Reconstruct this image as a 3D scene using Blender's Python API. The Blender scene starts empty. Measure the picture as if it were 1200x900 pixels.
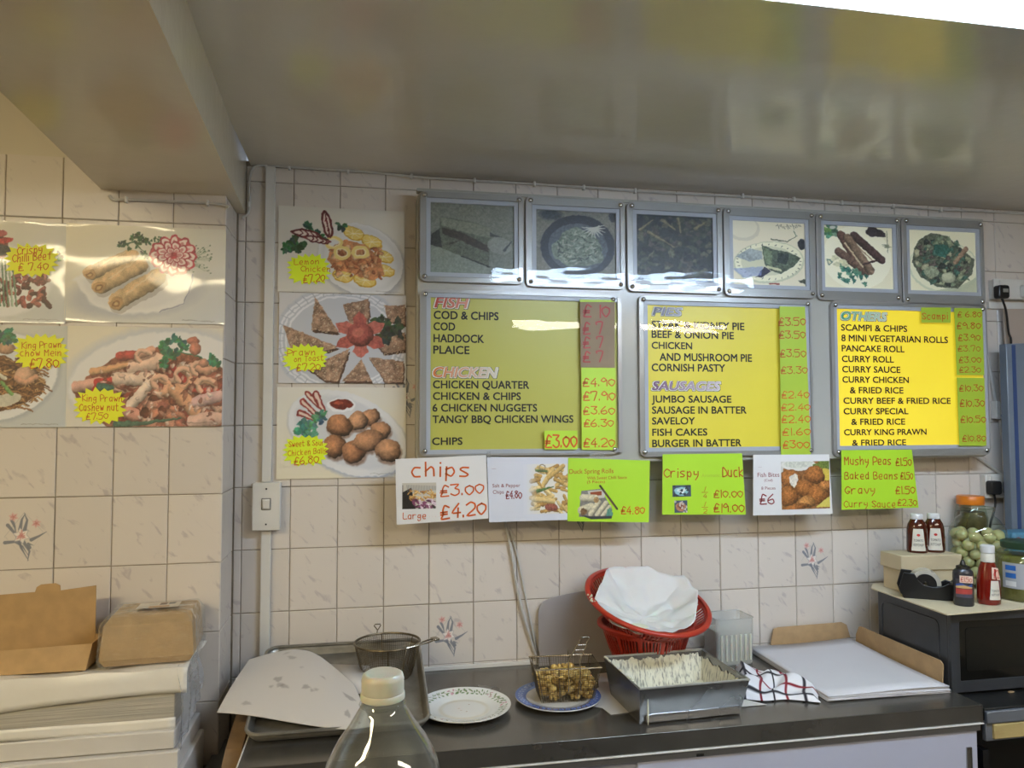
import bpy, math, random
import numpy as np
from mathutils import Matrix, Vector

# ------------------------------------------------------------------ camera, world, lights, exposure
S = bpy.context.scene
C = S.collection
PI = math.pi
random.seed(7)
F, YAW, PITCH, ROLL = 880.0, 0.1907, 0.0467, -0.0026
EYE = np.array([0.0, -2.549, 1.70])
_fw = np.array([math.sin(YAW)*math.cos(PITCH), math.cos(YAW)*math.cos(PITCH), math.sin(PITCH)])
_rt = np.array([math.cos(YAW), -math.sin(YAW), 0.0])
_up = np.cross(_rt, _fw)
_r2 = _rt*math.cos(ROLL) + _up*math.sin(ROLL)
_u2 = _up*math.cos(ROLL) - _rt*math.sin(ROLL)
cam = bpy.data.cameras.new('camera')
cam.sensor_fit = 'HORIZONTAL'; cam.sensor_width = 36.0; cam.lens = 36.0*F/1200.0
cam.clip_start = 0.05
camo = bpy.data.objects.new('camera', cam); C.objects.link(camo)
camo.matrix_world = Matrix(((_r2[0], _u2[0], -_fw[0], EYE[0]), (_r2[1], _u2[1], -_fw[1], EYE[1]),
                            (_r2[2], _u2[2], -_fw[2], EYE[2]), (0, 0, 0, 1)))
S.camera = camo
S.view_settings.view_transform = 'Standard'
S.view_settings.look = 'None'
S.view_settings.gamma = 1.0
S.view_settings.use_curve_mapping = False
S.view_settings.exposure = 0.16
TUBE_COOL = 52.0      # fluorescent tube over the counter
TUBE_WARM = 38.0      # tubes further back in the shop
SIGN_GLOW = 0.26      # back-lit sheets in the menu boxes
wd = bpy.data.worlds.new('world'); S.world = wd; wd.use_nodes = True
wd.node_tree.nodes['Background'].inputs[0].default_value = (0.75, 0.85, 1.0, 1)
wd.node_tree.nodes['Background'].inputs[1].default_value = 0.4

# ------------------------------------------------------------------ helpers
def on(ax, v, px, py):
    """where the line of sight through a measured photo point meets a real plane of the room"""
    d = _fw + _r2*(px-600)/F - _u2*(py-450)/F
    return EYE + d*(v-EYE[ax])/d[ax]
def lin(c):
    return tuple(((x/12.92) if x <= .04045 else ((x+.055)/1.055)**2.4) for x in c)
def rgb(r, g, b): return lin((r/255, g/255, b/255))

def nodes(m):
    m.use_nodes = True
    nt = m.node_tree
    return nt, nt.nodes['Principled BSDF']
def mat(name, col, rough=.5, metal=0., var=.0, scale=8., bump=0., bscale=40., coat=0., emit=0., spec=None, sss=0.,
        col2=None, lo=.35, hi=.65, coord='Object', stretch=(1, 1, 1), rvar=0.):
    m = bpy.data.materials.new(name); nt, p = nodes(m); L = nt.links
    c = rgb(*col); p.inputs['Base Color'].default_value = (*c, 1)
    p.inputs['Roughness'].default_value = rough; p.inputs['Metallic'].default_value = metal
    if coat: p.inputs['Coat Weight'].default_value = coat; p.inputs['Coat Roughness'].default_value = .06
    if spec is not None: p.inputs['Specular IOR Level'].default_value = spec
    if sss: p.inputs['Subsurface Weight'].default_value = sss; p.inputs['Subsurface Scale'].default_value = .01
    tc = nt.nodes.new('ShaderNodeTexCoord'); mp = nt.nodes.new('ShaderNodeMapping'); mp.inputs['Scale'].default_value = stretch
    L.new(tc.outputs[coord], mp.inputs[0])
    if var or col2:
        n = nt.nodes.new('ShaderNodeTexNoise'); n.inputs['Scale'].default_value = scale; n.inputs['Detail'].default_value = 5
        L.new(mp.outputs[0], n.inputs['Vector'])
        r = nt.nodes.new('ShaderNodeValToRGB'); L.new(n.outputs['Fac'], r.inputs[0])
        d = rgb(*col2) if col2 else tuple(x*(1-var) for x in c)
        r.color_ramp.elements[0].position = lo; r.color_ramp.elements[1].position = hi
        r.color_ramp.elements[0].color = (*d, 1); r.color_ramp.elements[1].color = (*c, 1)
        L.new(r.outputs[0], p.inputs['Base Color'])
        if emit:
            L.new(r.outputs[0], p.inputs['Emission Color'])
    if emit:
        p.inputs['Emission Strength'].default_value = emit
        if not (var or col2): p.inputs['Emission Color'].default_value = (*c, 1)
    if bump:
        n = nt.nodes.new('ShaderNodeTexNoise'); n.inputs['Scale'].default_value = bscale; n.inputs['Detail'].default_value = 3
        L.new(mp.outputs[0], n.inputs['Vector'])
        b = nt.nodes.new('ShaderNodeBump'); b.inputs['Strength'].default_value = bump; b.inputs['Distance'].default_value = .01
        L.new(n.outputs['Fac'], b.inputs['Height']); L.new(b.outputs[0], p.inputs['Normal'])
        if coat: L.new(b.outputs[0], p.inputs['Coat Normal'])
    if rvar:
        n = nt.nodes.new('ShaderNodeTexNoise'); n.inputs['Scale'].default_value = scale*.6; n.inputs['Detail'].default_value = 4
        L.new(mp.outputs[0], n.inputs['Vector'])
        mr = nt.nodes.new('ShaderNodeMapRange'); mr.inputs['To Min'].default_value = max(0, rough-rvar); mr.inputs['To Max'].default_value = rough+rvar
        L.new(n.outputs['Fac'], mr.inputs[0]); L.new(mr.outputs[0], p.inputs['Roughness'])
    return m
def paint_mat(name, rough=.35, coat=0., emit=0., bump=0., bscale=6., base=None):
    """colour from the painted 'ink' attribute; base: procedural colour where the ink alpha is 0"""
    m = bpy.data.materials.new(name); nt, p = nodes(m); L = nt.links
    a = nt.nodes.new('ShaderNodeVertexColor'); a.layer_name = 'ink'
    L.new(a.outputs['Color'], p.inputs['Base Color'])
    p.inputs['Roughness'].default_value = rough
    if coat: p.inputs['Coat Weight'].default_value = coat; p.inputs['Coat Roughness'].default_value = .05
    if emit:
        L.new(a.outputs['Color'], p.inputs['Emission Color']); p.inputs['Emission Strength'].default_value = emit
    if bump:
        tc = nt.nodes.new('ShaderNodeTexCoord')
        n = nt.nodes.new('ShaderNodeTexNoise'); n.inputs['Scale'].default_value = bscale; n.inputs['Detail'].default_value = 1
        L.new(tc.outputs['Object'], n.inputs['Vector'])
        b = nt.nodes.new('ShaderNodeBump'); b.inputs['Strength'].default_value = bump; b.inputs['Distance'].default_value = .02
        L.new(n.outputs['Fac'], b.inputs['Height']); L.new(b.outputs[0], p.inputs['Normal'])
        if coat: L.new(b.outputs[0], p.inputs['Coat Normal'])
    return m
def clear_mat(name, tint=(250, 252, 252), rough=.03, ior=1.45, bump=0., bscale=5., haze=0., gloss=1.):
    """thin clear sheet: lets light straight through and reflects by Fresnel"""
    m = bpy.data.materials.new(name); m.use_nodes = True; nt = m.node_tree; L = nt.links
    nt.nodes.remove(nt.nodes['Principled BSDF']); out = nt.nodes['Material Output']
    t = nt.nodes.new('ShaderNodeBsdfTransparent'); t.inputs[0].default_value = (*rgb(*tint), 1)
    g = nt.nodes.new('ShaderNodeBsdfGlossy'); g.inputs['Roughness'].default_value = rough
    g.inputs[0].default_value = (gloss, gloss, gloss, 1)
    f = nt.nodes.new('ShaderNodeFresnel'); f.inputs[0].default_value = ior
    geo = nt.nodes.new('ShaderNodeNewGeometry'); mi = nt.nodes.new('ShaderNodeMapRange')     # same Fresnel from either side of the thin sheet
    mi.inputs['To Min'].default_value = ior; mi.inputs['To Max'].default_value = 1/ior
    L.new(geo.outputs['Backfacing'], mi.inputs[0]); L.new(mi.outputs[0], f.inputs[0])
    mx = nt.nodes.new('ShaderNodeMixShader'); L.new(f.outputs[0], mx.inputs[0]); L.new(g.outputs[0], mx.inputs[2])
    if haze:
        d = nt.nodes.new('ShaderNodeBsdfDiffuse'); d.inputs[0].default_value = (.8, .8, .78, 1)
        m2 = nt.nodes.new('ShaderNodeMixShader'); m2.inputs[0].default_value = haze
        L.new(t.outputs[0], m2.inputs[1]); L.new(d.outputs[0], m2.inputs[2]); L.new(m2.outputs[0], mx.inputs[1])
    else: L.new(t.outputs[0], mx.inputs[1])
    if bump:
        tc = nt.nodes.new('ShaderNodeTexCoord')
        mp = nt.nodes.new('ShaderNodeMapping'); mp.inputs['Scale'].default_value = (1, 1, 3)
        L.new(tc.outputs['Object'], mp.inputs[0])
        n = nt.nodes.new('ShaderNodeTexNoise'); n.inputs['Scale'].default_value = bscale; n.inputs['Detail'].default_value = 2
        L.new(mp.outputs[0], n.inputs['Vector'])
        b = nt.nodes.new('ShaderNodeBump'); b.inputs['Strength'].default_value = bump; b.inputs['Distance'].default_value = .02
        L.new(n.outputs['Fac'], b.inputs['Height']); L.new(b.outputs[0], g.inputs['Normal']); L.new(b.outputs[0], f.inputs['Normal'])
    L.new(mx.outputs[0], out.inputs[0])
    return m

class B:
    """collects shapes for ONE mesh"""
    def __init__(s): s.v = []; s.f = []; s.m = []; s.mi = 0
    def add(s, vs, fs, T=None):
        o = len(s.v)
        if T is not None: vs = [tuple(T @ Vector(p)) for p in vs]
        s.v += [tuple(p) for p in vs]; s.f += [tuple(i+o for i in f) for f in fs]; s.m += [s.mi]*len(fs)
        return s
    def box(s, c, d, rz=0, rx=0, ry=0, taper=1.):
        x, y, z = d[0]/2, d[1]/2, d[2]/2; t = taper
        vs = [(-x*t, -y*t, -z), (x*t, -y*t, -z), (x*t, y*t, -z), (-x*t, y*t, -z), (-x, -y, z), (x, -y, z), (x, y, z), (-x, y, z)]
        T = Matrix.Translation(c) @ Matrix.Rotation(rz, 4, 'Z') @ Matrix.Rotation(rx, 4, 'X') @ Matrix.Rotation(ry, 4, 'Y')
        return s.add(vs, [(0, 3, 2, 1), (4, 5, 6, 7), (0, 1, 5, 4), (1, 2, 6, 5), (2, 3, 7, 6), (3, 0, 4, 7)], T)
    def lathe(s, prof, n=32, c=(0, 0, 0), sx=1., sy=1., T=None, close=False):
        vs = []; fs = []
        for r, z in prof:
            for i in range(n):
                a = 2*PI*i/n; vs.append((c[0]+r*math.cos(a)*sx, c[1]+r*math.sin(a)*sy, c[2]+z))
        k = len(prof)
        for j in range(k-1):
            for i in range(n):
                i2 = (i+1) % n; fs.append((j*n+i, j*n+i2, (j+1)*n+i2, (j+1)*n+i))
        if close:
            for i in range(n):
                i2 = (i+1) % n; fs.append(((k-1)*n+i, (k-1)*n+i2, i2, i))
        else:
            if prof[0][0] > 1e-6: fs.append(tuple(range(n-1, -1, -1)))
            if prof[-1][0] > 1e-6: fs.append(tuple((k-1)*n+i for i in range(n)))
        return s.add(vs, fs, T)
    def shell(s, prof, n=32, T=None, c=(0, 0, 0), sx=1., sy=1.):   # open profile without caps
        vs = []; fs = []
        for r, z in prof:
            for i in range(n):
                a = 2*PI*i/n; vs.append((c[0]+r*math.cos(a)*sx, c[1]+r*math.sin(a)*sy, c[2]+z))
        for j in range(len(prof)-1):
            for i in range(n):
                i2 = (i+1) % n; fs.append((j*n+i, j*n+i2, (j+1)*n+i2, (j+1)*n+i))
        return s.add(vs, fs, T)
    def tube(s, pts, r, n=8, closed=False, T=None, smooth=0):
        P = [Vector(p) for p in pts]
        if smooth:
            Q = []
            m = len(P)
            for i in range(m if closed else m-1):
                p0 = P[(i-1) % m] if (closed or i) else P[0]; p1 = P[i]; p2 = P[(i+1) % m]
                p3 = P[(i+2) % m] if (closed or i+2 < m) else P[-1]
                for k in range(smooth):
                    t = k/smooth
                    Q.append(.5*((2*p1)+(p2-p0)*t+(2*p0-5*p1+4*p2-p3)*t*t+(3*p1-p0-3*p2+p3)*t**3))
            if not closed: Q.append(P[-1])
            P = Q
        m = len(P); vs = []; fs = []; up = Vector((0, 0, 1)); last = None
        for i, p in enumerate(P):
            if closed: t = P[(i+1) % m]-P[(i-1) % m]
            else: t = P[min(i+1, m-1)]-P[max(i-1, 0)]
            t.normalize()
            if last is None:
                a = up.cross(t)
                if a.length < .05: a = Vector((1, 0, 0)).cross(t)
            else: a = last - t*last.dot(t)
            a.normalize(); last = a; b = t.cross(a)
            for k in range(n):
                w = 2*PI*k/n; vs.append(p+(a*math.cos(w)+b*math.sin(w))*r)
        for i in range(m if closed else m-1):
            for k in range(n):
                k2 = (k+1) % n; i2 = (i+1) % m; fs.append((i*n+k, i*n+k2, i2*n+k2, i2*n+k))
        if not closed: fs += [tuple(range(n-1, -1, -1)), tuple((m-1)*n+k for k in range(n))]
        return s.add(vs, fs, T)
    def grid(s, fn, nu, nv, T=None):
        vs = [fn(i/nu, j/nv) for j in range(nv+1) for i in range(nu+1)]
        fs = [(j*(nu+1)+i, j*(nu+1)+i+1, (j+1)*(nu+1)+i+1, (j+1)*(nu+1)+i) for j in range(nv) for i in range(nu)]
        return s.add(vs, fs, T)
    def prism(s, pts, y0, y1, T=None):     # pts in (x, z), extruded along y (y0 in front)
        n = len(pts)
        vs = [(x, y0, z) for x, z in pts]+[(x, y1, z) for x, z in pts]
        a = sum(pts[i][0]*pts[(i+1) % n][1]-pts[(i+1) % n][0]*pts[i][1] for i in range(n))
        fr = tuple(range(n)); bk = tuple(range(2*n-1, n-1, -1))
        sd = [(i, i+n, (i+1) % n+n, (i+1) % n) for i in range(n)]
        fs = [fr, bk]+sd
        if a < 0: fs = [tuple(reversed(f)) for f in fs]
        return s.add(vs, fs, T)
    def ring(s, out, inn, y0, y1):         # frame between two outlines of equal count in (x, z)
        n = len(out)
        vs = [(x, y0, z) for x, z in out]+[(x, y0, z) for x, z in inn]+[(x, y1, z) for x, z in out]+[(x, y1, z) for x, z in inn]
        fs = []
        for i in range(n):
            j = (i+1) % n
            fs += [(i, j, n+j, n+i), (2*n+j, 2*n+i, 3*n+i, 3*n+j), (j, i, 2*n+i, 2*n+j), (n+i, n+j, 3*n+j, 3*n+i)]
        return s.add(vs, fs)
    def sphere(s, c, r, n=16, m=10, sc=(1, 1, 1), T=None):
        prof = [(max(1e-7, math.sin(PI*j/m))*r, -math.cos(PI*j/m)*r*sc[2]) for j in range(m+1)]
        return s.shell(prof, n, T, c, sc[0], sc[1])

def rrect(x0, z0, x1, z1, r, k=5):
    o = []
    for cx, cz, a0 in ((x1-r, z0+r, -90), (x1-r, z1-r, 0), (x0+r, z1-r, 90), (x0+r, z0+r, 180)):
        for i in range(k+1):
            a = math.radians(a0+90*i/k); o.append((cx+r*math.cos(a), cz+r*math.sin(a)))
    return o

def mesh(name, b, mats, smooth=35):
    me = bpy.data.meshes.new(name)
    me.from_pydata(b.v, [], b.f)
    for m in (mats if isinstance(mats, (list, tuple)) else [mats]): me.materials.append(m)
    if any(b.m): me.polygons.foreach_set('material_index', b.m)
    if smooth:
        me.polygons.foreach_set('use_smooth', [True]*len(me.polygons))
        me.set_sharp_from_angle(angle=math.radians(smooth))
    me.update()
    return me
def obj(name, b, mats, parent=None, smooth=35, bevel=0, label=None, solid=0, loc=None, subd=0):
    me = b if isinstance(b, bpy.types.Mesh) else mesh(name, b, mats, smooth)
    o = bpy.data.objects.new(name, me); C.objects.link(o)
    if parent: o.parent = parent
    if loc is not None: o.location = loc
    if subd:
        m = o.modifiers.new('subd', 'SUBSURF'); m.levels = m.render_levels = subd
    if solid:
        m = o.modifiers.new('solid', 'SOLIDIFY'); m.thickness = solid; m.offset = 0
    if bevel:
        m = o.modifiers.new('bevel', 'BEVEL'); m.width = bevel; m.segments = 2; m.limit_method = 'ANGLE'; m.angle_limit = math.radians(40)
    if label: o['label'] = label
    return o
def tag(o, label, cat, group=None, kind=None):
    o['label'] = label; o['category'] = cat
    if group: o['group'] = group
    if kind: o['kind'] = kind
    return o
def thing(name, label, cat, loc=(0, 0, 0), rz=0, group=None):
    o = bpy.data.objects.new(name, None); C.objects.link(o); o.empty_display_size = .05
    o.location = loc; o.rotation_euler = (0, 0, rz)
    return tag(o, label, cat, group)
def struct(name, b, m, smooth=0, bevel=0, parent=None):
    o = obj(name, b, m, parent, smooth, bevel)
    if not parent: o['kind'] = 'structure'
    return o
def dup(root, loc, rz=None, label=None):
    r = root.copy(); C.objects.link(r); r.location = loc
    if rz is not None: r.rotation_euler = (0, 0, rz)
    if label: r['label'] = label
    for ch in list(root.children):
        c = ch.copy(); C.objects.link(c); c.parent = r
        for g in list(ch.children):
            d = g.copy(); C.objects.link(d); d.parent = c
    return r

# ---- printed text (Blender's own built-in face) and handwriting (pen strokes), both as flat meshes facing -y
_tc = {}
def raw_text(s, bold=0.0, shear=0.0):
    k = (s, bold, shear)
    if k in _tc: return _tc[k]
    cu = bpy.data.curves.new('print', 'FONT'); cu.body = s; cu.offset = bold; cu.shear = shear; cu.resolution_u = 3; cu.size = 1
    o = bpy.data.objects.new('print', cu)
    me = bpy.data.meshes.new_from_object(o)
    n = len(me.vertices); co = np.zeros(n*3); me.vertices.foreach_get('co', co); co = co.reshape(-1, 3)
    fs = [tuple(p.vertices) for p in me.polygons]
    bpy.data.objects.remove(o); bpy.data.curves.remove(cu); bpy.data.meshes.remove(me)
    _tc[k] = (co, fs); return _tc[k]
_H = raw_text('H')[0]; CAP = _H[:, 1].max()
def print_b(b, s, x0, x1, zb, zt, y, bold=.012, shear=0.):
    """fit text between x0..x1, baseline zb, cap height up to zt, at depth y"""
    co, fs = raw_text(s, 0, shear)
    if not len(co): return
    xa, xb = co[:, 0].min(), co[:, 0].max()
    sx = (x1-x0)/max(1e-6, xb-xa); sz = (zt-zb)/CAP
    k = bold*sz                                     # bold: the same outline laid down again a hair to each side
    for i, (dx, dz) in enumerate(((-k, -k), (k, -k), (-k, k), (k, k), (0, 0)) if bold else ((0, 0),)):
        b.add([(x0+(p[0]-xa)*sx+dx, y-i*.0001, zb+p[1]*sz+dz) for p in co], fs)
G = {'0': '25 04 02 20 42 44 25', '1': '26 20', '2': '05 26 45 43 00 40', '3': '06 46 24 43 41 20 01', '4': '36 02 42,34 30',
 '5': '46 06 04 34 42 30 00', '6': '36 03 01 20 41 33 02', '7': '05 06 46 20', '8': '24 05 26 45 24 02 20 42 24', '9': '44 26 04 23 44 40',
 '£': '45 26 14 12 00 40,03 33,02 32', '.': '10 1a', ',': '10 0a', '&': '40 05 26 35 02 10 42', 'A': '00 26 40,12 32',
 'B': '00 06 36 34 13 33 41 20 00', 'C': '45 26 04 02 20 41', 'D': '00 06 25 43 41 10 00', 'G': '45 26 04 02 20 42 22', 'K': '06 00,46 03 40',
 'L': '06 00 40', 'M': '00 06 23 46 40', 'P': '00 06 26 45 43 02', 'S': '45 26 05 14 32 41 20 01', 'T': '06 46,26 20',
 'a': '34 14 02 10 31,34 30', 'b': '06 00 20 32 23 03', 'c': '34 14 02 10 30', 'd': '34 14 02 10 31,36 30', 'e': '02 32 34 14 02 10 30',
 'f': '36 25 20,04 34', 'g': '34 14 02 11 32,34 3a 1b 0a', 'h': '06 00,02 24 33 30', 'i': '14 10,16 16', 'k': '06 00,34 02 30', 'l': '16 10',
 'm': '04 00,03 14 20,23 34 40', 'n': '04 00,02 24 33 30', 'o': '24 02 10 31 33 14', 'p': '04 0b,03 24 32 20 01', 'r': '04 00,02 14 34',
 's': '34 14 03 31 20 00', 't': '16 10 30,04 34', 'u': '04 01 20 31,34 30', 'v': '04 20 44', 'w': '04 10 23 30 44', 'y': '04 02 22,34 31 1b', '-': '03 33', ':': '11 10,14 13'}
NAR = 'il1.,:'
def stroke_b(b, pts, w, y):
    P = [Vector((p[0], p[1])) for p in pts]; Q = []
    for i in range(len(P)-1):
        p0 = P[max(0, i-1)]; p1 = P[i]; p2 = P[i+1]; p3 = P[min(len(P)-1, i+2)]
        n = 4 if len(P) > 2 else 1
        for k in range(n):
            t = k/n; c = .5*((2*p1)+(p2-p0)*t+(2*p0-5*p1+4*p2-p3)*t*t+(3*p1-p0-3*p2+p3)*t**3); l = p1.lerp(p2, t)
            Q.append(c.lerp(l, .35))
    Q.append(P[-1]); vs = []; m = len(Q)
    for i, p in enumerate(Q):
        t = Q[min(i+1, m-1)]-Q[max(i-1, 0)]
        if t.length < 1e-9: t = Vector((1, 0))
        t.normalize(); q = Vector((-t.y, t.x))*w/2
        e = t*(w/2)*(1 if i == m-1 else -1 if i == 0 else 0)
        vs += [(p.x+e.x-q.x, y, p.y+e.y-q.y), (p.x+e.x+q.x, y, p.y+e.y+q.y)]
    b.add(vs, [(2*i, 2*i+2, 2*i+3, 2*i+1) for i in range(m-1)])
def hand_b(b, s, x0, x1, zb, zt, y, w=None, seed=1, tilt=0.):
    rnd = random.Random(hash(len(s)*31+seed) % 9999); x = 0; out = []
    for ch in s:
        if ch == ' ': x += 3; continue
        if ch not in G: x += 3; continue
        nar = ch in NAR; off = -1 if nar else 0; jz = rnd.uniform(-.25, .25); rot = rnd.uniform(-.05, .05)
        for st in G[ch].split(','):
            pts = []
            for p in st.split():
                px = int(p[0])+off+rnd.uniform(-.1, .1); pz = {'a': -.8, 'b': -2}.get(p[1]); pz = int(p[1]) if pz is None else pz
                if ch == '.' : px, pz = .4, (0 if p[1] == '0' else .5)
                pts.append((x+px-rot*pz, pz+jz+rot*px))
            out.append(pts)
        x += 2.2 if nar else (6.0 if ch in 'mMw' else 5.3)
    xs = [p[0] for q in out for p in q]; xa, xb = min(xs), max(xs)
    sx = (x1-x0)/(xb-xa); sz = (zt-zb)/6; w = w or (zt-zb)*.135
    for q in out: stroke_b(b, [(x0+(p[0]-xa)*sx, zb+p[1]*sz+(p[0]-xa)*sx*tilt) for p in q], w, y)

# ---- a small ink painter: fills a fine flat mesh with printed colour, drawn in the units of a photo crop
class Ink:
    def __init__(s, x0, y0, x1, y1, res, bg, food=None):
        s.x0, s.y0, s.x1, s.y1 = x0, y0, x1, y1
        s.w = int(round(res)); s.h = max(2, int(round(res*(y1-y0)/(x1-x0))))
        xs = np.linspace(x0, x1, s.w); ys = np.linspace(y0, y1, s.h)
        s.X, s.Y = np.meshgrid(xs, ys); s.px = (x1-x0)/(s.w-1)
        s.a = np.ones((s.h, s.w, 4)); s.a[..., :3] = np.array(bg)/255.
        s.rng = np.random.default_rng(abs(int(x0*7+y0*3+x1))); s.N = s._noise(10); s.N2 = s._noise(34); s.N3 = s.rng.random((s.h, s.w)); s.food = (s.w >= 100 and (x1-x0) > 150) if food is None else food
        if s.food:                                   # nothing in a photographed dish has a ruled edge
            A = (x1-x0)*.007; n1, n2, n3, n4 = s._noise(28), s._noise(28), s._noise(60), s._noise(60)
            s.X = s.X+A*(n1-.5)*1.6+A*(n3-.5)*1.1; s.Y = s.Y+A*(n2-.5)*1.6+A*(n4-.5)*1.1
    def _noise(s, k):
        ky = int(k*(s.y1-s.y0)/(s.x1-s.x0))+3; g = s.rng.random((ky, k+2)); u = (s.X-s.x0)/(s.x1-s.x0)*k; v = (s.Y-s.y0)/(s.y1-s.y0)*k*(s.y1-s.y0)/(s.x1-s.x0)
        i = np.clip(u.astype(int), 0, k); j = np.clip(v.astype(int), 0, ky-2); fu = u-i; fv = v-j
        fu = fu*fu*(3-2*fu); fv = fv*fv*(3-2*fv)
        return (g[j, i]*(1-fu)+g[j, i+1]*fu)*(1-fv)+(g[j+1, i]*(1-fu)+g[j+1, i+1]*fu)*fv
    def win(s, xa, ya, xb, yb):
        i0 = max(0, int((xa-s.x0)/s.px)-7); i1 = min(s.w, int((xb-s.x0)/s.px)+8)
        j0 = max(0, int((ya-s.y0)/s.px)-7); j1 = min(s.h, int((yb-s.y0)/s.px)+8)
        return (slice(j0, j1), slice(i0, i1)) if (i1 > i0 and j1 > j0) else None
    def put(s, w, m, col, tex=0., shade=None, op=1.):
        if w is None: return
        c = np.broadcast_to(np.array(col, float)/255., m.shape+(3,)).copy()
        if shade is not None: c *= shade[..., None]
        if tex: c *= (1-tex*.5+tex*(s.N2[w]*.6+s.N3[w]*.4))[..., None]
        m = np.clip(m, 0, 1)[..., None]*op
        s.a[w][..., :3] = s.a[w][..., :3]*(1-m)+np.clip(c, 0, 1)*m
        s.a[w][..., 3] = np.maximum(s.a[w][..., 3], m[..., 0])
    def ell(s, cx, cy, rx, ry, col, rot=0., tex=0., ball=0., wob=0., soft=1., op=1., ringw=None, seed=0):
        R = max(rx, ry)*1.3+3; w = s.win(cx-R, cy-R, cx+R, cy+R)
        if w is None: return s
        a = math.radians(rot); dx = s.X[w]-cx; dy = s.Y[w]-cy
        u = (dx*math.cos(a)+dy*math.sin(a))/rx; v = (-dx*math.sin(a)+dy*math.cos(a))/ry
        r = np.sqrt(u*u+v*v)
        if wob:
            t = np.arctan2(v, u); r = r*(1+wob*(np.sin(3*t+seed*1.7+cx)+.6*np.sin(5*t+cy+seed)+.4*np.sin(9*t+seed*3)))
        d = (1-r)*min(rx, ry)/s.px/soft+.5
        if ringw: d = np.minimum(d, (r-1+ringw/min(rx, ry))*min(rx, ry)/s.px+.5)
        sh = None
        if ball: sh = 1-ball*.55*np.clip(r, 0, 1)**2+ball*.45*(-.5*u-.7*v)
        s.put(w, d, col, tex, sh, op); return s
    def poly(s, pts, col, tex=0., soft=1., op=1., shade=None):
        xs = [p[0] for p in pts]; ys = [p[1] for p in pts]; w = s.win(min(xs), min(ys), max(xs), max(ys))
        if w is None: return s
        X, Y = s.X[w], s.Y[w]; ins = np.zeros(X.shape, bool); dm = np.full(X.shape, 1e9); n = len(pts)
        for i in range(n):
            xa, ya = pts[i]; xb, yb = pts[(i+1) % n]
            c = ((ya > Y) != (yb > Y)) & (X < (xb-xa)*(Y-ya)/((yb-ya) or 1e-9)+xa); ins ^= c
            L2 = (xb-xa)**2+(yb-ya)**2 or 1e-9; t = np.clip(((X-xa)*(xb-xa)+(Y-ya)*(yb-ya))/L2, 0, 1)
            dm = np.minimum(dm, np.hypot(X-xa-t*(xb-xa), Y-ya-t*(yb-ya)))
        d = np.where(ins, dm, -dm)/s.px/soft+.5
        s.put(w, d, col, tex, None, op); return s
    def line(s, pts, wd, col, tex=0., round_=0., op=1., w2=None):
        R = max(wd, w2 or 0); xs = [p[0] for p in pts]; ys = [p[1] for p in pts]; w = s.win(min(xs)-R, min(ys)-R, max(xs)+R, max(ys)+R)
        if w is None: return s
        X, Y = s.X[w], s.Y[w]; best = np.full(X.shape, -1e9); sh = np.ones(X.shape); n = len(pts)-1
        for i in range(n):
            xa, ya = pts[i]; xb, yb = pts[i+1]; L2 = (xb-xa)**2+(yb-ya)**2 or 1e-9
            t = np.clip(((X-xa)*(xb-xa)+(Y-ya)*(yb-ya))/L2, 0, 1)
            ww = wd if w2 is None else wd+(w2-wd)*(i+t)/n
            dd = np.hypot(X-xa-t*(xb-xa), Y-ya-t*(yb-ya)); e = (ww/2-dd)/s.px+.5
            cr = ((Y-ya)*(xb-xa)-(X-xa)*(yb-ya))/math.sqrt(L2)/(np.maximum(ww, 1e-6)/2)
            k = e > best; sh = np.where(k, 1-round_*.35*np.clip(np.abs(cr), 0, 1)**2-round_*.3*np.clip(cr*(1 if xb >= xa else -1), -1, 1), sh); best = np.maximum(best, e)
        s.put(w, best, col, tex, sh if round_ else None, op); return s
    def leaf(s, cx, cy, r, col, n=7, seed=0):
        rn = random.Random(seed+int(cx)); 
        for i in range(n):
            a = rn.uniform(0, 2*PI); q = r*rn.uniform(.3, .75)
            s.ell(cx+q*math.cos(a), cy+q*math.sin(a), r*.42, r*.28, tuple(c*rn.uniform(.7, 1.25) for c in col), math.degrees(a), .3, 0, .12, seed=i)
        return s
    def shadebg(s, c0, c1, ax=0):
        t = ((s.X-s.x0)/(s.x1-s.x0) if ax == 0 else (s.Y-s.y0)/(s.y1-s.y0) if ax == 1 else ((s.X-s.x0)/(s.x1-s.x0)+(s.Y-s.y0)/(s.y1-s.y0))/2)[..., None]
        s.a[..., :3] = (np.array(c0)*(1-t)+np.array(c1)*t)/255.; return s
    def build(s, name, x0, x1, z0, z1, m, parent=None, y=0., curl=0., loc=None):
        me = bpy.data.meshes.new(name); w, h = s.w, s.h
        if s.food:
            lum = s.a[..., :3].mean(-1, keepdims=True); c_ = s.a[..., :3]*.84+lum*.16
            dark = np.clip((.74-lum)*2.4, 0, 1); c_ = c_*(1+dark*((s._noise(90)-.5)*.30+(s._noise(45)-.5)*.28)[..., None]); s.a[..., :3] = np.clip(c_, 0, 1)
        gx, gz = np.meshgrid(np.linspace(x0, x1, w), np.linspace(z1, z0, h))
        gy = np.full((h, w), float(y))
        if curl:
            u = np.linspace(0, 1, w)[None, :]; v = np.linspace(0, 1, h)[:, None]
            gy = gy-curl*(np.abs(2*u-1)**6+.4*np.sin(u*5+x0*9)*np.sin(v*4+z0*7)+.6*np.abs(2*v-1)**8)
        co = np.stack([gx, gy, gz], -1).reshape(-1)
        idx = np.arange(w*h).reshape(h, w); q = np.stack([idx[1:, :-1], idx[1:, 1:], idx[:-1, 1:], idx[:-1, :-1]], -1).reshape(-1)
        nf = (w-1)*(h-1)
        me.vertices.add(w*h); me.vertices.foreach_set('co', co)
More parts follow.
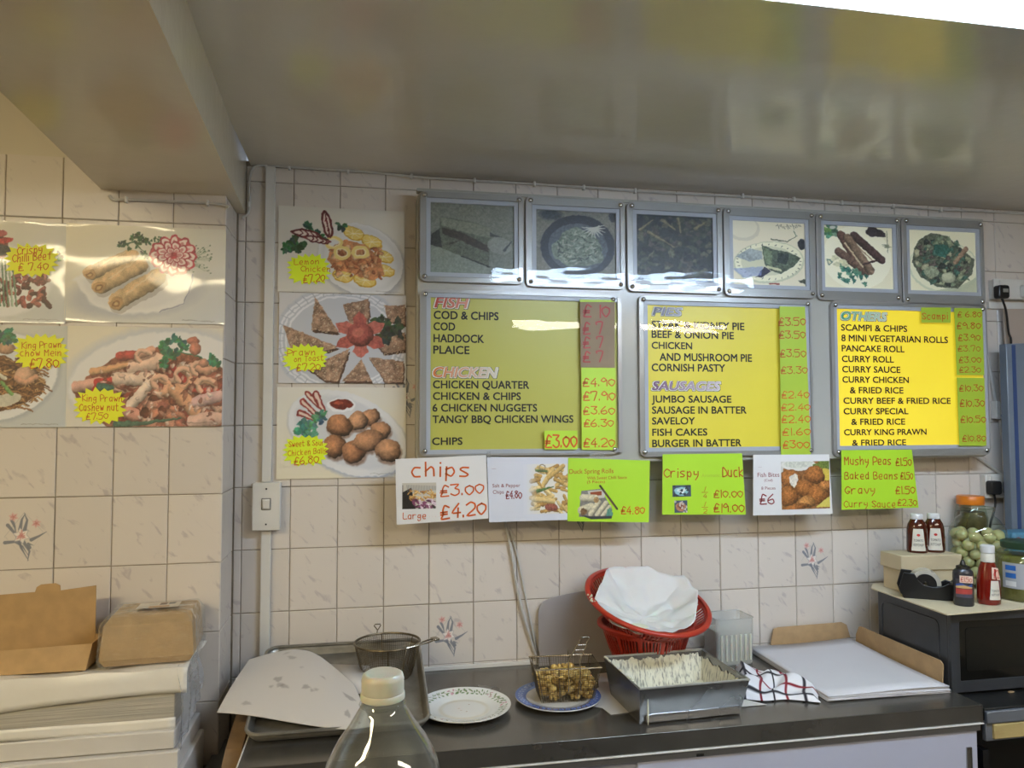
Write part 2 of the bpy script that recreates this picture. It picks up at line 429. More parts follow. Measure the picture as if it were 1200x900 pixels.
        me.loops.add(nf*4); me.loops.foreach_set('vertex_index', q.astype(np.int32))
        me.polygons.add(nf); me.polygons.foreach_set('loop_start', np.arange(0, nf*4, 4, dtype=np.int32))
        me.update(calc_edges=True)
        me.polygons.foreach_set('use_smooth', np.ones(nf, bool))
        ca = me.color_attributes.new('ink', 'BYTE_COLOR', 'POINT')
        ca.data.foreach_set('color_srgb', np.clip(s.a, 0, 1).reshape(-1).astype(np.float32))
        me.materials.append(m)
        return obj(name, me, None, parent, loc=loc)

# ------------------------------------------------------------------ materials of the room
M = {}
M['paint'] = mat('cream_wall_paint', (205, 196, 176), .5, var=.08, scale=3)
M['ceil'] = mat('gloss_ceiling_paint', (220, 213, 200), .13, var=.10, scale=1.6, bump=.10, bscale=22, spec=.75)
M['grout'] = mat('grout', (158, 146, 128), .9, var=.25, scale=20)
M['floor'] = mat('floor_vinyl', (92, 86, 80), .5, var=.2, scale=5)
M['white_plastic'] = mat('white_plastic', (214, 211, 203), .35, var=.05, scale=12)
M['cable_white'] = mat('white_cable', (196, 192, 184), .45, var=.15, scale=30)
M['black'] = mat('black_plastic', (20, 20, 21), .38)
M['steel'] = mat('brushed_steel', (150, 148, 142), .2, 1., var=.25, scale=9, bump=.02, bscale=60, rvar=.08)
M['darksteel'] = mat('worn_steel', (120, 116, 106), .34, 1., var=.5, scale=14, bump=.05, bscale=90)
M['chrome'] = mat('chrome', (190, 190, 190), .16, 1.)

def tile_mat(name, col, vein):
    m = bpy.data.materials.new(name); nt, p = nodes(m); L = nt.links
    tc = nt.nodes.new('ShaderNodeTexCoord'); oi = nt.nodes.new('ShaderNodeObjectInfo')
    ad = nt.nodes.new('ShaderNodeVectorMath'); ad.operation = 'ADD'
    sc = nt.nodes.new('ShaderNodeVectorMath'); sc.operation = 'SCALE'; sc.inputs['Scale'].default_value = 13.7
    cb = nt.nodes.new('ShaderNodeCombineXYZ')
    L.new(oi.outputs['Random'], cb.inputs[0]); L.new(oi.outputs['Random'], cb.inputs[2]); L.new(cb.outputs[0], sc.inputs[0])
    L.new(tc.outputs['Object'], ad.inputs[0]); L.new(sc.outputs[0], ad.inputs[1])
    mp = nt.nodes.new('ShaderNodeMapping'); mp.vector_type = 'TEXTURE'; mp.inputs['Rotation'].default_value = (0, math.radians(48), 0); mp.inputs['Scale'].default_value = (1/16, 1/30, 1/40)
    L.new(ad.outputs[0], mp.inputs[0])
    n = nt.nodes.new('ShaderNodeTexNoise'); n.inputs['Scale'].default_value = 1; n.inputs['Detail'].default_value = 4; n.inputs['Distortion'].default_value = .6
    L.new(mp.outputs[0], n.inputs['Vector'])
    r = nt.nodes.new('ShaderNodeValToRGB'); L.new(n.outputs['Fac'], r.inputs[0])
    r.color_ramp.elements[0].position = .31; r.color_ramp.elements[0].color = (*rgb(*vein), 1)
    r.color_ramp.elements[1].position = .40; r.color_ramp.elements[1].color = (*rgb(*col), 1)
    mr = nt.nodes.new('ShaderNodeMapRange'); mr.inputs['To Min'].default_value = .94; mr.inputs['To Max'].default_value = 1.03
    L.new(oi.outputs['Random'], mr.inputs[0])
    mu = nt.nodes.new('ShaderNodeVectorMath'); mu.operation = 'SCALE'; L.new(r.outputs[0], mu.inputs[0]); L.new(mr.outputs[0], mu.inputs['Scale'])
    a = nt.nodes.new('ShaderNodeVertexColor'); a.layer_name = 'ink'
    mx = nt.nodes.new('ShaderNodeMix'); mx.data_type = 'RGBA'
    L.new(a.outputs['Alpha'], mx.inputs['Factor']); L.new(mu.outputs[0], mx.inputs['A']); L.new(a.outputs['Color'], mx.inputs['B'])
    if name.endswith('decor'): L.new(mx.outputs['Result'], p.inputs['Base Color'])
    else: L.new(mu.outputs[0], p.inputs['Base Color'])
    p.inputs['Roughness'].default_value = .22
    n2 = nt.nodes.new('ShaderNodeTexNoise'); n2.inputs['Scale'].default_value = 14; L.new(ad.outputs[0], n2.inputs['Vector'])
    b = nt.nodes.new('ShaderNodeBump'); b.inputs['Strength'].default_value = .06; b.inputs['Distance'].default_value = .01
    L.new(n2.outputs['Fac'], b.inputs['Height']); L.new(b.outputs[0], p.inputs['Normal'])
    return m
M['tile'] = tile_mat('glazed_tile', (214, 205, 194), (194, 184, 178))
M['tile_decor'] = tile_mat('glazed_tile_decor', (214, 205, 194), (194, 184, 178))

# ------------------------------------------------------------------ the room shell
XL, XR, YB, YF = -3.0, 4.2, 0.012, -4.6        # wall faces: back of grout bed at y=.012, tile faces at y=0
CZ, CZL = 2.535, 2.80
wb = struct('wall_back', B().box((1.9, .0535, 1.27), (4.7, .1, 2.56)), M['grout'])
wl = struct('wall_left', B().box((-1.7165, -.0465, 1.40), (2.587, .30, 2.82)), M['grout'])   # the pier that stands 20 cm proud
struct('wall_right', B().box((XR+.05, -2.3, 1.4), (.1, 4.8, 2.84)), M['paint'])
struct('wall_side', B().box((XL-.05, -2.3, 1.4), (.1, 4.8, 2.84)), M['paint'])
struct('wall_front', B().box((.6, YF-.05, 1.4), (7.4, .1, 2.84)), M['paint'])
struct('floor', B().box((.6, -2.3, -.05), (7.4, 4.8, .1)), M['floor'])
b = B().box((1.92, -2.3, CZ+.05), (4.60, 4.8, .1)); struct('ceiling', b, M['ceil'])
struct('ceiling.001', B().box((-1.86, -2.3, CZL+.05), (2.4, 4.8, .1)), M['paint'])
b = B()                                          # the boxed-in beam: slightly out of square, as in the photograph
ya, yb = .0, YF
xa0, xa1 = -.394, -.394+.042*4.6*.85
xb0, xb1 = -.772, -.772+.042*4.6*.85
b.add([(xb0, ya, 2.372), (xa0, ya, 2.372), (xa1, yb, 2.372), (xb1, yb, 2.372), (xb0, ya, 2.9), (xa0, ya, 2.9), (xa1, yb, 2.9), (xb1, yb, 2.9)],
      [(0, 1, 2, 3), (7, 6, 5, 4), (0, 4, 5, 1), (1, 5, 6, 2), (2, 6, 7, 3), (3, 7, 4, 0)])
M['beam'] = mat('gloss_beam_paint', (218, 208, 186), .16, var=.08, scale=2, bump=.08, bscale=18, spec=.7)
struct('ceiling_beam', b, M['beam'])
struct('trim_1', B().box((-1.72, -.194, 2.63), (2.5, .012, .34)), M['paint'])     # painted strip above the pier's tiles

# tiles: every one its own piece, on a 150 x 200 mm grid
_tm = {}
def tile_mesh(w, h):
    k = (round(w, 3), round(h, 3))
    if k not in _tm:
        q = B(); g = .0012; e = .0018
        x0, x1, z0, z1 = g, w-g, g, h-g
        q.add([(x0, .010, z0), (x1, .010, z0), (x1, .010, z1), (x0, .010, z1), (x0, e, z0), (x1, e, z0), (x1, e, z1), (x0, e, z1),
               (x0+e, 0, z0+e), (x1-e, 0, z0+e), (x1-e, 0, z1-e), (x0+e, 0, z1-e)],
              [(0, 1, 5, 4), (1, 2, 6, 5), (2, 3, 7, 6), (3, 0, 4, 7), (4, 5, 9, 8), (5, 6, 10, 9), (6, 7, 11, 10), (7, 4, 8, 11), (8, 9, 10, 11)])
        _tm[k] = mesh('tile', q, M['tile'], 0)
    return _tm[k]
def tile(parent, org, w, h, rz=0):
    o = bpy.data.objects.new('tile', tile_mesh(w, h)); C.objects.link(o); o.parent = parent
    j = random.uniform(-.0006, .0006)
    o.location = (org[0]+(j if rz else 0), org[1]+(0 if rz else j), org[2]); o.rotation_euler = (0, random.uniform(-.0012, .0012), rz); return o
def decor_tile(parent, org, w, h):
    k = Ink(0, 0, 150, 200, 100, (214, 204, 190)); k.a[..., 3] = 0
    O = .75; gy = (96, 104, 118); pk = (206, 156, 150); wh = (232, 224, 216)
    k.line([(22, 108), (72, 40), (122, 96)], 1.6, (150, 150, 160), op=.8); k.line([(22, 108), (80, 170), (122, 96)], 1.4, (160, 160, 165), op=.6)
    for p in ([(30, 75), (46, 95), (60, 118), (72, 150)], [(62, 88), (66, 60), (74, 44)], [(74, 90), (80, 62), (72, 42)], [(70, 120), (88, 150), (84, 178)],
              [(58, 112), (66, 140), (86, 176)], [(92, 118), (112, 108), (132, 96)], [(40, 60), (48, 80), (52, 98)], [(88, 140), (84, 128), (98, 134)], [(24, 124), (50, 122), (70, 136), (84, 160)]):
        k.line(p, 11, gy, w2=2, op=.85)
    for cx, cy, r, cen in ((66, 106, 24, pk), (104, 72, 15, pk), (44, 52, 15, pk)):
        for i in range(6):
            a = i*PI/3+.3+cx; px_, py_ = math.cos(a), math.sin(a)
            k.poly([(cx-py_*r*.2, cy+px_*r*.2), (cx+px_*r*.55-py_*r*.26, cy+py_*r*.55+px_*r*.26), (cx+px_*r, cy+py_*r), (cx+px_*r*.55+py_*r*.26, cy+py_*r*.55-px_*r*.26), (cx+py_*r*.2, cy-px_*r*.2)], wh if r > 20 else (216, 178, 170), op=.95)
            if r > 20: k.line([(cx+px_*r*.55-py_*r*.26, cy+py_*r*.55+px_*r*.26), (cx+px_*r, cy+py_*r), (cx+px_*r*.55+py_*r*.26, cy+py_*r*.55-px_*r*.26)], 1.8, (140, 140, 150), op=.8)
        k.ell(cx, cy, r*.34, r*.34, cen, wob=.3, op=.95)
        for i in range(5):
            a = i*PI*.4+.5; k.line([(cx, cy), (cx+math.cos(a)*r*.5, cy+math.sin(a)*r*.5)], 1.5, (196, 118, 112), op=.9)
    g = .0016
    o = k.build('tile', g, w-g, g, h-g, M['tile_decor'], parent, 0.); o.location = org
    q = B().box((w/2, .006, h/2), (w-2*g, .010, h-2*g)); obj('tile_body', q, M['tile'], o, 0)
    return o
ZR = [.882+.2*i for i in range(9)]               # row joints .882 ... 2.482
X0 = -.243
decor = {(5, 0): 1}
def rows(zlo, zhi):
    r = [z for z in [.682]+ZR if zlo < z < zhi]; r = [zlo]+r+[zhi]; return [(r[i], r[i+1]) for i in range(len(r)-1) if r[i+1]-r[i] > .012]
def col_of(px, py):
    p = on(1, 0, px, py); return round((p[0]-X0)/.15-.5), math.floor((p[2]-.882)/.2)
DEC = {col_of(528, 740), col_of(955, 652), col_of(468, 430), col_of(672, 610)}
for i in range(-2, 26):
    a = max(X0+.15*i, -.418); c_ = X0+.15*(i+1)
    if c_-a < .01: continue
    for (za, zb) in rows(.70, 2.533):
        r = math.floor((za+.01-.882)/.2)
        if (i, r) in DEC and zb-za > .19: decor_tile(wb, (a, 0, za), c_-a, zb-za)
        else: tile(wb, (a, 0, za), c_-a, zb-za)
PX, PY = -.4185, -.2                              # pier corner and tiled face
wl_d = on(1, PY, 30, 625)
for i in range(7):
    a = -.567-.15*i+.0; w = .15
    for (za, zb) in rows(.70, 2.464):
        x = a+(.0 if i else 0)
        if i == 0: tile(wl, (-.567, PY, za), .1485, zb-za)
        else:
            if zb-za > .19 and a < wl_d[0] < a+.15 and za < wl_d[2] < zb: decor_tile(wl, (a, PY, za), .15, zb-za)
            else: tile(wl, (a, PY, za), .15, zb-za)
for (za, zb) in rows(.70, 2.37):
    tile(wl, (PX, PY, za), .186, zb-za, PI/2)

# ------------------------------------------------------------------ lamps of the room
def tube_light(name, x0, x1, y, z, power, col, label):
    t = thing(name, label, 'light', ((x0+x1)/2, y, z), 0, None)
    L_ = x1-x0
    obj('body', B().box((0, 0, .0), (L_, .06, .05)), M['white_plastic'], t, bevel=.006)
    for s in (-1, 1): obj('end_cap', B().lathe([(.052, 0), (.052, .02)], 20, T=Matrix.Translation((s*(L_/2-.02)-.01, 0, -.062)) @ Matrix.Rotation(PI/2, 4, 'Y')), M['white_plastic'], t)
    m = bpy.data.materials.new('fluorescent_glow'); nt, p = nodes(m)
    p.inputs['Base Color'].default_value = (.8, .8, .8, 1); p.inputs['Emission Color'].default_value = (*col, 1); p.inputs['Emission Strength'].default_value = power
    for s in (-1, 1):                               # sloping reflector wings either side
        w_ = B(); w_.add([(-L_/2, s*.028, -.002), (L_/2, s*.028, -.002), (L_/2, s*.125, -.078), (-L_/2, s*.125, -.078)], [(0, 1, 2, 3)]); obj('reflector_wing', w_, M['white_plastic'], t, 0, solid=.002)
    tb = B(); tb.tube([(-L_/2+.02, 0, -.062), (L_/2-.02, 0, -.062)], .050, 20); obj('diffuser', tb, m, t)
    return t
tube_light('fluorescent_light', .60, 2.12, -1.50, 2.51, TUBE_COOL, (.59, .76, 1.0), 'fluorescent tube light on the ceiling, glaring at the top right corner')
tube_light('fluorescent_light', 1.05, 2.85, -3.25, 2.51, TUBE_WARM, (1.0, .90, .74), 'warm fluorescent tube light on the ceiling behind the viewer')
tube_light('fluorescent_light', -2.55, -1.05, -3.0, 2.77, TUBE_WARM*2.2, (1.0, .84, .52), 'warm fluorescent tube light on the raised left ceiling behind the viewer')

# ------------------------------------------------------------------ cables and fittings on the walls
def wall_cable(name, pts, r, label, m='cable_white', cat='cable', smooth=5, clips=()):
    t = thing(name, label, cat, tuple(pts[0]))
    o = Vector(pts[0])
    obj('cable_sheath', B().tube([Vector(p)-o for p in pts], r, 8, smooth=smooth), M[m], t)
    for c in clips:
        q = Vector(c)-o; obj('clip', B().box(q, (.008, .014, .018)), M['white_plastic'], t, bevel=.002)
    return t
cp = [on(1, -.008, x, y) for x, y in ((402, 200), (455, 204), (490, 208), (555, 212), (625, 216), (700, 221), (770, 226), (870, 231), (930, 235), (985, 239), (1047, 242), (1100, 246), (1150, 248), (1199, 251))]
first = [on(1, -.008, x, y) for x, y in ((284, 255), (291, 250), (293, 236), (292, 214), (296, 198), (308, 194), (340, 196))]
allp = [Vector((p[0], -.010, p[2])) for p in first+cp]
allp += [Vector((2.75, -.01, 2.512))]
wall_cable('wall_cable', allp, .0042, 'white cable clipped along the top of the back wall under the ceiling', smooth=3,
           clips=[(p[0], -.009, p[2]) for p in [on(1, -.008, x, y) for x, y in ((312, 194), (339, 196), (408, 201), (482, 207), (556, 212), (626, 216), (684, 220), (744, 224), (870, 230), (930, 234), (986, 238), (1046, 242), (1102, 246), (292, 240))]])
pc = [on(1, -.208, x, y) for x, y in ((128, 229), (133, 234), (148, 234), (200, 236), (240, 238), (262, 240), (268, 243))]
wall_cable('wall_cable', [Vector((p[0], -.208, p[2])) for p in pc], .0042, 'short white cable clipped under the ceiling beam on the left pier',
           clips=[(p[0], -.208, p[2]) for p in [on(1, -.208, x, y) for x, y in ((148, 234), (243, 238))]])
# conduit trunking with its switch
tx0, tx1 = -.3325, -.3005
t = thing('cable_trunking', 'tall white plastic trunking running down the back wall left of the food posters', 'trunking', (-.316, 0, .87))
obj('trunk', B().box((0, -.009, (1.345-.87)/2+.0), (.030, .018, 1.345-.87)), M['white_plastic'], t, bevel=.002)
obj('trunk', B().box((0, -.009, (1.50+2.53)/2-.87), (.030, .018, 1.03)), M['white_plastic'], t, bevel=.002)
sw = thing('wall_switch', 'white surface-mounted wall switch on the trunking beside the posters', 'switch', (-.313, 0, 1.424))
obj('back_box', B().box((0, -.017, 0), (.084, .033, .150)), M['white_plastic'], sw, bevel=.004)
obj('face_plate', B().box((0, -.037, 0), (.086, .008, .152)), M['white_plastic'], sw, bevel=.003)
r_ = obj('rocker', B().box((.0, -.043, .008), (.022, .008, .028), rx=.12), M['white_plastic'], sw, bevel=.002)
obj('rocker_surround', B().ring(rrect(-.0145, -.0105, .0145, .0265, .002), rrect(-.0125, -.0085, .0125, .0245, .002), -.0425, -.040), mat('switch_gap', (90, 86, 80), .6), sw)
for s in (-1, 1): obj('screw', B().box((0, -.0415, s*.056), (.005, .002, .005)), M['black'], sw)
# loose cable below the signs
pc = [on(1, -.012, x, y) for x, y in ((589, 600), (594, 622), (600, 650), (606, 690), (616, 730), (626, 762), (632, 785))]
wall_cable('hanging_cable', [Vector((p[0], -.012, p[2])) for p in pc], .0045, 'loose white cable hanging down the tiles behind the frying basket')
pc = [on(1, -.009, x, y) for x, y in ((596, 622), (604, 650), (612, 690), (620, 730), (628, 768))]
wall_cable('hanging_cable', [Vector((p[0]+.006, -.006, p[2])) for p in pc], .003, 'thinner grey-white cable hanging beside the loose white one', 'cable_white')

# sockets on the right
def socket(px0, py0, px1, py1, label, gangs, y=0.0, rock=True, dark=False):
    a = on(1, y, px0, py0); c = on(1, y, px1, py1); w = abs(c[0]-a[0]); h = abs(a[2]-c[2])
    t = thing('wall_socket', label, 'socket', ((a[0]+c[0])/2, y, (a[2]+c[2])/2))
    mt = M['white_plastic']
    obj('back_box', B().box((0, -.012, 0), (w*.96, .024, h*.96)), mt, t, bevel=.003)
    obj('face_plate', B().box((0, -.028, 0), (w, .008, h)), mt, t, bevel=.003)
    for g in range(gangs):
        cx = (g-(gangs-1)/2)*w/gangs
        for dx, dz, sw_, sh in ((-.011, .004, .007, .003), (.011, .004, .007, .003), (0, .018, .004, .008)):
            obj('pin_slot', B().box((cx+dx, -.0325, dz-.006), (sw_, .002, sh)), M['black'], t)
        if rock: obj('rocker', B().box((cx+.02*(1 if g else -1)*(gangs > 1), -.034, h*.33), (.010, .006, .016), rx=.1), mt, t, bevel=.001)
    return t, w, h
sA, wA, hA = socket(1157, 328, 1206, 353, 'upper double wall socket right of the picture boxes, one black plug in it', 2)
sB, wB, hB = socket(1160, 470, 1179, 491, 'small white single socket with a blue mark beside the menu box', 1)
obj('blue_mark', B().box((-.012, -.0335, -.022), (.012, .002, .010)), mat('blue_mark', (30, 60, 130), .4), sB)
sC, wC, hC = socket(1147, 555, 1196, 582, 'lower double wall socket above the pickle jars with two black plugs', 2)
def plug(p, label, drop, m='black', ends=None):
    t = thing('mains_plug', label, 'plug', tuple(p))
    b = B(); pr = rrect(-.024, -.026, .024, .026, .010); b.prism(pr, -.030, 0.0)
    obj('plug_body', b, M[m], t, bevel=.004)
    obj('fuse_label', B().box((.004, -.031, .004), (.022, .002, .014)), mat('plug_label', (150, 148, 140), .5), t) if m == 'black' and drop > 1 else None
    pts = [(0, -.014, -.022)]+[tuple(e) for e in ends]
    obj('flex', B().tube(pts, .0042, 8, smooth=5), M[m], t)
    return t
pa = on(1, -.032, 1170, 343); q = [on(1, -.02, x, y) for x, y in ((1173, 365), (1176, 390), (1179, 405))]
plug((pa[0], -.032, pa[2]), 'black plug with a pale label in the upper double socket', 2, ends=[(e[0]-pa[0], -.012, e[2]-pa[2]) for e in q]+[(q[-1][0]-pa[0]+.01, .02, q[-1][2]-pa[2]-.2)])
pa = on(1, -.032, 1161, 571); q = [on(1, -.02, x, y) for x, y in ((1161, 588), (1159, 600), (1155, 615))]
plug((pa[0], -.032, pa[2]), 'left black plug in the lower double socket above the onion jar', 1, ends=[(e[0]-pa[0], -.010, e[2]-pa[2]) for e in q]+[(q[-1][0]-pa[0]-.01, 0., q[-1][2]-pa[2]-.12)])
pa = on(1, -.032, 1181, 571)
plug((pa[0], -.032, pa[2]), 'black plug on the right of the lower double socket, half hidden by the blue-grey panel', 1, ends=[(0, -.008, -.06), (-.004, -.008, -.14), (-.01, 0, -.26)])
pw = on(1, -.032, 1201, 342)
plug((pw[0], -.032, pw[2]), 'white plug at the right edge in the upper double socket', 1, 'white_plastic', ends=[(0, -.01, -.05), (.0, -.005, -.1)])
# thin conduits slanting between the sockets
for a_, c_, lb in (((1140, 533), (1182, 562), 'white conduit slanting from under the menu box to the lower socket'),
                   ((1170, 492), (1184, 560), 'white conduit dropping from the small single socket'),
                   ((1151, 395), (1165, 470), 'thin white conduit coming down from the box to the small single socket')):
    p = on(1, 0, *a_); q = on(1, 0, *c_); o = Vector((p[0], -.006, p[2]))
    d = Vector((q[0], -.006, q[2]))-o
    tag(obj('conduit', B().tube([(0, 0, 0), d*.5, d], .0075, 8), M['cable_white'], loc=o), lb, 'conduit')
# battens either side of the upper socket
p = on(1, 0, 1156, 358); q = on(1, 0, 1210, 360)
tag(obj('batten', B().box(((q[0]-p[0])/2+.1, -.006, 0), (q[0]-p[0]+.2, .012, .028)), M['white_plastic'], loc=(p[0], 0, p[2]), bevel=.002), 'flat cream batten on the tiles under the upper double socket', 'batten')
# blank panel sheet and the blue-grey plastic panel at the right edge
M['pinkcard'] = mat('pinkish_board', (176, 160, 146), .5, var=.06, scale=6)
p = on(1, -.03, 1177, 362); q = on(1, -.03, 1178, 405)
tag(obj('blank_board', B().prism([(0, 0), (.35, .028), (.35, p[2]-q[2]+.01), (-.004, p[2]-q[2])], 0, .004), M['pinkcard'], loc=(q[0], -.03, q[2])),
    'plain pinkish board fixed under the upper socket at the right edge', 'board')
M['bluegrey'] = mat('blue_grey_plastic', (116, 126, 138), .3, var=.12, scale=5, bump=.05, bscale=8)
M['bluestripe'] = mat('blue_stripe', (52, 74, 118), .35)
p = on(1, -.10, 1178, 403); q = on(1, -.10, 1183, 640)
t = thing('blue_grey_divider', 'tall blue-grey plastic divider with a dark blue stripe at the right edge', 'divider', (p[0], -.10, 1.11))
H_ = p[2]-1.11
obj('sheet', B().prism([(0, 0), (.45, 0), (.45, H_+.02), (0, H_)], -.004, .03), M['bluegrey'], t, bevel=.003)
obj('stripe', B().prism([(.024, .002), (.040, .002), (.040, H_-.004), (.024, H_-.004)], -.0055, -.0035), M['bluestripe'], t)

# ------------------------------------------------------------------ the menu light box, its picture panels and menus
FY = -.095                                        # front of the casing
M['casing'] = mat('casing_laminate', (176, 174, 164), .2, var=.06, scale=4, bump=.03, bscale=6)
M['alu'] = mat('aluminium_lip', (164, 162, 158), .3, .35, var=.12, scale=6, bump=.03, bscale=20)
M['innerstrip'] = mat('pale_blue_trim', (182, 184, 192), .3, var=.06, scale=8)
M['acrylic'] = clear_mat('clear_acrylic', rough=.02, bump=.02, bscale=5, gloss=.5)
M['acrylic_wavy'] = clear_mat('clear_acrylic_wavy', rough=.04, ior=1.5, bump=.09, bscale=4, gloss=.5)
def R(px0, py0, px1, py1, y):
    a = on(1, y, px0, py0); c = on(1, y, px1, py1); return a[0], c[0], c[2], a[2]     # x0, x1, z0, z1
x0, x1 = on(1, FY, 488.5, 380)[0], on(1, FY, 1155, 400)[0]
z0, z1 = on(1, FY, 760, 541)[2], on(1, FY, 488, 222)[2]
cas = thing('menu_lightbox', 'large grey menu light box casing fixed along the top of the back wall', 'light box', ((x0+x1)/2, 0, z0))
cw = (x1-x0)/2
obj('casing', B().prism(rrect(-cw, 0, cw, z1-z0, .03), FY, -.001), M['casing'], cas, bevel=.004)
obj('top_flange', B().prism(rrect(-cw-.002, z1-z0-.006, cw+.002, z1-z0+.004, .003), FY-.004, FY+.03), M['casing'], cas)
def panel(name, x0, x1, z0, z1, label, cat, group, wavy, inner, sheet_fn):
    """screwed-on panel: backing lip, inner trim, sheet, clear cover, four screws. inner = (x0,x1,z0,z1) of the sheet"""
    cx = (x0+x1)/2; w = (x1-x0)/2; h = z1-z0
    t = thing(name, label, cat, (cx, FY, z0), 0, group)
    ix0, ix1, iz0, iz1 = inner[0]-cx, inner[1]-cx, inner[2]-z0, inner[3]-z0
    e = .014; lean_ = .0026 if wavy else 0.      # the small covers lean out a little at the top
    obj('metal_lip', B().ring(rrect(-w, 0, w, h, .022, 6), rrect(ix0-e, iz0-e, ix1+e, iz1+e, .001, 6), -.014, -.0005), M['alu'], t, bevel=.002)
    obj('inner_trim', B().ring(rrect(ix0-e, iz0-e, ix1+e, iz1+e, .001, 2), rrect(ix0, iz0, ix1, iz1, .001, 2), -.010, -.001), M['innerstrip'], t, bevel=.001)
    sheet_fn(t, ix0, ix1, iz0, iz1, cx, z0)
    b = B(); b.add([(-w+.005, -.0155, .005), (w-.005, -.0155, .005), (w-.005, -.0155-lean_, h-.005), (-w+.005, -.0155-lean_, h-.005)], [(0, 1, 2, 3)])
    obj('clear_cover', b, M['acrylic_wavy' if wavy else 'acrylic'], t, 0)
    for sx in (-1, 1):
        for sz in (0, 1):
            q = B(); q.lathe([(.0078, 0), (.0078, .0025), (.0055, .0055), (.002, .0068), (1e-6, .007)], 14)
            for i, p in enumerate(q.v): q.v[i] = (p[0]+sx*(w-.017), -.0155-lean_*sz-p[2], p[1]+(.017 if sz == 0 else h-.017))
            q.f = [tuple(reversed(f)) for f in q.f]
            obj('screw', q, M['chrome'], t)
    return t
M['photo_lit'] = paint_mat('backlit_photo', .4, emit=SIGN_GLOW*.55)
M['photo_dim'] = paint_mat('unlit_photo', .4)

def pic1():
    k = Ink(100, 150, 530, 530, 150, (150, 150, 130)); k.shadebg((128, 130, 116), (120, 126, 116), 1)
    k.poly([(100, 380), (160, 395), (400, 480), (400, 530), (100, 530)], (138, 148, 132), op=.9)
    k.poly([(105, 330), (150, 290), (160, 395), (105, 380)], (52, 54, 50), .4)
    k.poly([(150, 230), (200, 232), (340, 255), (410, 280), (404, 400), (396, 490), (300, 450), (160, 395), (148, 300)], (98, 104, 86), .25)
    k.poly([(150, 230), (340, 258), (412, 282), (405, 330), (250, 300), (160, 272)], (132, 136, 116), .2)
    k.poly([(158, 285), (240, 300), (330, 340), (394, 372), (398, 410), (330, 385), (240, 345), (164, 318)], (66, 56, 48), .3)
    k.line([(200, 370), (255, 350)], 10, (66, 62, 50), .4, w2=3); k.line([(260, 436), (400, 486)], 6, (40, 44, 44))
    k.poly([(404, 300), (470, 325), (404, 325)], (60, 66, 66)); k.ell(455, 370, 64, 46, (150, 154, 142), 10, op=.8); k.line([(475, 395), (518, 345)], 14, (64, 70, 74), w2=5)
    return k
def pic2():
    k = Ink(632, 188, 1040, 548, 150, (126, 124, 112)); k.ell(710, 215, 55, 28, (62, 70, 74), soft=6)
    k.ell(845, 375, 188, 165, (42, 48, 62), -6); k.ell(845, 380, 150, 128, (84, 94, 104), tex=.2)
    k.ell(845, 385, 126, 100, (122, 134, 116), 0, .6, 0, .08)
    for i in range(130):
        a = random.uniform(0, 2*PI); q = random.uniform(0, 1)**.5; x = 845+112*q*math.cos(a); y = 375+92*q*math.sin(a); l = random.uniform(12, 40); b_ = random.uniform(0, PI)
        c = random.choice([(150, 160, 138), (96, 112, 92), (170, 172, 150), (64, 78, 70)]); k.line([(x, y), (x+l*math.cos(b_), y+l*math.sin(b_)*.6)], random.uniform(3, 8), c, .4)
    for i in range(11):
        a = -.4+i*.36; k.line([(925, 275), (925+60*math.cos(a), 275+52*math.sin(a))], 12, (196, 196, 180), w2=3)
    k.ell(1025, 210, 22, 30, (48, 52, 60)); k.ell(830, 515, 90, 22, (46, 46, 56), soft=3); return k
def pic3():
    k = Ink(30, 155, 525, 606, 150, (50, 54, 56))
    for i in range(220):
        x = random.uniform(30, 525); y = random.uniform(160, 600); c = random.choice([(44, 50, 46), (70, 78, 62), (92, 92, 70), (36, 38, 46), (74, 70, 64)])
        k.ell(x, y, random.uniform(10, 34), random.uniform(8, 20), c, random.uniform(0, 180), .5, 0, .15, seed=i)
    for p in ([(60, 260), (140, 190)], [(300, 180), (318, 270)], [(110, 275), (275, 370)], [(410, 240), (480, 190)], [(200, 190), (280, 250)]): k.line(p, 22, (130, 118, 84), .4, .5, w2=8)
    return k
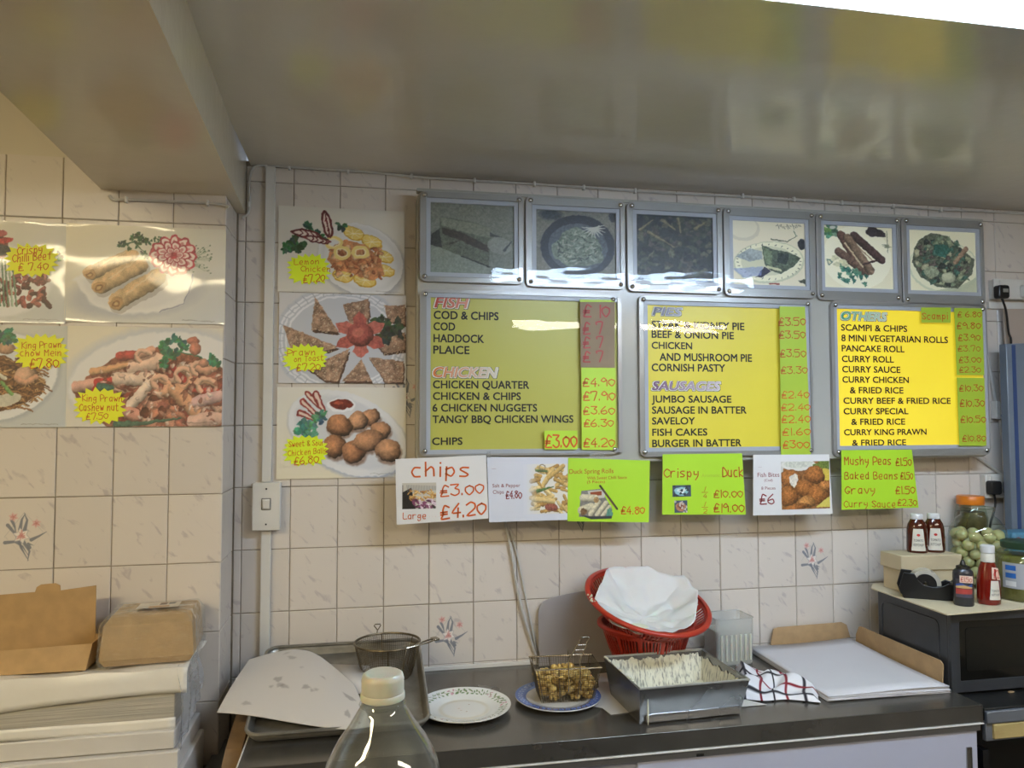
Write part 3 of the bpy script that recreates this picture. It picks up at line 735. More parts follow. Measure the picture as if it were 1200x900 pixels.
def pic4():
    k = Ink(648, 195, 1112, 628, 150, (226, 214, 182)); k.ell(720, 250, 105, 84, (208, 198, 170)); k.ell(716, 240, 92, 72, (222, 212, 182))
    k.ell(880, 470, 226, 140, (196, 196, 160), -8); k.ell(880, 466, 216, 130, (232, 226, 190), -8); k.ell(870, 462, 168, 98, (206, 204, 168), -8)
    for i in range(60):
        a = i/60*2*PI; k.line([(880+196*math.cos(a), 466+112*math.sin(a)), (880+204*math.cos(a+.02), 466+120*math.sin(a+.02))], 5, (90, 96, 84)) if i % 2 else None
    k.poly([(835, 355), (910, 380), (1000, 395), (1082, 430), (1040, 490), (950, 545), (880, 520), (850, 480)], (78, 92, 74), .7)
    k.poly([(840, 360), (900, 400), (900, 500), (856, 470)], (112, 130, 96), .5); k.poly([(940, 400), (1010, 410), (990, 480), (930, 470)], (48, 60, 56), .5)
    k.line([(870, 500), (950, 520)], 16, (196, 196, 150)); k.poly([(800, 570), (850, 500), (890, 530), (830, 575)], (44, 44, 70))
    k.poly([(670, 440), (760, 380), (835, 400), (840, 450), (760, 470)], (150, 160, 160), .4); k.poly([(650, 520), (840, 500), (830, 560), (720, 580)], (120, 140, 200), .1, op=.6)
    k.ell(1092, 338, 26, 38, (40, 44, 52)); k.line([(900, 315), (1000, 325), (1062, 285)], 9, (90, 98, 74), w2=4)
    for i in range(16): k.line([(930+i*10, 212+random.uniform(-6, 14)), (936+i*10, 222+random.uniform(-6, 20))], 3, (70, 76, 60))
    k.line([(1040, 250), (1056, 285)], 5, (80, 110, 80)); k.line([(880, 610), (940, 614)], 10, (150, 60, 50)); k.ell(1095, 590, 24, 14, (70, 76, 60), wob=.2); return k
def pic5():
    k = Ink(118, 190, 494, 545, 150, (232, 222, 186)); k.ell(300, 370, 186, 178, (240, 232, 200)); k.line([(463, 210), (468, 330)], 4, (120, 130, 100))
    for i in range(14): k.line([(440+random.uniform(-6, 40), 285+i*1.5), (450+random.uniform(0, 40), 290+i)], 2, (120, 126, 96))
    k.leaf(165, 220, 46, (92, 128, 100), 12, 3); k.ell(170, 205, 16, 10, (196, 196, 180)); k.ell(400, 222, 54, 26, (62, 54, 58), 8, .5, 0, .1)
    for p, c in (([(215, 245), (320, 430)], (104, 72, 62)), ([(285, 245), (430, 375)], (78, 56, 56)), ([(200, 340), (345, 450)], (112, 84, 72)), ([(250, 260), (370, 440)], (130, 104, 84))): k.line(p, 46, c, .6, .7)
    k.line([(235, 290), (330, 420)], 9, (196, 176, 140), .4); k.line([(300, 300), (390, 390)], 6, (158, 130, 104)); k.line([(330, 405), (420, 375)], 12, (66, 46, 46))
    for i in range(26): x = random.uniform(200, 350); k.ell(x, 435+(x-200)*.2+random.uniform(-22, 60)*(1 if x < 340 else .4), 13, 10, random.choice([(60, 128, 108), (44, 104, 92), (90, 146, 116)]), random.uniform(0, 90), .3, 0, .2)
    for x, y in ((150, 395), (180, 375), (220, 395), (235, 410), (190, 410)): k.ell(x, y, 18, 14, (206, 202, 160), 0, .3, 0, .15)
    k.ell(150, 400, 12, 16, (84, 124, 116), wob=.2, ringw=5); return k
def pic6():
    k = Ink(580, 212, 944, 562, 150, (232, 224, 186)); k.ell(770, 420, 190, 150, (206, 208, 172)); k.ell(768, 415, 180, 140, (228, 224, 188))
    k.poly([(700, 562), (860, 520), (944, 470), (944, 562)], (178, 184, 150), op=.8); k.poly([(640, 270), (700, 228), (790, 240), (850, 300), (935, 370), (920, 450), (840, 540), (730, 535), (640, 480), (598, 400), (610, 320)], (92, 98, 82), .6)
    for i in range(150):
        a = random.uniform(0, 2*PI); q = random.uniform(0, 1)**.5; x = 765+150*q*math.cos(a); y = 390+135*q*math.sin(a)
        k.ell(x, y, random.uniform(8, 24), random.uniform(7, 16), random.choice([(122, 138, 108), (84, 100, 84), (160, 166, 128), (58, 66, 62), (176, 172, 136), (100, 88, 84), (70, 110, 96)]), random.uniform(0, 180), .4, .3, .12, seed=i)
    k.ell(760, 325, 44, 36, (52, 104, 92), 0, .4, 0, .1); k.line([(830, 390), (890, 310)], 26, (164, 130, 104), .4, .5); k.ell(790, 480, 38, 30, (190, 192, 158), 0, .2, .3); k.ell(700, 450, 40, 32, (150, 158, 128), 0, .5); return k
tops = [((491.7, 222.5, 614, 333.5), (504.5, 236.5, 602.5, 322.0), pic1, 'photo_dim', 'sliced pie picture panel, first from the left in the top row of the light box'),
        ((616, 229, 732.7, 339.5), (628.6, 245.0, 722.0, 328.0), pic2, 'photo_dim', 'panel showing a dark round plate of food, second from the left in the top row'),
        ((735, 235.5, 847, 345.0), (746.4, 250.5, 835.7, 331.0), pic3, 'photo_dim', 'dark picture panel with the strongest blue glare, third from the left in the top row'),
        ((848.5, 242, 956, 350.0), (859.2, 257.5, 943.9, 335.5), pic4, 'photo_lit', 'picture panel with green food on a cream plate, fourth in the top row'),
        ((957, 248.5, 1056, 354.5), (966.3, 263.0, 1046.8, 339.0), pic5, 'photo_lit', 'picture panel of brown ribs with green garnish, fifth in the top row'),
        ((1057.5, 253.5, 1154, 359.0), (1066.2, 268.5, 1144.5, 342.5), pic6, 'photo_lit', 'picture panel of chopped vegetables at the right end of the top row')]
# common top/bottom for the row
TZ1 = np.mean([on(1, FY-.014, (o[0]+o[2])/2, (o[1]+(o[1]+(7 if i < 4 else 6)))/2)[2] for i, (o, *_r) in enumerate(tops)])
for o, n_, fn, mt, lb in tops:
    mx = (o[0]+o[2])/2
    xa, xb = on(1, FY-.014, o[0], o[1]+50)[0], on(1, FY-.014, o[2], o[3]-50)[0]
    za = on(1, FY-.014, o[2], o[3])[2]; zb = on(1, FY-.014, o[0], o[1])[2]
    ia, ic, iz0, iz1 = on(1, FY-.010, n_[0], 290)[0], on(1, FY-.010, n_[2], 290)[0], on(1, FY-.010, n_[2], n_[3])[2], on(1, FY-.010, n_[0], n_[1])[2]
    def sheet(t, ix0, ix1, iz0_, iz1_, cx, z0_, fn=fn, mt=mt):
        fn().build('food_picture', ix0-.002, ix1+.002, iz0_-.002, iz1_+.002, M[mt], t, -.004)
    panel('picture_panel', xa, xb, za, zb, lb, 'picture', None, True, (ia, ic, iz0, iz1), sheet)

M['sheetA'] = mat('menu_sheet_unlit', (196, 190, 86), .35, var=.06, scale=2.5, emit=SIGN_GLOW*.05)
M['sheetB'] = mat('menu_sheet_half_lit', (226, 206, 66), .35, var=.05, scale=2.5, emit=SIGN_GLOW*.5)
M['sheetC'] = mat('menu_sheet_lit', (250, 218, 58), .35, var=.04, scale=2.5, emit=SIGN_GLOW*1.35)
M['ink'] = mat('black_print', (24, 22, 16), .5)
M['lime'] = mat('lime_card', (186, 222, 56), .45, var=.05, scale=6)
M['limedim'] = mat('lime_card_dull', (172, 198, 58), .45, var=.06, scale=6)
M['brown'] = mat('brown_card', (150, 128, 98), .6, var=.12, scale=14)
M['pen'] = mat('orange_red_pen', (216, 96, 14), .5, var=.15, scale=60)
M['penred'] = mat('red_pen', (176, 52, 48), .5, var=.12, scale=60)
M['penor'] = mat('dark_orange_pen', (190, 88, 20), .5, var=.15, scale=60)
M['tape'] = clear_mat('clear_tape', rough=.08, bump=.3, bscale=60, haze=.08)
def heading_mat(name, c0, c1, x0, x1):
    m = bpy.data.materials.new(name); nt, p = nodes(m); L = nt.links
    tc = nt.nodes.new('ShaderNodeTexCoord'); g = nt.nodes.new('ShaderNodeSeparateXYZ'); L.new(tc.outputs['Object'], g.inputs[0])
    mr = nt.nodes.new('ShaderNodeMapRange'); mr.inputs['From Min'].default_value = x0; mr.inputs['From Max'].default_value = x1; L.new(g.outputs[0], mr.inputs[0])
    r = nt.nodes.new('ShaderNodeValToRGB'); r.color_ramp.elements[0].color = (*rgb(*c0), 1); r.color_ramp.elements[1].color = (*rgb(*c1), 1)
    L.new(mr.outputs[0], r.inputs[0]); L.new(r.outputs[0], p.inputs['Base Color']); p.inputs['Roughness'].default_value = .5; return m
M['outline'] = mat('white_print', (232, 228, 214), .5)
M['shadowprint'] = mat('grey_print', (100, 96, 88), .5)
def menu(o, n_, sheetm, label, heads, lines, src):
    ox, oy, sc = src
    P = lambda x, y, d=FY-.005: on(1, d, ox+x/sc, oy+y/sc)
    xa, xb = on(1, FY-.014, o[0], (o[1]+o[3])/2)[0], on(1, FY-.014, o[2], (o[1]+o[3])/2)[0]
    za, zb = on(1, FY-.014, o[0], o[3])[2], on(1, FY-.014, o[0], o[1])[2]
    inn = (on(1, FY-.010, n_[0], 440)[0], on(1, FY-.010, n_[2], 440)[0], on(1, FY-.010, n_[0], n_[3])[2], on(1, FY-.010, n_[0], n_[1])[2])
    def sheet(t, ix0, ix1, iz0, iz1, cx, z0_):
        obj('menu_sheet', B().box(((ix0+ix1)/2, -.002, (iz0+iz1)/2), (ix1-ix0+.004, .002, iz1-iz0+.004)), M[sheetm], t, 0)
        for s, xl, xr, yt, yb, c0, c1 in heads:
            a = P(xl, yb); c = P(xr, yb); zt = P(xl, yt)[2]
            args = (a[0]-cx, c[0]-cx, a[2]-z0_, zt-z0_)
            for nm, bo, mm, yy, d in (('heading_shadow', .085, M['shadowprint'], -.0031, .0006), ('heading_outline', .055, M['outline'], -.0037, 0), ('heading', .022, heading_mat('heading_'+s.lower(), c0, c1, args[0], args[1]), -.0043, 0)):
                q = B(); e = .0022 if nm != 'heading' else 0
                print_b(q, s, args[0]-e+d, args[1]+e+d, args[2]-d-e*.3, args[3]-d, yy, bo, .22); obj(nm, q, mm, t, 0)
        for s, xl, xr, yt, yb in lines:
            a = P(xl, yb); c = P(xr, yb); q = B(); print_b(q, s, a[0]-cx, c[0]-cx, a[2]-z0_, P(xl, yt)[2]-z0_, -.0040, .018)
            obj('menu_line', q, M['ink'], t, 0)
    return panel('menu_board', xa, xb, za, zb, label, 'menu board', None, False, inn, sheet)
menu((492, 338.5, 724.6, 535), (504.5, 348, 724, 527.3), 'sheetA', 'menu panel headed FISH and CHICKEN, the dull yellow left one of three',
     [('FISH', 126, 296, 78, 128, (196, 70, 60), (222, 150, 130)), ('CHICKEN', 120, 440, 430, 478, (222, 120, 60), (226, 216, 200))],
     [('COD & CHIPS', 122, 446, 147, 186), ('COD', 121, 228, 205, 243), ('HADDOCK', 121, 373, 264, 303), ('PLAICE', 120, 300, 322, 361),
      ('CHICKEN QUARTER', 118, 600, 497, 535), ('CHICKEN & CHIPS', 118, 558, 556, 593), ('6 CHICKEN NUGGETS', 116, 640, 615, 652),
      ('TANGY BBQ CHICKEN WINGS', 116, 822, 673, 710), ('CHIPS', 114, 265, 784, 820)], (480, 330, 4.2846))
menu((749.3, 345, 953, 535.8), (759.8, 357, 945, 524.8), 'sheetB', 'menu panel headed PIES and SAUSAGES, the middle one of three',
     [('PIES', 112, 266, 90, 130, (120, 116, 130), (190, 186, 196)), ('SAUSAGES', 110, 468, 482, 526, (128, 80, 120), (214, 196, 206))],
     [('STEAK & KIDNEY PIE', 108, 595, 162, 200), ('BEEF & ONION PIE', 108, 540, 213, 250), ('CHICKEN', 108, 320, 273, 308), ('AND MUSHROOM PIE', 150, 635, 332, 371),
      ('CORNISH PASTY', 108, 494, 388, 426), ('JUMBO SAUSAGE', 108, 527, 556, 592), ('SAUSAGE IN BATTER', 110, 607, 614, 651), ('SAVELOY', 110, 335, 672, 708),
      ('FISH CAKES', 111, 400, 732, 768), ('BURGER IN BATTER', 111, 580, 790, 827)], (740, 340, 4.5))
menu((975.5, 352, 1158, 535.5), (982.6, 361.5, 1154, 522.6), 'sheetC', 'menu panel headed OTHERS, the brightly lit yellow right one of three',
     [('OTHERS', 132, 396, 76, 122, (70, 170, 130), (214, 226, 200))],
     [('SCAMPI & CHIPS', 130, 516, 150, 186), ('8 MINI VEGETARIAN ROLLS', 132, 755, 211, 248), ('PANCAKE ROLL', 134, 500, 272, 308), ('CURRY ROLL', 135, 438, 334, 370),
      ('CURRY SAUCE', 137, 476, 395, 431), ('CURRY CHICKEN', 138, 526, 456, 491), ('& FRIED RICE', 182, 494, 518, 554), ('CURRY BEEF & FRIED RICE', 144, 771, 580, 615),
      ('CURRY SPECIAL', 145, 523, 642, 677), ('& FRIED RICE', 190, 504, 704, 739), ('CURRY KING PRAWN', 148, 630, 766, 800), ('& FRIED RICE', 195, 510, 828, 862)], (960, 350, 5.0))

def card(name, corners, src, m, label, cat, texts, y=FY-.0175, group=None, thick=.0012, extra=None, lean=0.):
    """paper card with corners [(x,y)*4] TL,TR,BR,BL in crop units; texts = (string, xl, xr, ytop, ybottom, pen)"""
    ox, oy, sc = src
    P = lambda x, yy, d=y: on(1, d, ox+x/sc, oy+yy/sc)
    tl, tr, br, bl = [P(*c) for c in corners]
    o = Vector((bl[0], y, bl[2]))
    t = thing(name, label, cat, o, 0, group)
    pts = [(p[0]-o.x, p[2]-o.z) for p in (bl, br, tr, tl)]
    obj('paper', B().prism(pts, -thick, 0), m, t, 0)
    for i, tx in enumerate(texts):
        s, xl, xr, yt, yb, pen = tx[:6]; a = P(xl, yb); c = P(xr, yb); q = B()
        c2 = P(xr, tx[6] if len(tx) > 6 and not isinstance(tx[6], str) else yb)
        tilt = (c2[2]-a[2])/(c[0]-a[0])
        if len(tx) > 7: print_b(q, s, a[0]-o.x, c[0]-o.x, a[2]-o.z, P(xl, yt)[2]-o.z, -thick-.0006, .0)
        else: hand_b(q, s, a[0]-o.x, c[0]-o.x, a[2]-o.z, P(xl, yt)[2]-o.z, -thick-.0006, seed=i+len(s), tilt=tilt)
        lo_ = obj('dotted_leader' if set(s) == {'.'} else 'lettering', q, M[pen], t, 0)
        if set(s) == {'.'}: lo_['kind'] = 'stuff'
    if extra: extra(t, o, P, -thick-.0005)
    return t
sa = (480, 330, 4.2846)
card('price_strip', [(855, 103), (1029, 103), (1029, 432), (859, 430)], sa, M['brown'], 'brown card price strip reading 10, 7, 7, 7 pounds on the FISH panel', 'price strip',
     [('£ 10', 874, 1002, 118, 178, 'penred'), ('£ 7', 872, 968, 204, 262, 'penred'), ('£ 7', 872, 970, 278, 332, 'penred'), ('£ 7', 872, 970, 350, 402, 'penred')], y=FY-.0185)
card('price_strip', [(862, 432), (1034, 434), (1034, 846), (864, 844)], sa, M['lime'], 'lime green price strip from 4.90 to 4.20 beside the chicken dishes', 'price strip',
     [('£4.90', 870, 1028, 484, 524, 'pen'), ('£7.90', 872, 1030, 553, 596, 'pen'), ('£3.60', 872, 1028, 628, 666, 'pen'), ('£6.30', 876, 1022, 692, 728, 'pen'), ('£4.20', 874, 1028, 786, 828, 'pen')])
card('price_strip', [(854, 90), (1028, 92), (1028, 103), (855, 102)], sa, M['lime'], 'thin lime sliver of card above the brown price strip', 'price strip', [])
card('price_card', [(676, 748), (842, 748), (842, 843), (678, 843)], sa, M['lime'], 'small lime card reading 3.00 pounds beside CHIPS', 'price card', [('£3.00', 682, 838, 768, 830, 'pen')])
sb = (740, 340, 4.5)
card('price_strip', [(780, 86), (914, 88), (946, 878), (788, 876)], sb, M['limedim'], 'lime green price strip from 3.50 to 300 on the PIES and SAUSAGES panel', 'price strip',
     [('£3.50', 776, 916, 145, 185, 'penor'), ('£3.50', 778, 915, 216, 254, 'penor'), ('£3.50', 784, 918, 314, 352, 'penor'), ('£3.30', 788, 926, 404, 440, 'penor'),
      ('£2.40', 792, 936, 532, 568, 'pen'), ('£2.40', 790, 940, 600, 634, 'pen'), ('£2.40', 792, 942, 660, 698, 'pen'), ('£1.60', 796, 942, 728, 764, 'pen'), ('£300', 798, 936, 796, 834, 'pen')])
sc_ = (960, 350, 5.0)
card('price_strip', [(790, 55), (953, 57), (966, 448), (806, 448)], sc_, M['limedim'], 'lime price strip from 6.80 to 2.30 at the top of the OTHERS panel', 'price strip',
     [('£ 6.80', 810, 948, 76, 108, 'penor'), ('£9.80', 806, 944, 140, 176, 'penor'), ('£3.90', 814, 942, 210, 246, 'penor'), ('£3.70', 812, 942, 276, 308, 'penor'), ('£3.00', 818, 946, 340, 374, 'penor'), ('£2.30', 820, 944, 400, 432, 'penor')])
card('price_strip', [(806, 462), (966, 464), (978, 862), (820, 862)], sc_, M['limedim'], 'lime price strip from 10.30 to 10.80 at the bottom of the OTHERS panel', 'price strip',
     [('£10.30', 820, 958, 506, 542, 'penor'), ('£10.30', 824, 966, 592, 632, 'penor'), ('£10.50', 828, 974, 688, 726, 'penor'), ('£10.80', 838, 974, 800, 836, 'penor')])
card('name_card', [(597, 52), (770, 52), (770, 142), (598, 140)], sc_, M['limedim'], 'small lime card with the word Scampi at the top of the OTHERS panel', 'card',
     [('Scampi', 602, 750, 84, 120, 'pen')])
tq = on(1, FY-.0165, 1000, 400)

# ------------------------------------------------------------------ signs taped along the bottom of the box
M['card_white'] = mat('white_card', (226, 224, 220), .45, var=.04, scale=5)
M['card_cool'] = mat('glossy_white_print', (216, 218, 226), .3, var=.04, scale=5)
M['lime2'] = mat('bright_lime_card', (176, 220, 48), .42, var=.04, scale=5)
M['pendark'] = mat('dark_red_print', (140, 50, 50), .5)
M['print'] = paint_mat('printed_picture', .35)
SY = FY-.021
s1 = (450, 520, 3.75)
def pic_on(fn, xl, xr, yt, yb, d=0):
    def f(t, o, P, y):
        a = P(xl, yt); c = P(xr, yb); fn().build('printed_picture', a[0]-o.x, c[0]-o.x, c[2]-o.z, a[2]-o.z, M['print'], t, y-.0002-d)
    return f
def im_chips():
    k = Ink(0, 0, 150, 110, 90, (196, 190, 176)); k.poly([(0, 40), (40, 20), (60, 110), (0, 110)], (40, 36, 34), .5)
    for i in range(24): k.line([(20+i*5.6, 8+i*.3), (24+i*5.4, 38-i*.3)], 1.6, (110, 110, 110))
    for i in range(60): x = random.uniform(30, 148); y = random.uniform(34, 70); k.line([(x, y), (x+random.uniform(-18, 18), y+random.uniform(-8, 8))], 6, random.choice([(206, 160, 90), (226, 190, 120), (170, 116, 60)]), .3, .5)
    for i in range(40): x = random.uniform(50, 148); k.ell(x, random.uniform(72, 108), 9, 5, random.choice([(130, 70, 100), (220, 200, 210), (90, 50, 70), (60, 50, 48)]), random.uniform(0, 90), .4, 0, .1)
    k.line([(2, 10), (2, 100)], 3, (70, 66, 60)); return k
def im_sp():
    k = Ink(600, 90, 812, 305, 120, (226, 220, 206)); 
    for i in range(70):
        x = random.uniform(630, 830); y = random.uniform(100, 300); a = random.uniform(-1.2, .6); l = random.uniform(20, 46)
        k.line([(x, y), (x+l*math.cos(a), y-l*math.sin(a))], random.uniform(12, 20), random.choice([(222, 184, 104), (206, 160, 78), (236, 206, 134), (190, 140, 66)]), .25, .6)
    k.line([(695, 180), (740, 115)], 22, (226, 188, 106), .2, .6); k.line([(720, 150), (790, 100)], 20, (214, 172, 90), .2, .6); k.line([(650, 240), (740, 250)], 24, (230, 196, 120), .2, .6)
    k.line([(668, 206), (745, 188)], 16, (84, 120, 60), .3, .5, w2=4); k.line([(660, 118), (710, 122)], 10, (96, 120, 66), .3, .5)
    for i in range(3): k.ell(720+i*12, 278, 20, 14, (170, 90, 70), 20, .3, .3)
    k.ell(690, 104, 16, 14, (150, 130, 96), ringw=4)
    w = np.clip((k.X-608)/60, 0, 1)[..., None]; k.a[..., :3] = np.array((216, 218, 226))/255.*(1-w)+k.a[..., :3]*w; return k
def im_duck():
    k = Ink(845, 180, 1030, 332, 110, (174, 218, 48), False); k.poly([(862, 205), (950, 198), (1004, 290), (996, 326), (850, 318), (856, 250)], (128, 124, 116), .4)
    k.poly([(890, 206), (972, 202), (968, 238), (900, 240)], (198, 192, 180)); k.poly([(902, 212), (955, 208), (955, 226), (905, 230)], (150, 74, 40))
    for p, w_ in (([(870, 236), (925, 240)], 34), ([(862, 290), (905, 276)], 36), ([(905, 306), (940, 258)], 26), ([(935, 310), (975, 262)], 24), ([(960, 316), (990, 280)], 20)): k.line(p, w_, (206, 196, 164), .3, .7)
    k.ell(872, 296, 15, 15, (120, 90, 60), 0, .5, 0, .1); k.ell(930, 246, 12, 13, (166, 130, 84), 0, .5); k.ell(990, 306, 14, 20, (90, 140, 120), 0, .4, 0, .15)
    k.line([(948, 185), (1026, 288)], 9, (60, 50, 46)); k.line([(962, 200), (1020, 286)], 4, (110, 80, 60)); k.poly([(852, 310), (905, 330), (1000, 330), (1002, 318), (910, 318)], (60, 60, 66)); return k
def im_small(seed):
    def f():
        k = Ink(0, 0, 78, 46, 50, (70, 84, 100)); rn = random.Random(seed)
        k.ell(38, 24, 30, 17, (150, 196, 200) if seed == 1 else (176, 120, 90), 0, .3, 0, .05); k.ell(38, 22, 18, 8, (220, 230, 226) if seed == 1 else (120, 54, 34), 0, .5, 0, .2)
        for i in range(10): k.ell(rn.uniform(0, 78), rn.uniform(0, 46), 6, 5, (50, 56, 60) if seed == 1 else (200, 190, 180), 0, .4, 0, .2)
        return k
    return f
def im_fish():
    k = Ink(545, 74, 752, 268, 120, (206, 202, 190)); k.poly([(545, 180), (560, 74), (752, 74), (752, 268), (545, 268)], (150, 96, 50), .4)
    k.ell(620, 88, 74, 24, (224, 220, 206)); k.ell(620, 84, 62, 17, (206, 206, 186), 0, .25); k.ell(725, 90, 34, 20, (110, 130, 50), 0, .4, 0, .2); k.ell(735, 130, 26, 26, (216, 186, 60), 0, .2)
    for x, y, rx, ry in ((585, 145, 44, 40), (688, 130, 44, 36), (642, 185, 44, 34), (576, 215, 40, 40), (700, 210, 52, 40), (650, 240, 40, 24), (600, 262, 60, 14), (735, 176, 26, 24)):
        k.ell(x, y, rx, ry, random.choice([(196, 122, 54), (208, 138, 66), (182, 108, 46)]), random.uniform(-20, 20), .5, .6, .06)
    k.ell(598, 150, 18, 26, (226, 216, 196), 10, .3, 0, .1); k.poly([(690, 262), (752, 215), (752, 262)], (220, 200, 80)); return k
card('price_sign', [(50, 68), (448, 50), (459, 328), (56, 356)], s1, M['card_white'], 'white hand-written chips sign, 3.00 and large 4.20 pounds', 'sign',
     [('chips', 122, 370, 84, 142, 'pen'), ('£3.00', 248, 436, 184, 232, 'pen', 218), ('£4.20', 250, 446, 272, 330, 'pen', 310), ('Large', 84, 182, 304, 330, 'pen'), ('....', 200, 240, 312, 320, 'pen')],
     y=SY-.006, extra=pic_on(im_chips, 80, 229, 173, 284))
card('price_sign', [(452, 58), (812, 60), (806, 334), (462, 345)], s1, M['card_cool'], 'glossy white salt and pepper chips sign with a fading photo', 'sign',
     [('Salt & Pepper', 476, 598, 177, 192, 'pendark', 192, 1), ('Chips', 478, 526, 204, 220, 'pendark', 220, 1), ('£4.80', 536, 604, 208, 240, 'pendark'), ('-', 472, 492, 106, 112, 'pendark', 112, 1)],
     y=SY-.002, extra=pic_on(im_sp, 612, 808, 90, 305))
def duck_extra(t, o, P, y): pic_on(im_duck, 850, 1028, 182, 330)(t, o, P, y)
card('price_sign', [(809, 62), (1168, 74), (1163, 345), (806, 341)], s1, M['lime2'], 'bright lime duck spring rolls sign with a picture of rolls', 'sign',
     [('Duck Spring Rolls', 814, 1008, 112, 132, 'penor', 132, 1), ('With Sweet Chilli Sauce', 892, 1066, 144, 157, 'penor', 157, 1), ('(5 Pieces)', 892, 970, 162, 174, 'penor', 174, 1), ('£4.80', 1042, 1144, 276, 308, 'pen')],
     y=SY-.004, extra=duck_extra)
s2 = (760, 520, 3.5294)
def crispy_extra(t, o, P, y):
    pic_on(im_small(1), 98, 175, 172, 218)(t, o, P, y); pic_on(im_small(2), 106, 160, 235, 284)(t, o, P, y)
    q = B()
    for yy, bot in ((200, '4'), (262, '2')):
        for s, a_, c_ in (('1', yy-22, yy-4), (bot, yy+6, yy+24)):
            p = P(226, c_); r = P(232 if s == '1' else 240, c_); hand_b(q, s, p[0]-o.x+(.004 if s == '1' else 0), r[0]-o.x+(.004 if s == '1' else 0), p[2]-o.z, P(226, a_)[2]-o.z, y-.0001, w=.0018)
        p = P(220, yy+1); r = P(244, yy+1); stroke_b(q, [(p[0]-o.x, p[2]-o.z), (r[0]-o.x, r[2]-o.z)], .0018, y-.0001)
    obj('fraction', q, M['penor'], t, 0)
card('price_sign', [(58, 44), (386, 40), (402, 293), (56, 293)], s2, M['lime2'], 'bright lime crispy aromatic duck sign with two tiny photos', 'sign',
     [('Crispy', 64, 204, 104, 138, 'penor'), ('Aromatic', 218, 294, 124, 138, 'limedim', 138, 1), ('Duck', 306, 388, 98, 136, 'penor'), ('£10.00', 270, 388, 192, 222, 'penor'), ('£19.00', 270, 394, 248, 282, 'penor')],
     y=SY-.004, extra=crispy_extra)
card('price_sign', [(433, 46), (746, 44), (760, 290), (432, 297)], s2, M['card_white'], 'white fish bites sign with a photo of battered fish, 6 pounds', 'sign',
     [('Fish Bites', 450, 540, 120, 138, 'pendark', 138, 1), ('(Cod)', 478, 512, 146, 156, 'pendark', 156, 1), ('8 Pieces', 466, 524, 178, 190, 'pendark', 190, 1), ('£6', 460, 518, 208, 248, 'pendark'), ('-', 452, 468, 94, 98, 'pendark', 98, 1)],
     y=SY-.004, extra=pic_on(im_fish, 546, 750, 74, 267))
card('price_sign', [(797, 27), (1088, 24), (1116, 264), (798, 273)], s2, M['lime2'], 'bright lime sign listing Mushy Peas, Baked Beans, Gravy and Curry Sauce', 'sign',
     [('Mushy Peas', 810, 1000, 54, 86, 'penor'), ('£1.50', 1022, 1086, 60, 90, 'penor'), ('Baked Beans', 810, 1028, 118, 146, 'penor'), ('£1.50', 1042, 1092, 118, 146, 'penor'),
      ('Gravy', 812, 934, 176, 206, 'penor'), ('......', 942, 1006, 196, 200, 'penor'), ('£1.50', 1022, 1100, 176, 206, 'penor'), ('Curry Sauce', 808, 1018, 236, 262, 'penor'), ('£2.30', 1030, 1108, 230, 256, 'penor')], y=SY-.004)
# stub of clear tape over the tops of the signs
M['tapev'] = clear_mat('shiny_tape', rough=.12, bump=.5, bscale=90, haze=.12)
for a_, c_, lb in (((452, 34), (470, 62), 'scrap of clear tape on top of the salt and pepper chips sign'), ((902, 44), (972, 60), 'crinkled clear tape above the duck spring rolls sign')):
    p = on(1, SY-.009, 450+a_[0]/3.75, 520+a_[1]/3.75); q = on(1, SY-.009, 450+c_[0]/3.75, 520+c_[1]/3.75)
    b = B(); b.grid(lambda u, v: ((q[0]-p[0])*u, .0015*math.sin(u*19+v*7), (q[2]-p[2])*v), 12, 4)
    tag(obj('clear_tape', b, M['tapev'], loc=(p[0], SY-.009, p[2])), lb, 'tape')

# ------------------------------------------------------------------ food posters and their star-shaped price tags
M['poster'] = paint_mat('laminated_poster', .4, coat=.25, bump=.05, bscale=5)
M['poster_back'] = paint_mat('laminated_poster_crinkled', .4, coat=.22, bump=.26, bscale=5)
M['star'] = mat('yellow_star_card', (238, 240, 40), .45, var=.04, scale=9)
M['star2'] = mat('lime_star_card', (226, 246, 44), .45, var=.04, scale=9)
def poster(k, plane, rect, label, m='poster', curl=.002):
    """rect in photo pixels TL/BR corners"""
    (xa, ya), (xb, yb) = rect
    a = on(1, plane, xa, ya); c = on(1, plane, xb, yb)
    o = k.build('food_poster', 0, c[0]-a[0], 0, a[2]-c[2], M[m], None, -.001, curl, loc=(a[0], plane, c[2]))
    return tag(o, label, 'poster')
def star(cx, cy, rx, ry, plane, label, texts, src, m='star', n=19, seed=1):
    ox, oy, sc = src
    P = lambda x, y: on(1, plane, ox+x/sc, oy+y/sc)
    c = P(cx, cy); w = abs(P(cx+rx, cy)[0]-c[0]); h = abs(P(cx, cy-ry)[2]-c[2]); rn = random.Random(seed)
    pts = []
    for i in range(2*n):
        a = PI*i/n+.1; r = (1.0 if i % 2 == 0 else .80)+rn.uniform(-.05, .05)
        ca, sa_ = math.cos(a), math.sin(a); e = (abs(ca)**3+abs(sa_)**3)**(-1/3)*1.03
        pts.append((w*r*ca*e, h*r*sa_*e))
    t = thing('price_tag', label, 'price tag', (c[0], plane, c[2]))
    obj('card', B().prism(pts, -.0012, 0), M[m], t, 0)
    for i, (s, xl, xr, yt, yb, yb2) in enumerate(texts):
        a = P(xl, yb); d = P(xr, yb); e = P(xr, yb2); q = B()
        hand_b(q, s, a[0]-c[0], d[0]-c[0], a[2]-c[2], P(xl, yt)[2]-c[2], -.0018, w=(P(xl, yt)[2]-a[2])*.10, seed=i+seed, tilt=(e[2]-a[2])/(d[0]-a[0]))
        obj('lettering', q, M['pen'], t, 0)
    return t
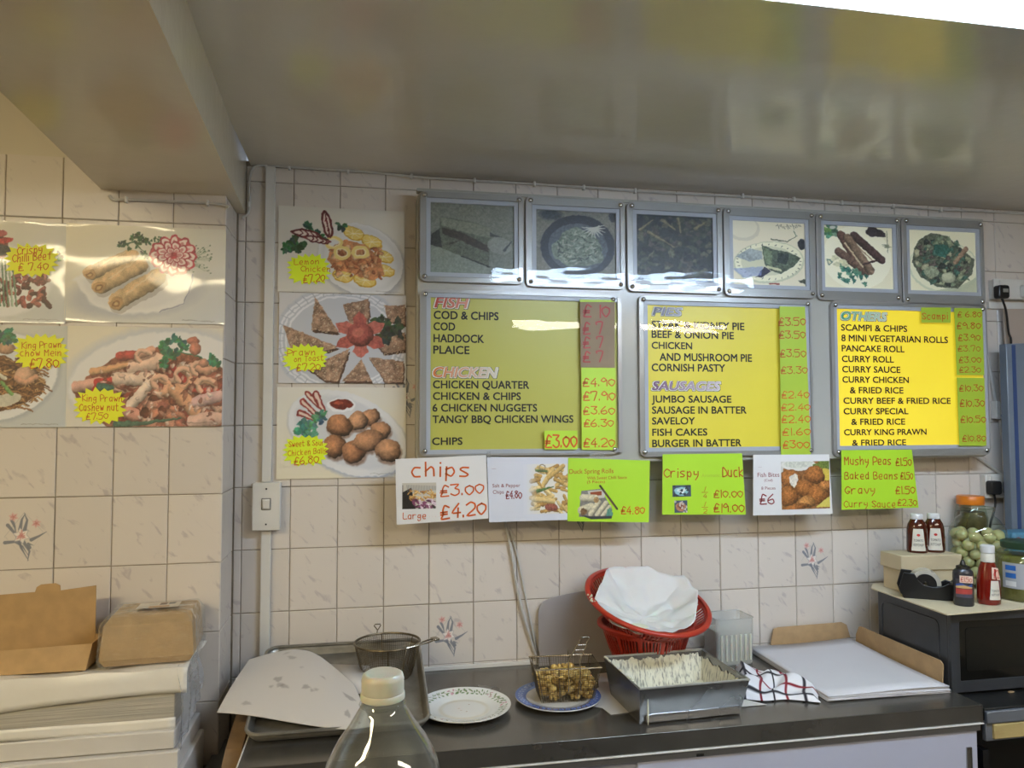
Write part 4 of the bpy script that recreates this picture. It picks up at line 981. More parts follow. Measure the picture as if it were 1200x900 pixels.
def plate(k, cx, cy, rx, ry, rot=0, c=(226, 226, 226)):
    k.ell(cx+5, cy+8, rx*1.02, ry*1.03, (150, 152, 164), rot, soft=10, op=.6); k.ell(cx, cy, rx, ry, c, rot); k.ell(cx, cy-2, rx*.93, ry*.91, tuple(x*.955 for x in c), rot, soft=6); k.ell(cx, cy, rx*.84, ry*.80, c, rot, soft=8)
def po_rolls():
    k = Ink(235, 95, 790, 452, 280, (232, 222, 196)); k.shadebg((232, 220, 188), (196, 200, 204), 2)
    k.ell(470, 350, 225, 82, (168, 172, 186), -6, soft=14, op=.7)
    k.poly([(262, 300), (330, 250), (480, 225), (672, 268), (676, 300), (640, 380), (560, 410), (430, 424), (330, 392)], (226, 224, 220), soft=5)
    k.poly([(290, 305), (340, 268), (480, 245), (650, 280), (645, 330), (600, 372), (540, 395), (430, 405), (345, 380)], (216, 214, 212), soft=8)
    k.line([(560, 408), (640, 378), (672, 300), (674, 270)], 5, (120, 124, 150), op=.6)
    for pts, w_ in (([(322, 272), (456, 206)], 52), ([(354, 318), (488, 240)], 60), ([(414, 374), (548, 282)], 64)):
        (xa, ya), (xb, yb) = pts
        k.line([(xa+6, ya+14), (xb+8, yb+16)], w_, (150, 140, 130), op=.5)
        k.line(pts, w_, (206, 168, 116), .4, .85); k.line([(xa+30, ya-26), (xb-10, yb-22)], 5, (236, 212, 160), op=.6)
        k.ell(xa-4, ya+6, w_*.42, w_*.34, (196, 150, 92), -30, .3, .2); k.ell(xa-6, ya+8, w_*.26, w_*.18, (150, 100, 54), -30, .3); k.ell(xa-6, ya+8, w_*.15, w_*.09, (206, 166, 106), -30)
    for i in range(60):
        x = random.uniform(640, 740); y = random.uniform(150, 262); k.line([(650, 220), (x, y)], .9, (110, 130, 96), op=.5); k.ell(x, y, 2.6, 2.2, (84, 110, 84))
    for i in range(26): k.ell(random.uniform(525, 560), random.uniform(128, 150), 2.5, 2.5, (60, 96, 60))
    k.line([(430, 170), (470, 150), (500, 190), (520, 210)], 4, (50, 96, 56)); 
    for x, y in ((418, 168), (432, 158), (446, 172), (465, 140), (480, 128), (492, 138), (505, 150), (516, 148), (478, 160), (498, 196), (510, 208)): k.leaf(x, y, 14, (44, 86, 54), 7, int(x))
    k.ell(604, 200, 80, 70, (190, 66, 78), 0, .2, .3, .03)
    for r, n in ((66, 12), (44, 9), (22, 6)):
        for i in range(n):
            a = i*2*PI/n+r; k.ell(604+r*math.cos(a), 198+r*.86*math.sin(a), 20*(r/66)**.3, 17*(r/66)**.3, (188, 54, 70), math.degrees(a)); k.ell(604+r*.94*math.cos(a), 198+r*.81*math.sin(a), 15*(r/66)**.3, 13*(r/66)**.3, (238, 214, 208), math.degrees(a), .1)
            k.ell(604+r*.86*math.cos(a), 198+r*.74*math.sin(a), 9, 6, (206, 110, 116), math.degrees(a), op=.8)
    k.ell(604, 200, 12, 12, (186, 50, 64), 0, .3); k.line([(640, 440), (755, 441)], 2.5, (120, 116, 110), op=.7); return k
def po_cashew():
    k = Ink(240, 455, 780, 808, 280, (232, 222, 196)); k.shadebg((230, 220, 192), (210, 206, 204), 2); k.ell(560, 640, 330, 190, (196, 200, 208), -6, soft=14, op=.8); k.ell(565, 650, 318, 178, (226, 224, 222), -6, soft=4)
    k.poly([(262, 680), (320, 620), (430, 545), (560, 525), (700, 560), (780, 600), (780, 808), (380, 808), (300, 760)], (150, 84, 62), .6)
    rn = random.Random(5)
    for i in range(160):
        x = rn.uniform(380, 780); y = rn.uniform(590, 808)
        if y < 560+(780-x)*.12: continue
        k.ell(x, y, rn.uniform(14, 36), rn.uniform(9, 20), rn.choice([(196, 112, 88), (160, 68, 52), (214, 146, 120), (226, 176, 148), (120, 60, 44), (206, 130, 100), (172, 96, 80)]), rn.uniform(0, 180), .35, .5, .08, seed=i)
    for pts, w_, c in (([(325, 615), (400, 600), (470, 585)], 26, (222, 162, 112)), ([(470, 600), (550, 575)], 56, (232, 192, 166)), ([(470, 560), (530, 535)], 28, (226, 160, 130)), ([(420, 560), (460, 555)], 34, (196, 66, 56)),
                       ([(410, 640), (480, 640), (530, 640)], 46, (236, 204, 180)), ([(525, 650), (490, 700), (460, 730)], 38, (240, 212, 190)), ([(280, 668), (350, 655)], 44, (222, 166, 144)), ([(335, 690), (345, 650), (385, 645)], 22, (200, 50, 44)),
                       ([(560, 635), (590, 655), (580, 690), (560, 690)], 26, (222, 162, 124)), ([(655, 600), (660, 650), (640, 670), (622, 668)], 24, (226, 166, 128)), ([(670, 590), (720, 610), (750, 600)], 26, (222, 158, 126)), ([(690, 650), (720, 640), (750, 655)], 26, (224, 164, 126)),
                       ([(610, 680), (650, 720), (680, 750)], 50, (224, 160, 118)), ([(680, 680), (760, 680)], 20, (190, 60, 46)), ([(600, 600), (640, 640)], 20, (176, 44, 38)), ([(690, 720), (760, 700)], 44, (214, 170, 164)), ([(450, 760), (470, 765)], 44, (220, 150, 126)), ([(680, 790), (760, 780)], 50, (220, 176, 156))):
        k.line([(x+4, y+9) for x, y in pts], w_, (96, 44, 34), op=.45); k.line(pts, w_, c, .2, .8)
    for i in range(120):
        x = rn.uniform(330, 780); y = rn.uniform(560, 800)
        if y < 575+abs(x-600)*.12: continue
        k.ell(x, y, rn.uniform(5, 15), rn.uniform(3, 8), rn.choice([(232, 204, 186), (150, 84, 66), (206, 150, 128), (110, 56, 44), (222, 180, 156), (240, 220, 206)]), rn.uniform(0, 180), .3, .5, .12, seed=i, op=.75)
    for cx_, cy_, r_ in ((560, 650, 26), (640, 625, 28), (700, 600, 30), (720, 660, 30), (500, 560, 26)):
        k.line([(cx_+r_*math.cos(a), cy_+r_*.8*math.sin(a)) for a in np.linspace(2.2, 5.6, 8)], 19, (228, 176, 144), .15, .7)
    k.line([(410, 800), (520, 795), (635, 778)], 22, (70, 108, 84), .25, .6, w2=6); k.line([(350, 668), (385, 672)], 26, (60, 110, 96), .3, .5)
    k.line([(610, 540), (700, 560), (740, 580)], 5, (60, 120, 84))
    for x, y, r in ((575, 520, 22), (600, 495, 22), (630, 505, 22), (585, 555, 26), (610, 545, 22), (575, 585, 18), (640, 530, 20), (735, 570, 24), (760, 580, 16)): k.leaf(x, y, r, (50, 124, 92), 11, int(x))
    k.ell(672, 502, 22, 16, (206, 120, 96), 0, .2, .6); k.ell(680, 532, 20, 24, (214, 130, 104), 0, .2, .6); k.ell(710, 580, 20, 18, (220, 150, 120), 0, .2, .6); k.line([(655, 794), (765, 795)], 2.5, (110, 90, 84), op=.6); return k
def po_beef():
    k = Ink(-60, 85, 232, 450, 150, (222, 214, 192)); k.shadebg((216, 208, 186), (196, 200, 202), 2); k.ell(-10, 300, 190, 130, (226, 224, 222), soft=6)
    rn = random.Random(9)
    for i in range(70): x = rn.uniform(-60, 160); y = rn.uniform(280, 390); k.line([(x, y), (x+rn.uniform(-14, 24), y+rn.uniform(-26, 26))], rn.uniform(12, 20), rn.choice([(120, 52, 46), (156, 76, 66), (86, 40, 36), (180, 96, 80)]), .5, .7)
    for i in range(8): k.line([(-40+i*12, 210+i*4), (-36+i*14, 390)], 7, rn.choice([(196, 206, 190), (110, 140, 110), (170, 190, 160)]), .2, .5)
    k.poly([(-60, 170), (-10, 130), (30, 150), (20, 220), (-60, 230)], (120, 60, 54), .5); k.ell(15, 155, 30, 10, (196, 60, 56), -10, .2); k.ell(0, 130, 24, 12, (170, 80, 80), 0, .3); k.ell(8, 190, 30, 20, (70, 64, 60), 0, .4)
    for i in range(8): k.ell(rn.uniform(110, 190), rn.uniform(285, 300), 9, 7, (140, 66, 58), 0, .3, .4)
    k.leaf(205, 205, 20, (70, 110, 96), 9, 4); k.line([(85, 436), (210, 438)], 2.5, (130, 124, 116), op=.6); return k
def po_mein():
    k = Ink(-60, 452, 236, 812, 150, (216, 210, 192)); k.shadebg((214, 210, 194), (190, 198, 204), 2); k.ell(10, 640, 205, 152, (160, 168, 180), -18, soft=8, op=.7); k.ell(4, 636, 200, 148, (230, 230, 230), -18, soft=3); k.ell(0, 636, 176, 124, (214, 216, 218), -18, soft=6)
    rn = random.Random(4); k.poly([(-60, 560), (20, 560), (90, 600), (160, 650), (150, 690), (60, 745), (-60, 770)], (120, 80, 48), .6)
    for i in range(150):
        x = rn.uniform(-60, 130); y = rn.uniform(570, 745); a = rn.uniform(.1, 1.3)
        k.line([(x, y), (x+28*math.cos(a), y-20*math.sin(a)+4), (x+52*math.cos(a), y-22*math.sin(a)+16)], rn.uniform(3, 6), rn.choice([(164, 112, 66), (120, 76, 44), (196, 150, 96), (86, 54, 36)]), .3, .5)
    k.ell(90, 628, 40, 32, (226, 176, 140), -20, .2, .7); k.line([(60, 640), (90, 655), (125, 635)], 20, (220, 160, 124), .2, .6); k.ell(20, 535, 34, 20, (206, 156, 120), 0, .2, .5); k.ell(30, 715, 50, 22, (206, 200, 180), -14, .2); k.line([(10, 655), (45, 695)], 13, (120, 170, 90), .2, .5); k.line([(-50, 600), (20, 640)], 14, (214, 210, 190), .2, .4)
    k.leaf(10, 485, 40, (50, 110, 84), 14, 2); k.leaf(35, 500, 24, (60, 120, 90), 10, 5); k.line([(80, 801), (205, 802)], 2.5, (130, 124, 116), op=.6); return k
def po_lemon():
    k = Ink(105, 92, 436, 328, 230, (226, 220, 202)); k.shadebg((214, 208, 192), (220, 216, 204), 2); plate(k, 320, 232, 116, 96, 28, (222, 220, 216))
    for x, y, r in ((300, 160, 30), (348, 182, 30), (380, 222, 28), (385, 262, 26), (330, 290, 32), (272, 280, 28)):
        k.ell(x, y, r, r*.62, (214, 160, 30), 20); k.ell(x, y-1, r*.88, r*.53, (238, 206, 96), 20, .1); [k.line([(x, y-1), (x+r*.8*math.cos(q), y-1+r*.5*math.sin(q))], 1.6, (248, 236, 190), op=.8) for q in np.linspace(0, 2*PI, 8)]
    k.poly([(240, 205), (275, 178), (330, 190), (372, 225), (382, 272), (352, 292), (295, 272), (250, 262), (232, 235)], (206, 132, 78), .5)
    for i in range(80): k.ell(random.uniform(245, 372), random.uniform(195, 280), random.uniform(4, 11), random.uniform(3, 6), random.choice([(222, 156, 100), (190, 108, 60), (234, 184, 130), (174, 96, 52)]), random.uniform(0, 180), .3, .4, .1)
    for x, y in ((248, 188), (270, 215), (318, 212)): k.ell(x, y, 24, 19, (240, 214, 120), 0, ringw=8); k.ell(x, y, 16, 12, (246, 228, 168), ringw=3)
    k.leaf(150, 200, 26, (52, 96, 62), 14, 1); k.leaf(125, 205, 18, (60, 104, 70), 10, 2); k.leaf(180, 150, 18, (54, 92, 62), 9, 3); k.leaf(210, 175, 22, (50, 90, 60), 10, 4); k.leaf(268, 142, 16, (50, 90, 60), 8, 6)
    for p, q, w_ in (((222, 100), (238, 175), 34), ((138, 162), (215, 172), 30), ((170, 175), (240, 188), 24)):
        k.line([p, ((p[0]+q[0])/2, (p[1]+q[1])/2), q], 4, (120, 40, 40), w2=4); mx, my = (p[0]+q[0])/2, (p[1]+q[1])/2; a = math.degrees(math.atan2(q[1]-p[1], q[0]-p[0])); L_ = math.hypot(q[0]-p[0], q[1]-p[1])/2
        k.ell(mx, my, L_, w_*.42, (104, 34, 36), a); k.ell(mx, my, L_*.8, w_*.24, (226, 206, 190), a)
        for s in (-.5, -.15, .2, .5): k.line([(mx+(q[0]-mx)*s, my+(q[1]-my)*s-w_*.3), (mx+(q[0]-mx)*(s+.25), my+(q[1]-my)*(s+.25)), (mx+(q[0]-mx)*s, my+(q[1]-my)*s+w_*.3)], 3, (110, 30, 34))
    k.line([(360, 320), (425, 321)], 1.6, (140, 134, 124), op=.6); return k
def po_toast():
    k = Ink(108, 322, 440, 562, 230, (206, 204, 204)); k.ell(270, 450, 176, 150, (190, 194, 202), soft=4)
    for r in (168, 158, 146): k.ell(270, 450, r, r*.84, (222, 222, 226), ringw=5)
    for i in range(40): a = i*2*PI/40; k.line([(270+150*math.cos(a), 450+126*math.sin(a)), (270+172*math.cos(a), 450+146*math.sin(a))], 2, (170, 174, 184))
    for T in ([(200, 330), (262, 425), (190, 420)], [(118, 408), (262, 465), (150, 500), (135, 455)], [(180, 520), (290, 470), (262, 556), (230, 556)], [(270, 350), (340, 334), (340, 420), (300, 430)], [(340, 490), (434, 500), (432, 556), (386, 560)], [(272, 556), (322, 498), (350, 556)], [(380, 350), (438, 348), (438, 400), (392, 392)], [(355, 450), (438, 420), (438, 470), (380, 480)]):
        k.poly([(x+3, y+7) for x, y in T], (84, 56, 42), .3); k.poly(T, (158, 122, 96), .75)
    for i in range(900):
        x = random.uniform(118, 438); y = random.uniform(330, 556); j = int((x-108)/k.px), int((y-322)/k.px)
        if j[0] < k.w and j[1] < k.h and 0 < k.a[j[1], j[0], 0]-k.a[j[1], j[0], 2]-.1: k.ell(x, y, 1.6, 1.1, (214, 190, 156), random.uniform(0, 180))
    for x, y in ((375, 395), (400, 410), (420, 400), (360, 400), (390, 425), (380, 440), (415, 425)): k.leaf(x, y, 20, (60, 74, 50), 11, int(x))
    for i in range(6): 
        a = i*2*PI/6+.5; k.poly([(318+28*math.cos(a-.6), 432+26*math.sin(a-.6)), (318+56*math.cos(a-.36), 432+48*math.sin(a-.36)), (318+74*math.cos(a), 432+64*math.sin(a)), (318+56*math.cos(a+.36), 432+48*math.sin(a+.36)), (318+28*math.cos(a+.6), 432+26*math.sin(a+.6))], (200, 104, 88) if i % 2 else (186, 88, 74), .15); k.line([(318+20*math.cos(a), 432+18*math.sin(a)), (318+66*math.cos(a), 432+56*math.sin(a))], 2, (170, 70, 56), op=.6)
    k.ell(318, 430, 36, 32, (190, 88, 74), 0, .15, .6); k.ell(312, 424, 16, 12, (204, 112, 92), 0, .1, op=.7); return k
def po_balls():
    k = Ink(100, 572, 440, 808, 230, (230, 224, 206)); k.shadebg((222, 218, 204), (226, 216, 186), 1); k.ell(290, 700, 168, 100, (168, 176, 192), 24, soft=8); k.ell(286, 692, 166, 100, (222, 222, 222), 24, soft=2); k.ell(284, 690, 146, 84, (206, 208, 212), 24, soft=5)
    k.ell(267, 640, 38, 22, (196, 198, 202)); k.poly([(229, 625), (305, 625), (298, 655), (236, 655)], (214, 214, 216)); k.ell(267, 618, 38, 18, (232, 232, 234)); k.ell(267, 616, 30, 13, (120, 34, 20)); k.ell(260, 613, 14, 4, (170, 70, 44))
    for x, y, rx, ry in ((345, 650, 26, 22), (310, 660, 28, 24), (262, 672, 34, 28), (372, 685, 27, 23), (250, 725, 30, 30), (300, 740, 32, 30), (340, 712, 42, 28), (392, 738, 34, 30)):
        k.ell(x+3, y+8, rx, ry, (110, 66, 40), soft=4, op=.6); k.ell(x, y, rx, ry, random.choice([(204, 140, 92), (196, 128, 80), (212, 150, 102)]), random.uniform(-20, 20), .18, .95, .04)
    for p, q in (((178, 590), (215, 625)), ((165, 610), (205, 645)), ((200, 590), (222, 640)), ((160, 640), (200, 655))): k.line([p, q], 18, (150, 44, 40), .2, w2=12); k.line([p, q], 8, (226, 196, 180), w2=4)
    for x, y in ((170, 665), (190, 680), (200, 660), (165, 690), (190, 700), (210, 650)): k.leaf(x, y, 20, (70, 140, 110), 11, int(x))
    k.line([(345, 797), (412, 798)], 1.6, (140, 134, 124), op=.6); return k
poster(po_beef(), -.2035, ((-20, 258), (77.3, 379.5)), 'laminated chilli beef poster, upper one cut off by the left edge', 'poster_back')
poster(po_mein(), -.2035, ((-20, 380.5), (78.3, 500.5)), 'laminated noodle poster, lower one cut off by the left edge')
poster(po_rolls(), -.2035, ((78.3, 261.8), (263.3, 380.5)), 'poster of three spring rolls with a radish flower on the left pier', 'poster_back')
poster(po_cashew(), -.2040, ((80, 381.7), (260, 499.5)), 'poster of prawns and cashew nuts below the spring rolls on the left pier')
s5 = (280, 200, 2.25)
poster(po_lemon(), -.0035, ((326.7, 241), (473.8, 345.8)), 'lemon chicken poster, top of the three on the back wall')
poster(po_toast(), -.0040, ((327.5, 342.5), (475.6, 449.8)), 'shiny toast triangle poster with a tomato flower, middle of the three', 'poster_back')
poster(po_balls(), -.0035, ((325, 453.5), (475.6, 559)), 'chicken balls and red dip poster, bottom of the three on the back wall')
s0 = (0, 230, 3.0)
star(112, 226, 92, 58, -.2065, 'yellow star price tag on the chilli beef poster', [('Crispy', 62, 148, 180, 206, 200), ('Chilli Beef', 45, 178, 206, 232, 222), ('£ 7.40', 66, 170, 236, 262, 258)], s0, seed=1)
star(144, 547, 94, 62, -.2065, 'yellow star price tag on the king prawn chow mein poster', [('King Prawn', 78, 214, 514, 536, 532), ('chow Mein', 72, 214, 540, 562, 560), ('£7.80', 106, 206, 572, 604, 602)], s0, seed=2)
star(352, 737, 90, 62, -.2070, 'yellow star price tag on the prawn and cashew nut poster', [('King Prawn', 290, 428, 698, 720, 722), ('Cashew nut', 280, 416, 730, 754, 752), ('£7.50', 304, 380, 762, 784, 782)], s0, seed=3)
star(185, 260, 56, 40, -.0065, 'lime star price tag on the lemon chicken poster', [('Lemon', 146, 210, 234, 248, 246), ('Chicken', 164, 240, 252, 266, 266), ('£7.20', 170, 226, 276, 296, 292)], s5, 'star2', seed=4)
star(174, 494, 58, 36, -.0072, 'lime star price tag on the prawn toast poster', [('Prawn', 128, 200, 472, 488, 486), ('on Toast', 146, 222, 490, 504, 500), ('£7.20', 152, 214, 510, 528, 526)], s5, 'star2', seed=5)
star(176, 738, 58, 40, -.0065, 'lime star price tag on the sweet and sour chicken balls poster', [('Sweet & Sour', 132, 224, 714, 728, 724), ('Chicken Balls', 130, 230, 738, 752, 744), ('£6.80', 146, 210, 756, 776, 770)], s5, 'star2', seed=6)

# ------------------------------------------------------------------ steel counter on the right
CT = .865
M['cab'] = mat('pale_blue_white_door', (186, 188, 204), .35, var=.04, scale=3)
M['cabtrim'] = mat('grey_edge_trim', (128, 130, 136), .35, .4)
M['card'] = mat('kraft_card', (176, 138, 88), .75, var=.16, scale=40, bump=.05, bscale=120)
M['card2'] = mat('kraft_card_pale', (178, 148, 108), .75, var=.14, scale=30, bump=.05, bscale=120)
M['paper'] = mat('white_food_paper', (206, 200, 192), .6, var=.04, scale=5, bump=.06, bscale=9)
M['paperedge'] = mat('stacked_paper_edges', (190, 184, 170), .8, var=.3, scale=6, stretch=(1, 1, 60), bump=.2, bscale=8)
M['counter'] = mat('steel_worktop', (120, 116, 108), .24, .72, var=.25, scale=7, bump=.03, bscale=14, rvar=.10)
t = thing('steel_counter', 'long stainless steel counter with pale sliding doors along the back wall', 'counter', (.72, 0, 0))
cx0, cx1, cf = -.30-.72, 1.765-.72, -.622
obj('worktop', B().box(((cx0+cx1)/2, cf/2, CT-.0015), (cx1-cx0, -cf, .003)), M['counter'], t)
obj('worktop_front', B().box(((cx0+cx1)/2, cf+.003, CT-.024), (cx1-cx0, .006, .050)), M['counter'], t, bevel=.0025)
obj('lower_edge_strip', B().box(((cx0+cx1)/2, cf+.002, CT-.0515), (cx1-cx0, .012, .004)), M['white_plastic'], t, bevel=.001)  # thin white strip along the lower edge of the front band
obj('worktop_end_strip', B().box((cx0-.002, cf/2, CT-.006), (.004, -cf, .014)), M['white_plastic'], t, bevel=.001)
obj('worktop_side', B().box((cx1-.003, cf/2, CT-.026), (.006, -cf, .050)), M['counter'], t, bevel=.0015)
obj('back_upstand', B().box(((cx0+cx1)/2, -.006, CT+.006), (cx1-cx0, .010, .013)), M['white_plastic'], t, bevel=.002)
obj('carcass', B().box(((cx0+cx1)/2, cf/2+.02, .40), (cx1-cx0-.02, -cf-.07, .80)), M['cabtrim'], t)
obj('top_rail', B().box(((cx0+cx1)/2, cf+.022, CT-.064), (cx1-cx0-.006, .03, .022)), M['cabtrim'], t, bevel=.002)
for i, (a, c, yy) in enumerate(((cx0+.01, (cx0+cx1)/2+.06, cf+.03), ((cx0+cx1)/2-.02, cx1-.012, cf+.018))):
    d = obj('sliding_door', B().box(((a+c)/2, yy, .42), (c-a, .012, .745)), M['cab'], t, bevel=.002)
    hx = c-.030
    obj('recessed_pull', B().ring(rrect(hx-.009, .640, hx+.009, .745, .003), rrect(hx-.006, .645, hx+.006, .740, .002), yy-.010, yy-.005), M['chrome'], d)
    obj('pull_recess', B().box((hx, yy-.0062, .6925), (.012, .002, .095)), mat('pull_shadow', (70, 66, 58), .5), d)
p = on(1, cf, 822, 886); obj('bolt', B().box((p[0]-.72, cf+.010, p[2]), (.022, .01, .008)), M['black'], t, bevel=.002)

# second unit at the right, under the microwave
M['blacktop'] = mat('grimy_black_top', (34, 35, 34), .3, var=.3, scale=16, bump=.04, bscale=60)
M['greymetal'] = mat('grey_metal_strip', (128, 132, 140), .35, .5)
M['wood'] = mat('pale_wood', (178, 158, 104), .6, var=.2, scale=3, stretch=(1, 1, 9), col2=(146, 104, 60), lo=.2, hi=.5)
t = thing('black_topped_unit', 'dark unit with a black top and a pale wooden rail under the microwave', 'unit', (2.4, 0, 0))
U0, U1, UF, UT = 1.79-2.4, 3.3-2.4, -.60, .845
obj('top', B().box(((U0+U1)/2, UF/2, UT-.008), (U1-U0, -UF, .016)), M['blacktop'], t, bevel=.002)
obj('front_strip', B().box(((U0+U1)/2, UF-.004, UT-.024), (U1-U0, .012, .034)), M['greymetal'], t, bevel=.002)
obj('rail_frame', B().box(((U0+U1)/2, UF+.004, UT-.066), (U1-U0, .014, .056)), M['greymetal'], t, bevel=.002)
obj('wooden_rail', B().box(((U0+U1)/2+.012, UF-.005, UT-.066), (U1-U0-.02, .010, .042)), M['wood'], t, bevel=.002)
obj('side_panel', B().box((U0+.01, UF/2, .36), (.02, -UF-.02, .72)), M['black'], t)
obj('back_panel', B().box(((U0+U1)/2, -.30, .36), (U1-U0-.04, .02, .72)), M['black'], t)
p = on(2, UT, 1185, 812); tag(obj('food_scrap', B().sphere((0, 0, .003), .008, 8, 5, (1.4, .7, .4)), M['card2'], loc=(p[0], p[1], UT)), 'pale food crumb on the black top in front of the microwave', 'crumb')

# microwave
M['mwgrey'] = mat('grey_enamel', (66, 68, 72), .35, .3, var=.15, scale=8, bump=.02, bscale=80)
M['mwglass'] = mat('dark_oven_glass', (10, 12, 12), .06, spec=.6)
t = thing('microwave', 'dark grey microwave at the right end with a black door window', 'microwave', (1.775, -.49, UT))
mw, md, mh = .52, .34, .247
obj('body', B().box((mw/2, md/2, mh/2+.012), (mw, md-.012, mh-.014)), M['mwgrey'], t, bevel=.005)
obj('front_frame', B().ring(rrect(0, .008, mw, mh, .008), rrect(.030, .042, mw-.11, mh-.022, .006), -.006, .008), M['mwgrey'], t, bevel=.002)
obj('control_panel', B().box((mw-.055, -.002, mh/2+.01), (.10, .012, mh-.03)), M['black'], t, bevel=.002)
obj('door_window', B().prism(rrect(.029, .041, mw-.109, mh-.021, .006), -.001, .004), M['mwglass'], t)
obj('window_mesh', B().prism(rrect(.055, .070, mw-.15, mh-.045, .010), -.0022, -.0005), mat('dotted_glass', (22, 24, 23), .15, var=.6, scale=260), t)
b = B(); pr = rrect(.045, .035, md-.03, mh-.03, .02, 4); b.tube([(-.0005, y_, z_) for y_, z_ in pr], .0022, 6, closed=True); obj('side_rib', b, M['mwgrey'], t)
for x_ in (.03, mw-.03):
    for y_ in (.03, md-.03): obj('foot', B().lathe([(.012, 0), (.012, .012)], 12, (x_, y_, 0)), M['black'], t)
MT = UT+mh+.006
# card sheet on the microwave
M['creamcard'] = mat('cream_card', (206, 192, 160), .7, var=.08, scale=9)
tl = on(2, MT+.004, 1021, 689); fl = on(2, MT+.004, 1110, 720); fr = on(2, MT+.004, 1200, 713)
b = B(); o = (fl[0], fl[1], MT)
pts = [(tl[0]-o[0], tl[1]-o[1]), (0, 0), (fr[0]-o[0], fr[1]-o[1]), (fr[0]-o[0]+.25, fr[1]-o[1]), (fr[0]-o[0]+.25, tl[1]-o[1]+.06), (tl[0]-o[0]+.05, tl[1]-o[1]+.06)]
n = len(pts); b.add([(x_, y_, 0) for x_, y_ in pts]+[(x_, y_, .005) for x_, y_ in pts], [tuple(range(n-1, -1, -1)), tuple(range(n, 2*n))]+[(i, (i+1) % n, (i+1) % n+n, i+n) for i in range(n)])
tag(obj('card_sheet', b, M['creamcard'], loc=o, bevel=.001), 'cream card sheet covering the top of the microwave', 'card')
BT = MT+.0055
# cream lidded box
t = thing('cardboard_box', 'low cream cardboard box with a lid behind the tape dispenser', 'box', (1.800, -.25, BT))
M['creambox'] = mat('cream_board', (200, 184, 150), .65, var=.10, scale=9)
obj('box_body', B().box((.115, .048, .037), (.225, .096, .073)), M['creambox'], t, bevel=.002)
b = B(); b.prism([(-.006, .075), (.232, .070), (.236, .122), (.012, .126), (-.004, .126)], -.006, .102); obj('lid', b, M['creambox'], t, bevel=.003)
LT = BT+.125
# tape dispenser
p = on(2, BT, 1060, 700)
p = on(2, BT, 1060, 702)
t = thing('tape_dispenser', 'black desktop tape dispenser with a roll of clear tape', 'tape dispenser', (p[0]+.024, p[1]+.045, BT), math.radians(-31))
prof = [(.002, 0), (.178, 0), (.182, .060), (.164, .066), (.152, .052), (.136, .057), (.118, .046), (.090, .042), (.064, .046), (.048, .060), (.036, .082), (.004, .084), (-.010, .034)]
low = [(.006, .001), (.170, .001), (.172, .040), (.128, .034), (.118, .012), (.01, .012)]
obj('near_side', B().prism(prof, -.034, -.028), M['black'], t, bevel=.002)
obj('far_side', B().prism(prof, .026, .032), M['black'], t, bevel=.002)
obj('base', B().prism(low, -.028, .026), M['black'], t, bevel=.002)
obj('front_block', B().box((.160, -.001, .030), (.026, .054, .044)), M['black'], t, bevel=.003)
M['taperoll'] = mat('tape_roll', (176, 172, 160), .3, spec=.6)
circ = lambda r_: [(r_*math.cos(a)+.070, r_*math.sin(a)+.048) for a in np.linspace(0, 2*PI, 40, endpoint=False)]
obj('tape_roll', B().ring(circ(.046), circ(.033), -.024, .022), M['taperoll'], t, 60)
obj('hub', B().ring(circ(.0325), circ(.008), -.026, .024), M['black'], t, 60)
obj('cutter', B().box((.172, -.001, .056), (.003, .048, .012)), M['chrome'], t)

# sauces and jars on the microwave
M['ketchup'] = mat('ketchup_bottle', (112, 22, 12), .12, coat=.4)
M['brownsauce'] = mat('brown_sauce_bottle', (70, 26, 14), .12, coat=.4)
M['darkplastic'] = mat('dark_sauce_bottle', (44, 44, 50), .25, coat=.2)
M['label'] = mat('cream_bottle_label', (214, 210, 196), .4)
M['labelgrey'] = mat('printed_label_grey', (164, 166, 170), .35)
M['pricetag'] = mat('pink_price_sticker', (226, 196, 176), .5)
M['redink'] = mat('red_ink', (180, 40, 34), .5)
M['cap_white'] = mat('white_cap', (212, 212, 212), .35)
M['glass'] = clear_mat('jar_glass', (236, 242, 236), .03, 1.5)
def on_curve(b, cx, cy, r, sy):
    """wrap a flat (x, z) print around the front of a bottle"""
    for i, p in enumerate(b.v):
        a = p[0]/r; b.v[i] = (cx+r*math.sin(a), cy-r*sy*math.cos(a)+p[1], p[2])
    return b
